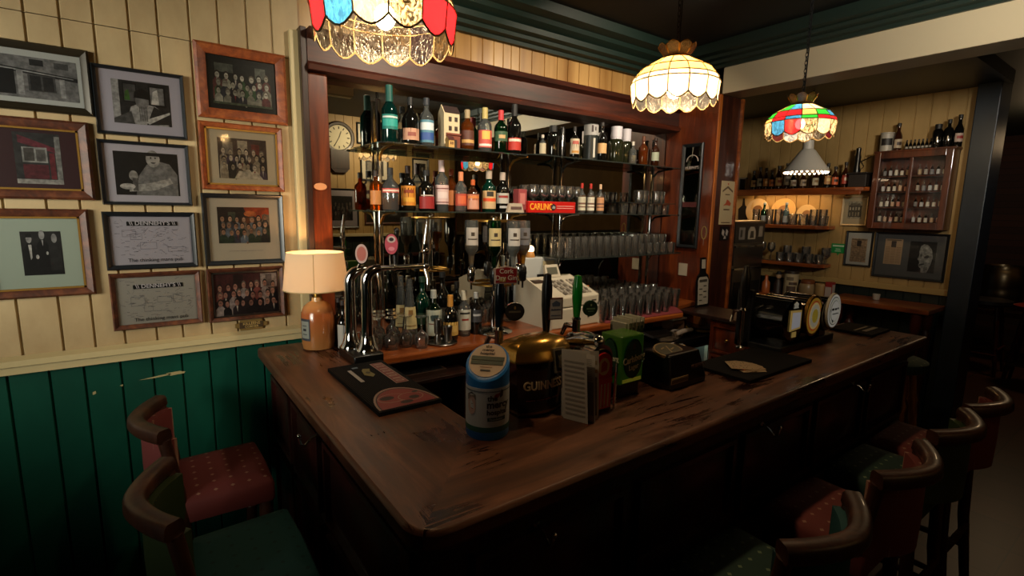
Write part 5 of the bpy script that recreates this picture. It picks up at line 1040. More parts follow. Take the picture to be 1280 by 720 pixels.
# taps standing at the back of the fonts
def tap(label, x, y, pts, handle_m, badge, hm=chrome):
    t = thing('beer_tap', label, 'beer tap', (x, y, H)); z = H
    MB().lathe([(.022, 0), (.022, .006), (.014, .012), (.013, pts[0] - z), (.016, pts[0] - z + .004), (.010, pts[0] - z + .012)], (x, y, z), 16).tube([(x, y, pts[0] - .02), (x + .0, y + .05, pts[0] - .025), (x, y + .07, pts[0] - .06)], [.010, .009, .007], 10).build('tap_body', chrome, t)
    rs = [.009, .011, .0165, .0165, .013, .012]; zs = [pts[0] + (pts[1] - pts[0]) * f for f in (0, .1, .5, .8, .92, 1)]
    MB().lathe(list(zip(rs, [q_ - z for q_ in zs])) + [(.0001, zs[-1] - z + .004)], (x, y, z), 16).build('handle', handle_m, t)
    badge(t); return t
def bdg_oval(x, y, z, rx, ry, cols, extra=()): 
    return lambda t: oval(M4((x, y, z), (.93, -.36, 0), (0, 0, 1)), rx, ry, cols, t, extra=extra)
def b1(t):
    oval(M4((.868, 1.175, 1.357), (.93, -.36, 0), (0, 0, 1)), .030, .027, [chrome, (.93, '0c0a0a'), (.8, '1c1814')], t, extra=[('R', -.018, -.003, .018, .003, '5a5040'), ('E', 0, .012, .003, .005, '8a6a3a')])
    q = MB(); q.T = M4((.828, 1.165, 1.468), (.93, -.36, 0), (0, 0, 1)); q.prism([(-.033, -.024), (.033, -.024), (.033, .02), (.0, .026), (-.033, .02)], 0, .008, 0).prism([(-.03, -.021), (.03, -.021), (.03, .018), (.0, .023), (-.03, .018)], .008, .009, 1).prism([(-.02, -.017), (-.002, -.018), (.0, -.006), (-.018, -.004)], .009, .0096, 2)
    q.build('sign_plate', [pm('b8a8a0'), pm('8a1c20'), pm('a8904c')], t, False)
    text('Cork\nDry Gin', .019, pm('d8c8c0'), M4((.828, 1.165, 1.470), (.93, -.36, 0), (0, 0, 1)) @ Matrix.Translation((0, 0, .0095)), t, ext=.0003, bold=.0003)
tap('dark blue tap handle with red Cork Dry Gin plate and black oval badge', .829, 1.195, (1.30, 1.445), mat('navy_gloss', '0c1620', .15), b1)
def b2(t):
    q = MB(); q.T = M4((1.018, 1.165, 1.352), (.95, -.31, 0), (0, 0, 1)); q.prism([(-.023, -.034), (.023, -.034), (.023, .034), (-.023, .034)], 0, .008, 0).prism([(-.019, -.030), (.019, -.030), (.019, .030), (-.019, .030)], .008, .009, 1).prism([(-.012, .008), (.012, .008), (.014, .018), (0, .026), (-.014, .018)], .009, .0096, 2).prism([(-.016, -.022), (.016, -.022), (.016, -.019), (-.016, -.019)], .009, .0096, 2)
    q.build('badge', [pm('5a2c1c'), pm('a8a4a4'), pm('4a5870')], t, False); text('Budweiser', .0075, pm('2a3a5a'), M4((1.018, 1.165, 1.352), (.95, -.31, 0), (0, 0, 1)) @ Matrix.Translation((0, -.002, .0095)), t, ext=.0002, bold=.0002)
tap('tall black tap handle with framed rectangular badge', .997, 1.18, (1.265, 1.458), black, b2)
def b3(t): oval(M4((1.168, 1.165, 1.338), (.95, -.31, 0), (0, 0, 1)), .026, .026, [mat('badge_green', '0c3a1c', .3), (.9, '10381c'), (.8, '14301c')], t, extra=[('R', -.015, -.003, .015, .002, '6a8a6a'), ('R', -.010, -.010, .010, -.008, '6a8a6a'), ('E', 0, .012, .003, .004, '8a9a7a')])
tap('bright green bulbous tap handle with round green badge', 1.125, 1.18, (1.30, 1.445), mat('tap_green', '14862c', .12, coat=.6), b3)
# chrome housing of the red font and the font itself
hf = thing('cider_font', 'chrome arched beer font with red and white oval shield', 'beer font', (1.10, 1.08, H))
hx_, hy_ = 1.052, .992
def arch(w, h, n=14): return [(-w / 2, 0), (w / 2, 0), (w / 2, h - w / 2)] + [(w / 2 * math.cos(a), h - w / 2 + w / 2 * math.sin(a)) for a in [PI * i / n for i in range(1, n)]] + [(-w / 2, h - w / 2)]
q = MB(); q.T = M4((hx_, hy_, H), (1, -.08, 0), (0, 0, 1)); q.prism(arch(.086, .20), -.045, 0, 0); q.prism(arch(.078, .188), 0, .004, 1)
q.build('chrome_body', [chrome, black], hf, True, ang=30)
q = MB(); q.T = M4((hx_, hy_ - .005, H + .01), (1, -.08, 0), (0, 0, 1)); q.prism([(x * 1, z) for x, z in arch(.062, .168)], 0, .006, 0)
for k in range(4): q.prism([(-.022 + k * .013, .004), (-.017 + k * .013, .004), (-.017 + k * .013, .075), (-.022 + k * .013, .075)], .006, .0066, 1)
q.prism([(.021 * math.cos(a), .128 + .026 * math.sin(a)) for a in [2 * PI * i / 20 for i in range(20)]], .006, .007, 2).prism([(-.03, .078), (.03, .078), (.034, .084), (.03, .092), (-.03, .092), (-.034, .084)], .006, .009, 0)
q.prism([(-.012, .112), (.01, .116), (.012, .136), (.0, .146), (-.01, .138)], .007, .0078, 3)
q.build('shield', [mat('shield_red', 'b01c20', .3), pm('b8a898'), pm('b8a070'), pm('a03828')], hf, False)
q = MB(); q.tube([(hx_ + .0, hy_ + .13, H + .185), (hx_ + .0, hy_ + .07, H + .20), (hx_ + .002, hy_ + .02, H + .205)], [.026, .027, .02], 16).ball((hx_ + .002, hy_ + .02, H + .205), .021).tube([(hx_ + .01, hy_ + .09, H), (hx_ + .01, hy_ + .09, H + .18)], .030, 18)
q.build('chrome_top', chrome, hf)
MB().tube([(hx_ + .05, hy_ - .01, H), (hx_ + .052, hy_ - .012, H + .14)], .004, 8).build('side_rod', chrome, hf)
# leaflets
nl = thing('newspaper', 'folded newspaper propped open against the black and gold font', 'newspaper', (.985, 1.0, H))
def sheet3(pts, h, bulge=.0, m=0, mb=None, tilt=(0, 0)):
    mb = mb or MB(); n = len(pts); vs = []
    for z, f in ((0, 0), (h, 1)):
        for x, y in pts: vs.append((x + tilt[0] * f, y + tilt[1] * f, H + .001 + z))
    for z, f in ((0, 0), (h, 1)):
        for x, y in pts: vs.append((x + tilt[0] * f + .0008, y + tilt[1] * f + .0008, H + .001 + z))
    fs = [(i, i + 1, n + i + 1, n + i) for i in range(n - 1)] + [(2 * n + i, 3 * n + i, 3 * n + i + 1, 2 * n + i + 1) for i in range(n - 1)]
    return mb.add(vs, fs, m)
npm = mat('newsprint', 'b4b0ac', .85)
def page(path, h, tilt, name, prints):
    pg = sheet3(path, h, tilt=tilt).build(name, npm, nl, False)
    L_ = [0]
    for a_, b_ in zip(path, path[1:]): L_.append(L_[-1] + math.dist(a_, b_))
    def P(u, v, e):
        d = u * L_[-1]
        for k in range(len(path) - 1):
            if d <= L_[k + 1] + 1e-9: break
        f = (d - L_[k]) / (L_[k + 1] - L_[k]); a_, b_ = Vector(path[k]), Vector(path[k + 1]); q_ = a_.lerp(b_, f); t_ = (b_ - a_).normalized()
        return Vector((q_.x + tilt[0] * v + t_.y * e, q_.y + tilt[1] * v - t_.x * e, H + .001 + h * v))
    cs = []; pb_ = MB()
    for u0, u1, v0, v1, c in prints:
        if c not in cs: cs.append(c)
        m_ = 6; us = [u0 + (u1 - u0) * k / m_ for k in range(m_ + 1)]; e = .0006 + .0003 * cs.index(c)
        pb_.add([P(u, v0, e) for u in us] + [P(u, v1, e) for u in us], [(k, k + 1, m_ + 2 + k, m_ + 1 + k) for k in range(m_)], cs.index(c))
    pb_.build('page_print', [pm(c) for c in cs], pg, False)
    pg.children[0].parent = pg
lines = lambda u0, u1, v0, v1: [(u0, u1, v0 + (v1 - v0) * k / 12, v0 + (v1 - v0) * (k + .42) / 12, '8a8682') for k in range(12)]
page([(.926, 1.01), (.938, .98), (.948, .955), (.954, .94)], .20, (-.006, .01), 'inner_page', lines(.1, .9, .08, .9))
page([(.930, 1.018), (.950, 1.0), (.968, .962), (.976, .935)], .19, (0, .01), 'front_page', [(.5, .95, .1, .6, '8490a0')] + lines(.1, .9, .62, .95))
page([(.932, 1.025), (.957, 1.0), (.986, .965), (1.006, .950)], .195, (.0, .01), 'outer_page', [(.08, .95, .80, .86, '9a8a6a'), (.1, .96, .68, .73, 'a0783c'), (.45, .95, .05, .62, '5e5650'), (.6, .85, .12, .45, '2e2a28')] + lines(.08, .4, .08, .62))
# green illuminated box
cbx = thing('beer_lightbox', 'green Carlsberg lightbox font on a black foot', 'beer font', (1.21, 1.06, H))
MB().box(1.175, 1.27, 1.03, 1.105, H, H + .045).build('foot', black, cbx, False, .004)
lgm = mat('carls_green', '34500f', .25, emit='4a8a20', es=.03)
MB().box(1.17, 1.275, 1.022, 1.11, H + .045, H + .20).build('green_case', lgm, cbx, False, .004)
MB().box(1.18, 1.265, 1.019, 1.022, H + .05, H + .06).build('lit_edge', mat('carls_lime', '9a9a30', .4, emit='a8a030', es=.12), cbx, False)
oval(M4((1.222, 1.0218, H + .125), (1, 0, 0), (0, 0, 1)), .042, .064, [mat('carls_dark', '06301c', .2), (.93, '083a20')], cbx, d=.005, name='dark_oval', extra=[('E', 0, .04, .007, .010, '4a3020')])
oval(M4((1.1698, 1.066, H + .125), (0, -1, 0), (0, 0, 1)), .032, .064, [mat('carls_dark', '06301c', .2), (.93, '083a20')], cbx, d=.005, name='dark_oval')
for M_, s in ((M4((1.222, 1.0145, H + .125), (1, 0, 0), (0, .0, 1)), 1), (M4((1.1625, 1.066, H + .125), (0, -1, 0), (0, 0, 1)), .8)):
    text('Carlsberg', .030 * s, pm('d8d8c0'), M_ @ Matrix.Rotation(.12, 4, 'Z'), cbx, ext=.0006, sx=.85, bold=.0006)
    text('Lager', .024 * s, pm('c8c8b0'), M_ @ Matrix.Translation((0, -.026, 0)) @ Matrix.Rotation(.1, 4, 'Z'), cbx, ext=.0006, sx=.85, bold=.0004)
# leaflet carton
lc_ = thing('leaflet_carton', 'white and green leaflet carton standing behind the green lightbox', 'carton', (1.32, 1.12, H))
MB().box(1.275, 1.365, 1.10, 1.17, H, H + .215).build('carton', pm('9a9a8c'), lc_, False, .002)
q = MB(); q.box(1.332, 1.362, 1.0985, 1.10, H + .175, H + .20, 0).box(1.332, 1.362, 1.0985, 1.10, H + .07, H + .125, 1).box(1.332, 1.362, 1.0985, 1.10, H + .005, H + .062, 0)
q.T = Matrix(); q.box(1.342, 1.350, 1.098, 1.0985, H + .072, H + .115, 2).box(1.356, 1.360, 1.098, 1.0985, H + .072, H + .118, 2); q.build('carton_print', [pm('2c4a24'), pm('3a2c20'), pm('8a8878')], lc_, False)
oval(M4((1.305, 1.0995, H + .185), (1, 0, 0), (0, 0, 1)), .020, .020, [pm('b8b8a4'), (.75, '4a5a34'), (.4, '9a9a84')], lc_, d=.001, name='round_print')
q = MB(); 
for i, x in enumerate((1.283, 1.30, 1.32, 1.34, 1.36)): q.box(x, x + .002, 1.095, 1.165, H + .19, H + .228 + .003 * (i % 2))
q.build('leaflets', pm('b0b0a0'), lc_, False)
# black octagonal font with oval top plate
mf = thing('irish_stout_font', 'low black beer font with gold-rimmed oval plate on its sloping top', 'beer font', (1.46, 1.04, H))
def rect(cx, cy, w, d): return [(cx - w / 2, cy - d / 2), (cx + w / 2, cy - d / 2), (cx + w / 2, cy + d / 2), (cx - w / 2, cy + d / 2)]
loft(MB(), [(rect(1.462, 1.04, .20, .13), H), (rect(1.462, 1.04, .20, .13), H + .02), (rect(1.455, 1.045, .165, .105), H + .115)]).build('font_body', mat('satin_black', '0c0a0a', .28), mf, False, .006)
q = MB(); q.T = M4((1.42, 1.035, H + .117), (1, 0, 0), (0, .93, .30)); el = lambda a, b: [(a * math.cos(2 * PI * i / 30), b * math.sin(2 * PI * i / 30)) for i in range(30)]
q.prism(el(.062, .043), -.006, .004, 0).prism(el(.056, .038), .004, .0048, 1)
q.prism([(-.03, .006), (-.01, .012), (-.012, .016), (-.03, .011)], .0048, .0055, 0).prism([(-.006, -.018), (-.001, -.018), (.012, .02), (.006, .02)], .0048, .0055, 0).prism([(.01, -.006), (.03, .0), (.03, .005), (.01, .0)], .0048, .0055, 0)
q.build('oval_plate', [mat('plate_gold', '9a8460', .35, .4), pm('2c2a14')], mf, True)
MB().box(1.365, 1.455, .9735, .976, H + .022, H + .042, 0).box(1.368, 1.452, .972, .9735, H + .026, H + .038, 1).build('gold_strip', [pm('8a7048'), pm('5a4a34')], mf, False)
text("MURPHY'S", .019, pm('4a2c20'), M4((1.512, .976, H + .065), (1, 0, 0), (0, .19, .98)), mf, ext=.0008, sx=.9)
q = MB(); q.tube([(1.555 + .032 * math.cos(2 * PI * i / 20), 1.10 + .024 * math.sin(2 * PI * i / 20), H + .10) for i in range(20)], .004, 6, closed=True).lathe([(.018, 0), (.014, .095), (.034, .10), (.0001, .101)], (1.555, 1.10, H), 20, 0)
q.build('ash_ring', chrome, mf)
# right mat with coasters
m2 = mat_thing(1.66, 2.125, .87, 1.10, 'plain black rubber bar mat carrying a fan of beer mats')
cm = pm('9a8468'); rr_ = random.Random(5)
for k in range(5):
    q = MB(); a = -.5 + k * .33; q.T = Matrix.Translation((1.775 + .016 * math.cos(a * 2), .945 + .012 * k * .5, H + .0135 + k * .0016)) @ Matrix.Rotation(a, 4, 'Z')
    q.prism([(-.045, -.045), (.045, -.045), (.062, 0), (.045, .045), (-.045, .045)], 0, .0014, 0)
    if k == 4:
        for i in range(26): x = rr_.uniform(-.035, .04); y = rr_.uniform(-.035, .035); q.box(x, x + rr_.uniform(.004, .012), y, y + .0022, .0014, .0018, 1)
    o = q.build('beer_mat', [cm, pm('4a3c30')], None, False)
    tag(o, 'tan cardboard beer mat with printed writing, topmost of the fanned pile' if k == 4 else 'tan cardboard beer mat under the top one in the fanned pile', 'beer mat', 'beer mats fanned on the black mat')
lit = lambda c, e=.22: mat('added_glow_' + c, c, .5, emit=c, es=e)  # emission added to brighten badge faces that get little light
# triple drum font
df = thing('triple_drum_font', 'black three-drum beer font with square, gold and white badges', 'beer font', (2.4, 1.08, H))
MB().box(2.12, 2.62, .99, 1.20, H, H + .03).box(2.12, 2.145, 1.13, 1.20, H, H + .255).build('font_base', mat('navy_black', '0a0e16', .35), df, False, .005)
drums = [(2.225, 1.0), (2.375, 1.0), (2.515, .98)]
for k, (x, y) in enumerate(drums):
    q = MB(); q.T = M4((x, y, H + .135), (1, 0, 0), (0, 0, 1)); rd = .092 if k == 0 else .078
    q.lathe([(rd * 1.02, -.19), (rd * 1.02, -.183), (rd, -.182), (rd, -.006), (rd * .96, 0), (.0001, .0)], seg=36, m=0); q.lathe([(rd * 1.03, -.186), (rd * 1.035, -.180)], seg=36, m=1)
    q.box(-.03, .03, -.12, -rd * .8, -.17, -.02, 0)
    q.build('drum', [mat('gloss_black2', '070707', .12, coat=.6), steel], df, True, ang=30)
x, y = drums[0]; q = MB(); q.T = M4((x + .01, y, H + .135), (1, 0, 0), (0, 0, 1)); q.prism([(-.045, -.045), (.045, -.04), (.045, .04), (-.045, .045)], .001, .006, 0).prism([(-.036, -.036), (.036, -.032), (.036, .032), (-.036, .036)], .006, .007, 1).prism([(-.018, -.075), (.018, -.075), (.018, -.052), (-.018, -.052)], .001, .003, 0).prism([(-.02, .052), (.02, .052), (.014, .06), (.018, .07), (0, .08), (-.018, .07), (-.014, .06)], .001, .003, 2)
q.build('square_badge', [lit('c0a058'), lit('a8a8ac', .3), lit('b8b4a0')], df, False)
text('STOUT', .012, pm('5a4a20'), M4((x + .01, y - .0035, H + .0715), (1, 0, 0), (0, 0, 1)), df, ext=.0003) if False else None
x, y = drums[1]; oval(M4((x + .01, y - .001, H + .140), (1, 0, 0), (0, 0, 1)), .080, .092, [mat('badge_brass', '8a6424', .3, .6), (.88, lit('a87c28')), (.74, lit('a8481c')), (.66, lit('c8b070')), (.56, lit('b0a890')), (.34, lit('a89030'))], df, d=.012, name='gold_badge')
x, y = drums[2]; oval(M4((x + .02, y - .001, H + .150), (1, 0, 0), (0, 0, 1)), .070, .082, [pm('b0aca0'), (.93, lit('b4b0a4', .3)), (.80, '2a3a38'), (.76, lit('aca898', .3)), (.60, '5a5a54'), (.57, lit('b0aca0', .3))], df, d=.012, name='white_badge', extra=[('R', -.034, .004, -.012, .014, '181c1c'), ('R', -.006, .004, .014, .013, '181c1c'), ('R', .018, .006, .032, .014, '181c1c'), ('R', -.03, -.014, .03, -.010, '5a7a7a'), ('R', -.055, .0, -.048, .014, '181c1c'), ('R', -.03, -.05, -.02, -.038, '181c1c')])
# tap beside it
t = thing('beer_tap', 'slender black tap handle on a chrome cross-bar beside the drum font', 'beer tap', (2.11, 1.12, H))
tx = 2.085; MB().lathe([(.02, 0), (.02, .006), (.011, .012), (.011, .16), (.016, .17), (.012, .18)], (tx, 1.15, H), 14).tube([(tx, 1.15, H + .165), (tx + .03, 1.15, H + .165)], .008, 8).tube([(tx, 1.15, H + .165), (tx, 1.19, H + .16), (tx, 1.20, H + .11)], .007, 8).build('tap_body', chrome, t)
MB().lathe([(.010, .18), (.013, .20), (.02, .26), (.021, .32), (.013, .345), (.011, .36), (.0001, .366)], (tx, 1.15, H), 16).build('handle', black, t)
# small mat at the end
m3 = mat_thing(2.82, 3.06, .90, 1.09, 'small black bar mat with white lettering at the far end of the counter')
MB().box(2.86, 3.02, .985, .995, H + .0127, H + .0135).box(2.88, 3.03, .945, .965, H + .0127, H + .0135).build('white_lettering', pm('8a8478'), m3, False)

# ================================================================ cooler, low worktop, right cabinet
co = thing('bottle_cooler', 'low black bottle cooler with lit glass doors under the back bar', 'cooler', (2.75, 1.93, 0))
def yb(mb, *a, **k): return mb.box(*a, **k)
MB().box(1.30, 3.04, 1.86, 2.20, .825, .86).box(1.30, 3.04, 1.88, 1.90, .70 + .1, .825).box(1.30, 3.04, 2.18, 2.20, 0, .83).box(3.02, 3.04, 1.88, 2.2, 0, .83).box(1.30, 1.32, 1.88, 2.2, 0, .83).box(1.30, 3.04, 1.88, 2.2, 0, .08).box(2.20, 2.22, 1.88, 2.2, 0, .83).build('cooler_case', black, co, False, .003)
MB().box(2.22, 3.02, 2.165, 2.175, .1, .8).box(2.22, 3.02, 1.90, 2.17, .40, .41).build('cooler_lining', mat('cooler_white', 'b8c0b4', .5), co, False)
for x in (2.22, 2.49, 2.75): MB().box(x, x + .012, 1.875, 1.90, .08, .80).box(x + .25, x + .262, 1.875, 1.90, .08, .80).box(x, x + .262, 1.875, 1.9, .785, .80).build('door_frame', steel, co, False)
light('cooler_tube', 'AREA', (2.8, 1.93, .795), 2.2, (.75, 1, .8), .6, (2.8, 2.05, .3), .04, parent=None)
for i in range(14):
    bottle(2.28 + i * .054, 2.02 + (i % 2) * .07, .411, .026, .235, 'beer', 'green' if i % 3 else 'clear', (.2, .45), '9aa890', 'bottle of beer inside the lit cooler under the back bar', 'b0a090' if i % 2 else '8a2a20', group='bottles in the lit cooler', name='beer_bottle', seg=10)
# things on the low worktop
WZ = .86
tag(MB().prism([(2.55, 1.92), (2.62, 1.88), (2.86, 1.93), (2.90, 1.97), (2.84, 2.04), (2.60, 2.0)], WZ, WZ + .02).prism([(2.50, 1.94), (2.70, 1.93), (2.74, 2.02), (2.54, 2.06)], WZ + .02, WZ + .038).tube([(2.66, 1.905, WZ + .03), (2.76, 1.90, WZ + .045), (2.88, 1.93, WZ + .03)], .018, 8).build('folded_cloth', mat('cloth_grey', '8a7c70', .9), None, True, .004), 'crumpled grey bar cloth on the low black worktop', 'cloth')
tag(MB().box(2.86, 2.99, 2.06, 2.15, WZ, WZ + .07).box(2.85, 3.0, 2.05, 2.16, WZ + .07, WZ + .085, 1).build('takeaway_box', [pm('6a4a34'), pm('a89c90')], None, False, .003), 'small box with pale lid on the low black worktop', 'box')
tag(MB().lathe([(.09, 0), (.10, .03), (.097, .035), (.0001, .033)], (3.04, 1.96, WZ), 26).lathe([(.101, .012), (.1015, .024)], (3.04, 1.96, WZ), 26, 1).build('ashtray', [black, mat('yellow_band', '8a6c20', .4)], None), 'round black tray with yellow rim band on the low worktop', 'tray')
unit(.843, .259)
rc = thing('drawer_cabinet', 'dark brown cabinet of small drawers closing the end of the bar', 'cabinet', (3.5, 1.75, 0))
MB().box(3.27, 3.60, 1.40, 2.04, -.30, .905).build('carcase', redwood, rc, False, .004)
MB().box(3.24, 3.61, 1.38, 2.30, .905, .93).build('worktop', darkwood, rc, False, .004)
for j in range(3):
    for i in range(2):
        y1_ = 2.02 - i * .30; z0_ = .66 - j * .21 if j else .66
        d_ = rpanel(M4((3.27, y1_, .67 - j * .22), (0, -1, 0), (0, 0, 1)), .25, .20, .014).build('drawer', redwood, rc)
        MB().ball((3.252, y1_ - .125, .77 - j * .22), .012, 0, 10, 8).build('knob', brass, d_)
unit(1)
# steel appliance
sa = thing('steel_fridge', 'upright stainless steel fridge with stickers beside the wooden pier', 'fridge', (4.18, 2.55, 0))
MB().box(3.955, 4.44, 2.32, 2.78, 0, 1.60).build('steel_case', steel, sa, False, .008)
MB().box(3.965, 4.43, 2.308, 2.32, .10, 1.20).box(3.965, 4.43, 2.308, 2.32, 1.22, 1.39).build('door', steel, sa, False, .004)
MB().box(3.965, 4.43, 2.310, 2.32, 1.41, 1.58).build('top_panel', mat('dark_steel', '3a3632', .3, .6), sa, False)
MB().box(3.965, 4.43, 2.295, 2.308, 1.375, 1.39).box(3.965, 4.43, 2.295, 2.308, 1.185, 1.20).build('handle_rail', chrome, sa, False)
MB().box(4.0, 4.40, 2.303, 2.308, .72, 1.08).build('dark_window', black, sa, False)
q = MB(); q.T = BACK(4.02, 1.44, 2.3095); q.box(0, .09, 0, .10, 0, .001, 0).box(.02, .05, .02, .08, .001, .002, 1); q.T = BACK(4.16, 1.44, 2.3095); q.prism([(0, 0), (.12, 0), (.12, .07), (.09, .105), (.03, .105), (0, .07)], 0, .001, 2).prism([(.03, .01), (.09, .01), (.085, .07), (.04, .07)], .001, .002, 1); q.box(.17, .235, .02, .11, 0, .001, 0)
q.build('sticker', [pm('6a6660'), pm('2a2620'), pm('8a8478')], sa, False)
unit(.843, .259)
# bottle-shaped menu board
bm = MB(); bm.T = M4((3.49, 2.27, .93), (1, 0, 0), (0, .05, 1))
bs = [(-.075, 0), (.085, 0), (.088, .20), (.07, .245), (.035, .27), (.035, .385), (-.028, .385), (-.028, .27), (-.06, .245), (-.078, .20)]
bm.prism(bs, 0, .012, 0).prism([(-.062, .02), (.072, .02), (.072, .21), (.05, .235), (-.045, .235), (-.062, .21)], .012, .013, 1).prism([(-.045, .195), (.055, .195), (.055, .215), (-.045, .215)], .013, .0136, 2)
for i in range(6): bm.box(-.045 + (i % 2) * .055, -.005 + (i % 2) * .055, .05 + i * .022, .058 + i * .022, .013, .0136, 2)
bm.prism([(-.02, .30), (.028, .30), (.028, .37), (-.02, .37)], .012, .013, 1)
tag(bm.build('menu_board', [black, pm('9a9488'), pm('3a3630')], None, False), 'black and white bottle-shaped price board standing by the wooden pier', 'menu board')
# side wall: etched mirror, notes, opener, posters
SW = lambda y, z: M4((3.614, y, z), (0, -1, 0), (0, 0, 1))
def mx(o, M):
    q = MB(); q.T = M; q.add([(.028, .028, .0078), (.162, .028, .0078), (.162, .802, .0078), (.028, .802, .0078)], [(0, 1, 2, 3)]); q.build('mirror_glass', mirror, o, False)
    text("MURPHY'S", .034, pm('b8a8a0'), M @ Matrix.Translation((.095, .64, .009)), o, ext=.0003, sx=.8)
    q = MB(); q.T = M; q.tube([(.095 + .052 * math.cos(a), .69 + .05 * math.sin(a), .009) for a in [PI * i / 12 for i in range(13)]], .003, 6); q.box(.03, .16, .33, .37, .0085, .0095, 1); q.build('etched_mark', [pm('a89890'), pm('4a1c1c')], o, False)
picture('tall narrow framed bar mirror with lettering on the panelled end wall', SW(2.612, 1.37), .19, .83, .026, bkf, '2a2620', name='framed_mirror', cat='mirror', extra=mx)
tag(MB().box(3.608, 3.614, 2.50, 2.58, 1.14, 1.24).build('paper_note', pm('a89c88'), None, False), 'white paper note pinned below the tall narrow bar mirror', 'note')
bo = tag(MB().tube([(3.62, 2.372 + .022 * math.cos(a), 1.50 + .05 * math.sin(a)) for a in [2 * PI * i / 18 for i in range(18)]], .006, 6, closed=True).build('bottle_opener', mat('opener_lime', '9a9a3a', .4), None), 'yellow-green oval bottle opener hanging on the bright wooden post', 'bottle opener')
MB().tube([(3.62, 2.372, 1.45), (3.62, 2.372, 1.40)], .006, 6).build('handle', steel, bo)
PF = lambda x, z: M4((x, 2.327, z), (1, 0, 0), (0, 0, 1))
q = MB(); q.T = PF(3.735, 1.565); q.box(0, .185, 0, .345, 0, .003, 0); mi = [0]
shp = [('P', [(.02 + .145 * i / 10, .27 + .035 * math.sin(PI * i / 10)) for i in range(11)] + [(.165 - .145 * i / 10, .255 + .03 * math.sin(PI * (10 - i) / 10)) for i in range(11)], 'x')]
q.prism([(.02, .255), (.09, .29), (.165, .255), (.165, .27), (.09, .307), (.02, .27)], .003, .0036, 1).box(.06, .125, .235, .243, .003, .0036, 1).prism([(.04, .15), (.075, .17), (.09, .2), (.12, .19), (.15, .17), (.14, .15), (.09, .155)], .003, .0036, 2).box(.05, .135, .115, .125, .003, .0036, 1).box(.03, .155, .012, .02, .003, .0036, 1).box(.085, .10, .315, .33, .003, .0036, 2)
tag(q.build('poster', [pm('b09c78'), pm('5a4430'), pm('a0482c')], None, False), 'cream poster with orange emblem on the dark wooden pier', 'poster')
q = MB(); q.T = PF(3.765, 1.44); q.box(0, .13, 0, .11, 0, .003, 0).prism([(.02 + .0, .05), (.05, .03), (.06, .07), (.03, .09)], .003, .004, 1).prism([(.075, .05), (.1, .03), (.115, .07), (.085, .09)], .003, .004, 1).prism([(.05, .01), (.09, .01), (.07, .04)], .003, .004, 1)
tag(q.build('dark_sticker', [black, pm('9a9088')], None, False), 'black sticker with pale shapes under the cream poster', 'sticker')
unit(1)
q = MB(); q.T = M4((4.69, 2.765, 1.50), (0, -1, 0), (0, 0, 1)); q.box(0, .19, 0, .35, 0, .003, 0).prism([(.05, .10), (.14, .08), (.15, .20), (.11, .235), (.10, .30), (.085, .30), (.08, .235), (.045, .2)], .003, .005, 1).box(.02, .17, .02, .06, .003, .005, 2)
tag(q.build('jug_poster', [pm('a88c5c'), pm('14100c'), pm('7a6038')], None, False), 'tan poster with black jug silhouette by the shelf end', 'poster')

# ================================================================ annex shelves and cabinet
EW = lambda y, z: M4((4.708, y, z), (0, -1, 0), (0, 0, 1))
for z, ya, yb_, lb in ((1.845, 1.60, 2.72, 'long top shelf of bottles under the cone lamp'), (1.535, 1.86, 2.62, 'brightly lit second shelf with plates and glasses'), (1.215, 1.86, 2.55, 'third wooden shelf with small glasses'), (.915, 1.72, 2.55, 'lowest narrow ledge with jars and tins')):
    s_ = MB().prism([(4.705, ya), (4.705, yb_), (4.53, yb_), (4.53, ya + .08), (4.545, ya + .03), (4.58, ya)], z, z + .03).build('wall_shelf', shelfwoody, None, False, .004); tag(s_, lb, 'shelf', 'wooden shelves on the end wall')
MB().box(4.527, 4.543, 1.64, 2.715, 1.818, 1.846).build('valance', shelfwoody, [o for o in D.objects if o.get('label', '').startswith('long top shelf')][0], False, .003)
tb = thing('strip_light', 'warm strip light under the long top bottle shelf', 'light', (4.64, 2.25, 1.82))
MB().box(4.56, 4.62, 1.95, 2.55, 1.835, 1.845).build('housing', white, tb, False, .003)
MB().box(4.565, 4.615, 1.96, 2.54, 1.829, 1.835).build('diffuser', emitm('strip_glow', 'ffc880', 26), tb, False)
TZ = 1.875
lbs = ['c0a070', '9a9a90', 'b07a40', 'a8602c', 'b89a6c', '8a8478', 'a89c88', '9a8468', 'b0a488', 'a87848', 'c05a30', 'a03a28']
for i, px in enumerate((943, 950.5, 958, 965.5, 974, 984, 992.5, 1005, 1020, 1035, 1044.5, 1057)):
    y = 4.60; d = ray(px, 215); yy = d.y * (4.61 / d.x)
    bottle(4.61, yy, TZ, .026 if i != 4 else .03, (.17, .2, .19, .17, .2, .22, .15, .15, .17, .2, .17, .2)[i], 'beer', 'brown' if i % 3 else 'dark', (.15, .5), lbs[i], 'dark beer bottle with ' + ['tan', 'grey', 'ochre', 'rust', 'wide straw', 'slim grey', 'pale beige', 'dull tan', 'cream', 'brown orange', 'bright orange', 'red'][i] + ' label on the long top shelf', '1a1410', [(.28, .4, ['6a3a1c', '3a3a3a', 'd0b080', '5a1c10', '7a2c1c', '4a4440', '6a4a30', '4a3420', '7a5a30', 'd0b070', '2a1c10', 'd0b8a0'][i], .6)], group='beer bottles on the long top shelf', name='beer_bottle', seg=12)
q = tag(MB().box(4.56, 4.66, 2.655, 2.665, TZ, TZ + .10).box(4.60, 4.64, 2.62, 2.70, TZ + .10, TZ + .115).build('tap_stand', steel, None, False, .003), 'small T-shaped metal stand at the end of the top shelf', 'stand')
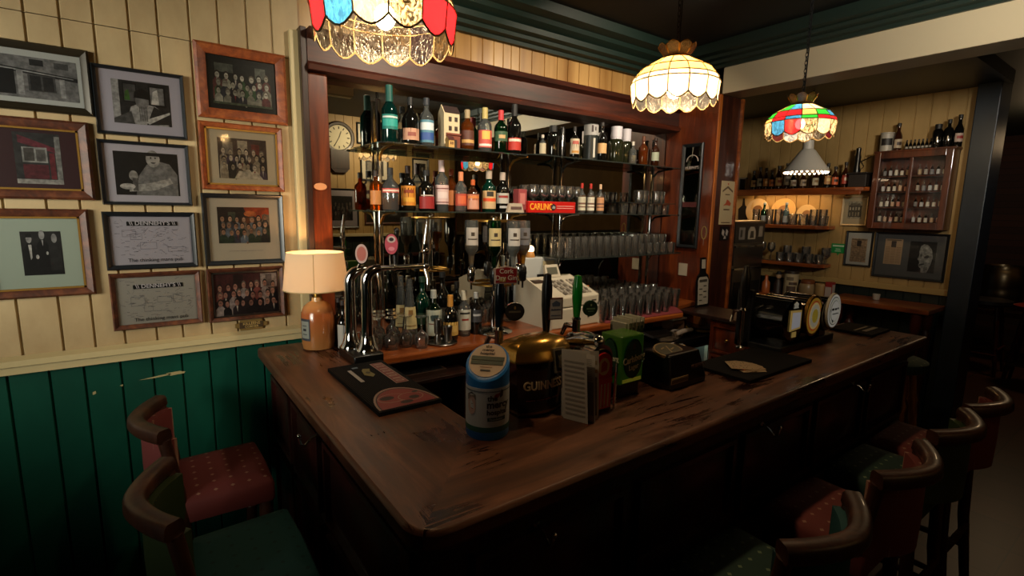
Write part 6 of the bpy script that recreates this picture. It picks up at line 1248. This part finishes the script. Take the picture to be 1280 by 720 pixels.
q = tag(MB().box(4.55, 4.68, 1.62, 1.745, TZ, TZ + .10).box(4.53, 4.69, 1.61, 1.755, TZ + .10, TZ + .112).build('dark_box', mat('box_dark', '1a120c', .6), None, False, .004), 'dark lidded box at the near end of the top shelf', 'box')
q = thing('corkscrew_figure', 'dark lever corkscrew figure standing on the lidded box', 'ornament', (4.61, 1.715, TZ + .112)); MB().lathe([(.025, 0), (.028, .02), (.018, .06), (.022, .12), (.015, .15), (.018, .19), (.0001, .2)], (4.61, 1.715, TZ + .112), 14).build('body', black, q)
MB().tube([(4.60, 1.70, TZ + .19), (4.60, 1.66, TZ + .21), (4.60, 1.62, TZ + .235)], .004, 6).tube([(4.60, 1.69, TZ + .20), (4.60, 1.665, TZ + .16), (4.60, 1.68, TZ + .14)], .004, 6).build('lever', black, q)
# second shelf
for i, (y, c) in enumerate(((2.53, 'b09a78'), (2.29, 'a88a5c'), (2.09, 'b09870'))):
    q = MB(); q.T = M4((4.695, y, 1.566 + (.12 if i != 2 else .09)), (0, -1, 0), (.10, 0, .995)); r = .11 if i != 2 else .085
    q.lathe([(.0001, .004), (r * .6, .004), (r, .016), (r * .98, .020), (r * .6, .009), (.0001, .009)], seg=28, m=0).lathe([(r * .45, .0095), (r * .30, .0100)], seg=20, m=1)
    tag(q.build('display_plate', [mat('plate_%d' % i, c, .3), pm('6a4a2c')], None), ['pale round plate leaning at the dim end of the lit shelf', 'tan round plate leaning behind the clear bottles', 'small plate leaning behind the glass tankards'][i], 'plate')
for i, (y, k) in enumerate(((2.48, 'g'), (2.415, 'b'), (2.355, 'g'), (2.28, 't'), (2.22, 'b'), (2.15, 'm'), (2.065, 'm'), (1.985, 'g'), (1.91, 'g'), (1.93, 'g2'), (2.02, 'g2'), (2.44, 'g2'))):
    if k == 'b': bottle(4.59, y, 1.566, .028, .19, 'wine', 'green' if i == 1 else 'blue', (.1, .4), 'a8a8a0', ['small green bottle between glasses on the lit shelf', 'small blue-tinted bottle between glasses on the lit shelf'][i > 2], '6a7a8a', name='small_bottle', seg=12)
    else: k = 'g' if k == 't' else k; glass({'g': 'highball', 't': 'highball', 'g2': 'tumbler', 'm': 'mug'}[k], 4.58 if k != 'g2' else 4.645, y, 1.566, {'g': 'straight glass on the brightly lit shelf', 'g2': 'short glass at the back of the brightly lit shelf', 'm': 'handled tankard on the brightly lit shelf'}[k], {'g': 'straight glasses on the lit shelf', 'g2': 'short glasses on the lit shelf', 'm': 'tankards on the lit shelf'}[k], .95, PI)
for i in range(8):
    glass('wine' if i < 3 else 'tumbler', 4.585, 2.48 - i * .082, 1.246, 'stemmed glass on the third wooden shelf' if i < 3 else 'small glass on the third wooden shelf', 'stemmed glasses on the third shelf' if i < 3 else 'small glasses on the third shelf', .95 if i < 3 else .9)
    if i > 2: glass('goblet' if i % 2 else 'tumbler', 4.66, 2.45 - i * .08, 1.246, 'goblet at the back of the third shelf' if i % 2 else 'small glass at the back of the third shelf', 'back row glasses on the third shelf' if i % 2 else 'small back row glasses on the third shelf', .9)
# ledge with jars
LZ = .945
def JY(px): d = ray(px, 360); return d.y * (4.60 / d.x)
cyl('bottle', 'small orange bottle on the lowest ledge', 'bottle', 4.60, JY(957), LZ, [(.035, 0), (.036, .01), (.034, .09), (.014, .12), (.014, .16), (.0001, .162)], mat('orange_ceramic', 'a85a2c', .3))
f_ = cyl('figurine', 'little ceramic barman figurine on the lowest ledge', 'figurine', 4.60, JY(972), LZ, [(.04, 0), (.042, .01), (.03, .04), (.034, .09), (.018, .13), (.012, .14), (.0001, .141)], mat('figurine_dark', '2a1c16', .5)); MB().ball((4.60, JY(972), LZ + .165), (.024, .024, .03)).build('head', mat('figurine_face', 'a88868', .6), f_); MB().lathe([(.03, .18), (.028, .188), (.018, .19), (.016, .205), (.0001, .206)], (4.60, JY(972), LZ), 14).build('hat', blackm, f_)
t_ = cyl('storage_tin', 'tall tin with brown street scene print on the lowest ledge', 'tin', 4.60, JY(988), LZ, [(.058, 0), (.058, .20)], mat('tin_cream', 'a89878', .4)); MB().lathe([(.06, .198), (.06, .222), (.0001, .223)], (4.60, JY(988), LZ), 20).build('lid', mat('tin_lid', '2a2018', .4), t_)
aa = PI + .45; MB().lathe([(.0585, .04), (.0585, .09)], (4.60, JY(988), LZ), 6, 0, aa - .6, aa + .7).lathe([(.0585, .10), (.0585, .125)], (4.60, JY(988), LZ), 6, 0, aa - .3, aa + .9).lathe([(.0585, .14), (.0585, .17)], (4.60, JY(988), LZ), 6, 1, aa - .7, aa + .3).build('street_print', [pm('4a382a'), pm('6a5a44')], t_)
j_ = cyl('stoneware_jar', 'brown-topped stoneware crock on the lowest ledge', 'jar', 4.60, JY(1009), LZ, [(.06, 0), (.066, .01), (.066, .10), (.06, .12), (.052, .13)], mat('crock', '8a7454', .3), 24); MB().lathe([(.055, .125), (.055, .15), (.045, .16), (.0001, .162)], (4.60, JY(1009), LZ), 24).build('lid', mat('crock_lid', '6a3a1c', .4), j_)
j_ = cyl('stoneware_jar', 'smaller tan crock between the stoneware jar and red carton', 'jar', 4.60, JY(1026), LZ, [(.042, 0), (.045, .01), (.045, .11), (.043, .125)], mat('crock_tan', '9a7c50', .35), 24); MB().lathe([(.046, .122), (.046, .138), (.0001, .139)], (4.60, JY(1026), LZ), 24).build('lid', mat('crock_lid2', 'a88a5c', .4), j_)
rb = tag(MB().box(4.57, 4.63, JY(1042), JY(1033), LZ, LZ + .16).build('red_carton', pm('8a2420'), None, False, .002), 'red and white carton at the end of the lowest ledge', 'carton'); MB().box(4.568, 4.57, JY(1042) + .004, JY(1033) - .004, LZ + .03, LZ + .12).box(4.575, 4.625, JY(1042) - .001, JY(1042), LZ + .02, LZ + .14).build('pale_print', pm('a89c94'), rb, False)
# glazed cabinet of miniatures
cab = thing('glazed_cabinet', 'glazed wooden wall cabinet full of miniature bottles', 'cabinet', (4.66, 1.345, 1.555))
Y1, Y0, Z0c, Z1c = 1.585, 1.115, 1.56, 2.125
cw_ = wood('cabinet_wood', '2a1208', '4a2412', '6a3418', (12, 12, 1.5), .35, .3)
MB().box(4.58, 4.708, Y1 - .012, Y1, Z0c, Z1c).box(4.58, 4.708, Y0, Y0 + .012, Z0c, Z1c).box(4.58, 4.708, Y0 + .012, Y1 - .012, Z0c, Z0c + .012).box(4.58, 4.708, Y0 + .012, Y1 - .012, Z1c - .012, Z1c).box(4.70, 4.708, Y0 + .012, Y1 - .012, Z0c + .012, Z1c - .012).build('case', cw_, cab, False)
MB().box(4.57, 4.708, Y0 - .012, Y1 + .012, Z1c, Z1c + .014).build('cornice_top', cw_, cab, False, .003)
dr = MB()
for a, b, c, d in ((Y0, Y0 + .04, Z0c, Z1c), (Y1 - .04, Y1, Z0c, Z1c), (Y0 + .04, Y1 - .04, Z0c, Z0c + .045), (Y0 + .04, Y1 - .04, Z1c - .045, Z1c), ((Y0 + Y1) / 2 - .01, (Y0 + Y1) / 2 + .01, Z0c + .045, Z1c - .045)): dr.box(4.562, 4.58, a, b, c, d)
dr.build('door_frame', cw_, cab, False, .003)
sz = [Z0c + .047, Z0c + .16, Z0c + .275, Z0c + .39]
MB().box(4.60, 4.70, Y0 + .012, Y1 - .012, sz[1] - .006, sz[1]).box(4.60, 4.70, Y0 + .012, Y1 - .012, sz[2] - .006, sz[2]).box(4.60, 4.70, Y0 + .012, Y1 - .012, sz[3] - .006, sz[3]).box(4.60, 4.70, Y0 + .012, Y1 - .012, sz[0] - .03, sz[0]).build('inner_shelf', cw_, cab, False)
MB().box(4.569, 4.572, Y0 + .04, Y1 - .04, Z0c + .045, Z1c - .045).build('glass_door', pane, cab, False)
mc = ['b8b0a0', '9a8464', 'a8a8a8', 'b09070', '8a8478', 'c0b8a8', 'a87058', '6a6a6a']
for k in range(4):
    for i in range(11):
        if i == 5: continue
        y = Y1 - .055 - i * .036
        bottle(4.635, y, sz[k], .0125, random.uniform(.07, .088), 'squat', ['dark', 'clear', 'brown', 'dark'][(i + k) % 4], (.1, .55), mc[(i * 3 + k * 5) % 8], 'miniature bottle on the %s shelf of the glazed cabinet' % ['bottom', 'second lowest', 'third', 'top'][k], '3a2c20', group='miniatures on the %s shelf of the glazed cabinet' % ['bottom', 'second lowest', 'third', 'top'][k], name='miniature_bottle', seg=10)
CT = Z1c + .014
ttn = cyl('square_tin', 'white tin with black label on top of the glazed cabinet', 'tin', 4.64, 1.545, CT, [(.042, 0), (.042, .13), (.045, .132), (.045, .14), (.0001, .141)], mat('tin_white', '9a9488', .45)); MB().lathe([(.0427, .045), (.0427, .095)], (4.64, 1.545, CT), 10, 0, PI - .5, PI + 1.3).build('black_label', pm('181412'), ttn)
bottle(4.64, 1.475, CT, .027, .20, 'beer', 'brown', (.1, .42), 'a09078', 'brown bottle beside the white tin on the cabinet', '1a1410', [(.2, .32, '3a2c24', .6)], name='beer_bottle')
for i in range(7): bottle(4.64, 1.415 - i * .024, CT, .0105, .072, 'beer', 'dark', (.15, .35), '8a8478', 'tiny black bottle in the row on top of the cabinet', '0c0c0c', group='tiny bottles on top of the glazed cabinet', name='miniature_bottle', seg=10)
bottle(4.64, 1.238, CT, .031, .165, 'jug', 'dark', None, None, 'squat black flagon on top of the cabinet', '0c0c0c', name='flagon')
bottle(4.64, 1.178, CT, .029, .19, 'spirit', 'dark', None, None, 'plain black bottle between flagon and red-labelled bottle', '0c0c0c')
bottle(4.64, 1.122, CT, .026, .215, 'beer', 'dark', (.15, .42), 'a89488', 'dark bottle with red and white label on the cabinet corner', '14100c', [(.25, .34, '8a2a24', .8)], name='beer_bottle')
# pictures on the end wall
def epic(y1, y0, z0, z1, label, fw, fm, mount, photo, shapes, **kw): return picture(label, EW(y1, z0), y1 - y0, z1 - z0, fw, fm, mount, photo, shapes, fd=.018, **kw)
house = [('R', 0, 0, 1, 1, 'a09880'), ('R', .05, .1, .95, .75, '4a4438'), ('P', [(.1, .75), (.9, .75), (.8, .9), (.2, .9)], '6a6250')] + [('R', .12 + i * .2, .5, .22 + i * .2, .68, 'b0a890') for i in range(4)] + [('R', .12 + i * .2, .16, .22 + i * .2, .38, '8a826c') for i in range(4)]
epic(1.823, 1.633, 1.572, 1.814, 'small pale-framed print of a house front beside the glazed cabinet', .014, creamf, 'a89878', (.18, .2, .82, .85), house)
art = [('R', 0, 0, 1, 1, 'a08464')] + [('R', .06 + c * .31, .05, .32 + c * .31, .06 + r * .001 + .0, 'a08464') for c in range(3) for r in range(1)] + [('R', .06 + c * .31, .06 + r * .06, .32 + c * .31, .08 + r * .06, '7a6248') for c in range(3) for r in range(11)] + [('R', .36, .68, .64, .92, '3a3028'), ('R', .1, .94, .9, .97, '5a4a38')]
epic(1.766, 1.572, 1.246, 1.531, 'narrow black-framed newspaper cutting left of the portrait', .014, bkf, 'a8a498', (.16, .08, .84, .82), art)
def two(o, M):
    q = MB(); mi = []; S = M @ Matrix.Translation((.068, .105, .0048)) @ Matrix.Diagonal((.115, .195, 1, 1)); flat(q, S, art[:1] + art[1:], mi, 0, .00003); q.build('newspaper_cutting', [pm(c) for c in mi], o, False)
face = [('P', [(.3, 0), (.98, 0), (.98, .3), (.8, .25), (.5, .1)], '2a2a28'), ('P', [(.42, .86), (.55, .93), (.7, .9), (.84, .74), (.9, .5), (.86, .3), (.78, .1), (.74, 0), (.52, 0), (.5, .14), (.44, .16), (.40, .24), (.43, .3), (.40, .38), (.34, .42), (.40, .56), (.38, .7)], '8a8a84'),
        ('P', [(.38, .9), (.6, 1), (.9, .9), (1, .6), (.95, .2), (.88, .1), (.92, .5), (.84, .76), (.66, .9), (.5, .92)], '1c1c1a'), ('P', [(.58, .52), (.72, .58), (.78, .52), (.7, .46), (.6, .46)], '3a3a38'), ('P', [(.42, .58), (.5, .62), (.5, .52), (.44, .5)], '4a4a46'), ('P', [(.42, .26), (.6, .3), (.62, .26), (.44, .22)], '33332f'), ('P', [(.44, .4), (.54, .36), (.56, .5), (.5, .56)], 'a8a8a2'), ('P', [(.6, .36), (.8, .3), (.82, .4), (.66, .42)], 'a0a09a'), ('P', [(.5, .76), (.74, .76), (.7, .84), (.54, .84)], 'a4a49e'), ('P', [(.62, .04), (.76, .1), (.74, .2), (.6, .16)], '6a6a64')]
epic(1.558, 1.100, 1.180, 1.531, 'wide black-framed portrait of an old face beside a newspaper cutting', .016, bkf, '4a4a48', (.50, .14, .88, .86), face, extra=two, bg='0e0e0e')
q = MB(); q.T = EW(1.872, 1.32); q.prism([(0, .022), (.045, .022), (.055, .0), (.065, .022), (.105, .022), (.105, .10), (0, .10)], 0, .003, 0).box(.01, .095, .075, .088, .003, .0036, 1).box(.035, .07, .052, .058, .003, .0036, 1).box(.03, .075, .036, .042, .003, .0036, 1)
tag(q.build('green_sign', [mat('sign_green', '1c7a3c', .4), pm('a8c0a0')], None, False), 'small green speech-bubble sign on the end wall', 'sign')
# wall table
wt = thing('wall_table', 'narrow pine drinks table against the end wall', 'table', (4.5, 1.4, 0))
MB().prism([(4.30, 1.72), (4.66, 1.72), (4.66, 1.06), (4.30, 1.06)], .985, 1.02).build('table_top', shelfwoody, wt, False, .006)
for x, y in ((4.36, 1.64), (4.36, 1.14), (4.60, 1.64), (4.60, 1.14)): MB().lathe([(.025, 0), (.02, .1), (.03, .2), (.03, .3), (.018, .34), (.03, .42), (.034, .8), (.02, .83), (.034, .87), (.034, .985)], (x, y, 0), 14).build('leg', mat('red_leg', '4a1c10', .35), wt)
tag(MB().lathe(shell([(.018, 0), (.022, .004), (.026, .045)]), (4.50, 1.44, 1.02), 16).build('tealight_holder', mat('cup_white', 'a8a094', .4), None), 'little pale tealight cup on the pine drinks table', 'candle holder')

# ================================================================ stools
def dotted(name, base, dot, sz=.05, r=.10):
    def f(nt, b):
        c = coords(nt, (1 / sz, 1 / sz, 1 / sz)); v = N(nt, 'TexVoronoi', Scale=1.0); v.voronoi_dimensions = '2D'; v.inputs['Randomness'].default_value = .0; v.distance = 'MANHATTAN'
        nt.links.new(c, v.inputs['Vector']); m = N(nt, 'Math', operation='LESS_THAN'); m.inputs[1].default_value = r * 1.4; nt.links.new(v.outputs[0], m.inputs[0])
        x = N(nt, 'MixRGB'); x.inputs[1].default_value = lin(base); x.inputs[2].default_value = lin(dot); nt.links.new(m.outputs[0], x.inputs[0]); nt.links.new(x.outputs[0], b.inputs['Base Color'])
    return mat(name, base, .8, build=f)
F_red = dotted('red_dotted_fabric', '6c2c29', '96705e'); F_teal = dotted('teal_dotted_fabric', '12474a', '0c3438'); F_green = dotted('green_dotted_fabric', '16342c', '6a7a5c'); F_olive = mat('olive_leather', '2c3a1e', .5)
def bar_stool(label, x, y, rz, seatm, backm):
    t = thing('bar_stool', label, 'bar stool', (0, 0, 0), 'captain-backed bar stools round the counter')
    st_ = MB(); w = .185; 
    prof = [(-.165, -.17), (.115, -.18), (.125, -.17), (.13, 0), (.125, .17), (.115, .18), (-.165, .17), (-.172, .16), (-.172, -.16)]
    loft(st_, [([(a * .99, b * .99) for a, b in prof], .635), (prof, .645), (prof, .695), ([(a * .93, b * .94) for a, b in prof], .715), ([(a * .6, b * .6) for a, b in prof], .724)]); st_.build('seat', seatm, t, True, ang=50)
    for sx, sy in ((1, 1), (1, -1)):
        q = MB(); q.T = Matrix.Translation((sx * .10, sy * .145, .64)) @ Matrix.Rotation(sy * .05, 4, 'X') @ Matrix.Rotation(.04, 4, 'Y') @ Matrix.Translation((0, 0, -.64))
        q.lathe([(.014, 0), (.017, .05), (.022, .12), (.016, .15), (.022, .17), (.018, .2), (.024, .32), (.018, .44), (.026, .46), (.018, .48), (.022, .52), (.024, .64)], seg=12); q.build('leg', stoolwood, t)
    for sy in (1, -1):
        q = MB(); q.tube([(-.20, sy * .17, 0), (-.155, sy * .152, .40), (-.145, sy * .15, .62), (-.15, sy * .155, .74), (-.178, sy * .165, .93)], [.016, .02, .02, .017, .018], 10); q.build('leg', stoolwood, t)
    # curved crest rail
    n = 16; path = [(-.248 + .072 * (abs(u) ** 1.7) , u * .178, .925) for u in [-1 + 2 * i / n for i in range(n + 1)]]
    cr = MB().sweep(path, [(-.018, 0), (.018, 0), (.024, .010), (.022, .034), (.015, .042), (-.015, .042), (-.022, .034), (-.024, .010)]); cr.build('crest_rail', stoolwood, t, True, ang=50)
    path2 = [(px_ + .022, py_ * .88, .70) for px_, py_, pz in path]
    MB().sweep(path2, [(-.012, .0), (.012, .0), (.014, .10), (.012, .222), (-.012, .222)]).build('back_pad', backm, t, True, ang=50)
    nb = MB()
    for i in range(1, n): p_ = path2[i]; nb.ball((p_[0] + .013 if False else p_[0] + .010, p_[1], .918), .0035, 0, 6, 4)
    nb.build('stud_trim', brass, t)
    for a, b in (((.105, -.15, .22), (.105, .15, .22)), ((-.17, -.155, .26), (.105, -.15, .26)), ((-.17, .155, .26), (.105, .15, .26)), ((-.17, -.155, .36), (-.17, .155, .36))): MB().tube([a, tuple((Vector(a) + Vector(b)) / 2), b], [.010, .014, .010], 8).build('stretcher', stoolwood, t)
    t.location = (x, y, 0); t.rotation_euler = (0, 0, rz); return t
bar_stool('bar stool with red dotted seat tucked by the green boarding', .185, 1.985, 0, F_red, F_red)
bar_stool('bar stool with teal seat and olive studded back at the counter side', .185, 1.425, 0, F_teal, F_olive)
bar_stool('bar stool with green dotted seat and teal back pad along the counter front', 1.22, .62, PI / 2, F_green, F_teal)
bar_stool('bar stool with red dotted seat and pink red back, second along the counter front', 1.735, .62, PI / 2, F_red, F_red)
bar_stool('bar stool with dark green seat, third along the counter front', 2.20, .62, PI / 2, F_green, F_olive)
bar_stool('bar stool with red back pad closest to the counter end', 2.60, .62, PI / 2, F_red, F_red)
# low teal stool at the picture edge
lo_ = thing('low_stool', 'low round stool with teal cushion by the green wall', 'stool', (-.42, 1.62, 0))
MB().lathe([(.0001, .44), (.15, .44), (.17, .455), (.17, .49), (.14, .515), (.0001, .52)], (-.42, 1.62, 0), 28).build('cushion', F_teal, lo_)
for k in range(4): a = PI / 4 + k * PI / 2; MB().tube([(-.42 + .15 * math.cos(a), 1.62 + .15 * math.sin(a), 0), (-.42 + .12 * math.cos(a), 1.62 + .12 * math.sin(a), .445)], [.014, .02], 10).build('leg', stoolwood, lo_)
def plain_stool(label, x, y, h, seatm, legm, r=.16):
    t = thing('round_stool', label, 'stool', (x, y, 0), None)
    MB().lathe([(.0001, h - .06), (r, h - .06), (r * 1.06, h - .045), (r * 1.05, h - .01), (r * .9, h), (.0001, h + .003)], (x, y, 0), 26).build('seat', seatm, t)
    for k in range(4):
        a = PI / 4 + k * PI / 2; A = Vector((x + (r + .05) * math.cos(a), y + (r + .05) * math.sin(a), 0)); B = Vector((x + r * .7 * math.cos(a), y + r * .7 * math.sin(a), h - .055))
        pts = [A.lerp(B, f) for f in (0, .2, .25, .3, .55, .72, .76, .80, 1)]; MB().tube(pts, [.014, .018, .024, .016, .02, .018, .026, .018, .018], 10).build('leg', legm, t)
    for k in range(4):
        a = PI / 4 + k * PI / 2; b = a + PI / 2; f = r + .03; zz_ = h * (.28 if k % 2 else .36)
        MB().tube([(x + f * math.cos(a), y + f * math.sin(a), zz_), (x + f * math.cos(b), y + f * math.sin(b), zz_)], .011, 8).build('rung', legm, t)
    return t
plain_stool('tall pine-legged stool with dark green seat at the counter end', 3.42, .98, .86, F_green, pine)
plain_stool('dark wooden stool in front of the kegs in the far room', 7.3, 1.32, .80, mat('dark_seat', '14100e', .5), mat('red_leg', '4a1c10', .35), .2)
plain_stool('stool with red leather seat in the far room', 7.0, .86, .82, mat('red_leather', '7a1c10', .4), mat('red_leg', '4a1c10', .35), .2)
for i, (x, y, lb) in enumerate(((8.0, 1.35, 'steel beer keg standing behind the dark far stool'), (8.05, .75, 'steel beer keg next to the red leather stool'))):
    k = thing('beer_keg', lb, 'keg', (x, y, .62)); MB().lathe([(.17, 0), (.18, .02), (.18, .06), (.195, .1), (.20, .2), (.195, .22), (.2, .25), (.2, .38), (.185, .44), (.175, .46), (.175, .50), (.165, .5), (.16, .47), (.05, .46), (.0001, .465)], (x, y, .62), 28).build('keg_body', mat('keg_steel', '8a7a60', .3, 1), k)
tag(MB().box(7.75, 8.3, .4, 1.75, .56, .62).box(7.8, 7.86, .45, .51, 0, .56).box(7.8, 7.86, 1.64, 1.70, 0, .56).box(8.2, 8.26, .45, .51, 0, .56).box(8.2, 8.26, 1.64, 1.70, 0, .56).build('keg_bench', darkwood, None, False, .004), 'low dark bench carrying the kegs in the far room', 'bench')

# ================================================================ seen in the bar mirror
unit(.878, .2013)
FW = lambda x, z: M4((x, -1.534, z), (-1, 0, 0), (0, 0, 1))
ck = thing('wall_clock', 'round drop-dial pub clock with white face, seen in the bar mirror', 'clock', (2.18, -1.53, 2.12))
q = MB(); q.T = FW(2.18, 2.555); q.lathe([(.205, 0), (.205, .03), (.19, .045), (.165, .04), (.155, .02), (.0001, .02)], seg=36, m=0); q.box(-.12, .12, -.40, -.16, 0, .05, 0).prism([(-.12, -.40), (-.07, -.45), (.07, -.45), (.12, -.40)], 0, .045, 0)
q.build('clock_case', darkwood, ck, True, ang=30)
q = MB(); q.T = FW(2.18, 2.555); q.lathe([(.156, .021), (.0001, .022)], seg=32)
q.build('dial', pm('c8c0a4'), ck)
q = MB()
for k in range(12):
    a = 2 * PI * k / 12; q.T = FW(2.18, 2.555) @ Matrix.Rotation(-a, 4, 'Z'); q.box(-.006, .006, .108, .14, .022, .0235)
for a, l in ((-PI * .32 - PI * .5 + .0, .10),): pass
q.T = FW(2.18, 2.555) @ Matrix.Rotation(math.radians(20), 4, 'Z'); q.box(-.005, .005, -.01, .085, .024, .026)
q.T = FW(2.18, 2.555) @ Matrix.Rotation(-math.radians(150), 4, 'Z'); q.box(-.004, .004, -.01, .125, .026, .028)
q.build('numerals_and_hands', blackm, ck, False)
def fpic(x1, x0, z0, z1, label, mount='b0a898', sh=None, fm=bkf, ph=(.14, .16, .86, .84)): return picture(label, FW(x1, z0), x1 - x0, z1 - z0, .022, fm, mount, ph, sh or [], bg='2a2622')
gen = [('R', .1, .1, .5, .8, '4a4640'), ('R', .55, .2, .9, .9, '6a665e'), ('E', .3, .6, .1, .15, '8a867e'), ('P', [(.1, 0), (.9, 0), (.6, .4), (.2, .35)], '3a3630')]
fpic(2.86, 2.46, 2.02, 2.36, 'black-framed grey print right of the clock in the bar mirror', sh=gen)
fpic(3.48, 3.22, 2.03, 2.37, 'narrow black-framed print highest up near the mirrored corner', sh=gen[1:])
fpic(2.66, 2.42, 2.50, 2.78, 'small framed print hung highest beside the clock', sh=gen[:2])
fpic(2.42, 1.94, 1.38, 1.90, 'large framed crowd scene with pale mount reflected beneath the clock', 'b8aeb4', crowd(2, 6, .08, ['8a8078', '6a625a'], ['1c1a18', '4a443e', '2a2622']))
fpic(3.14, 2.50, 1.43, 1.68, 'long low framed panorama above the mirrored green boarding', '3a3226', gen, brf, (.05, .1, .95, .9))
fpic(3.56, 3.22, 1.44, 1.66, 'small brown-framed print at the end of the reflected wall', 'a08c64', gen, brf)
q = MB(); q.T = FW(3.66, 1.065); q.box(0, .20, 0, .34, 0, .006, 0).prism([(.04, .06), (.16, .05), (.15, .2), (.1, .24), (.05, .2)], .006, .0068, 1).prism([(.06, .1), (.12, .08), (.14, .16), (.08, .18)], .0068, .0075, 2)
tag(q.build('dog_poster', [pm('a8a4a8'), pm('3a3434'), pm('8a8080')], None, False), 'pale poster with a dark animal shape in the reflected room', 'poster')
tag(MB().box(2.6, 3.62, -1.534, -1.30, .985, 1.015).box(2.7, 2.72, -1.534, -1.4, .85, .985).box(3.58, 3.60, -1.534, -1.4, .85, .985).build('wall_ledge', redwoodh, None, False, .004), 'reddish drinks ledge along the reflected green wall', 'shelf')
unit(1)
em_ = thing('emergency_light', 'white box emergency light on the ceiling seen in the mirror', 'emergency light', (1.48, .07, 2.61)); MB().box(1.35, 1.60, .03, .11, 2.62, 2.70).build('housing', white, em_, False, .004); MB().box(1.36, 1.59, .035, .105, 2.605, 2.62).ball((1.39, .115, 2.66), .009).build('diffuser', mat('diffuser_grey', 'a8a89c', .4), em_, False)
for x, y, lb in ((1.9, -.95, 'round pub stool reflected below the clock'), (2.7, -.9, 'round pub stool reflected under the ledge')): plain_stool(lb, x, y, .62, F_red, stoolwood)
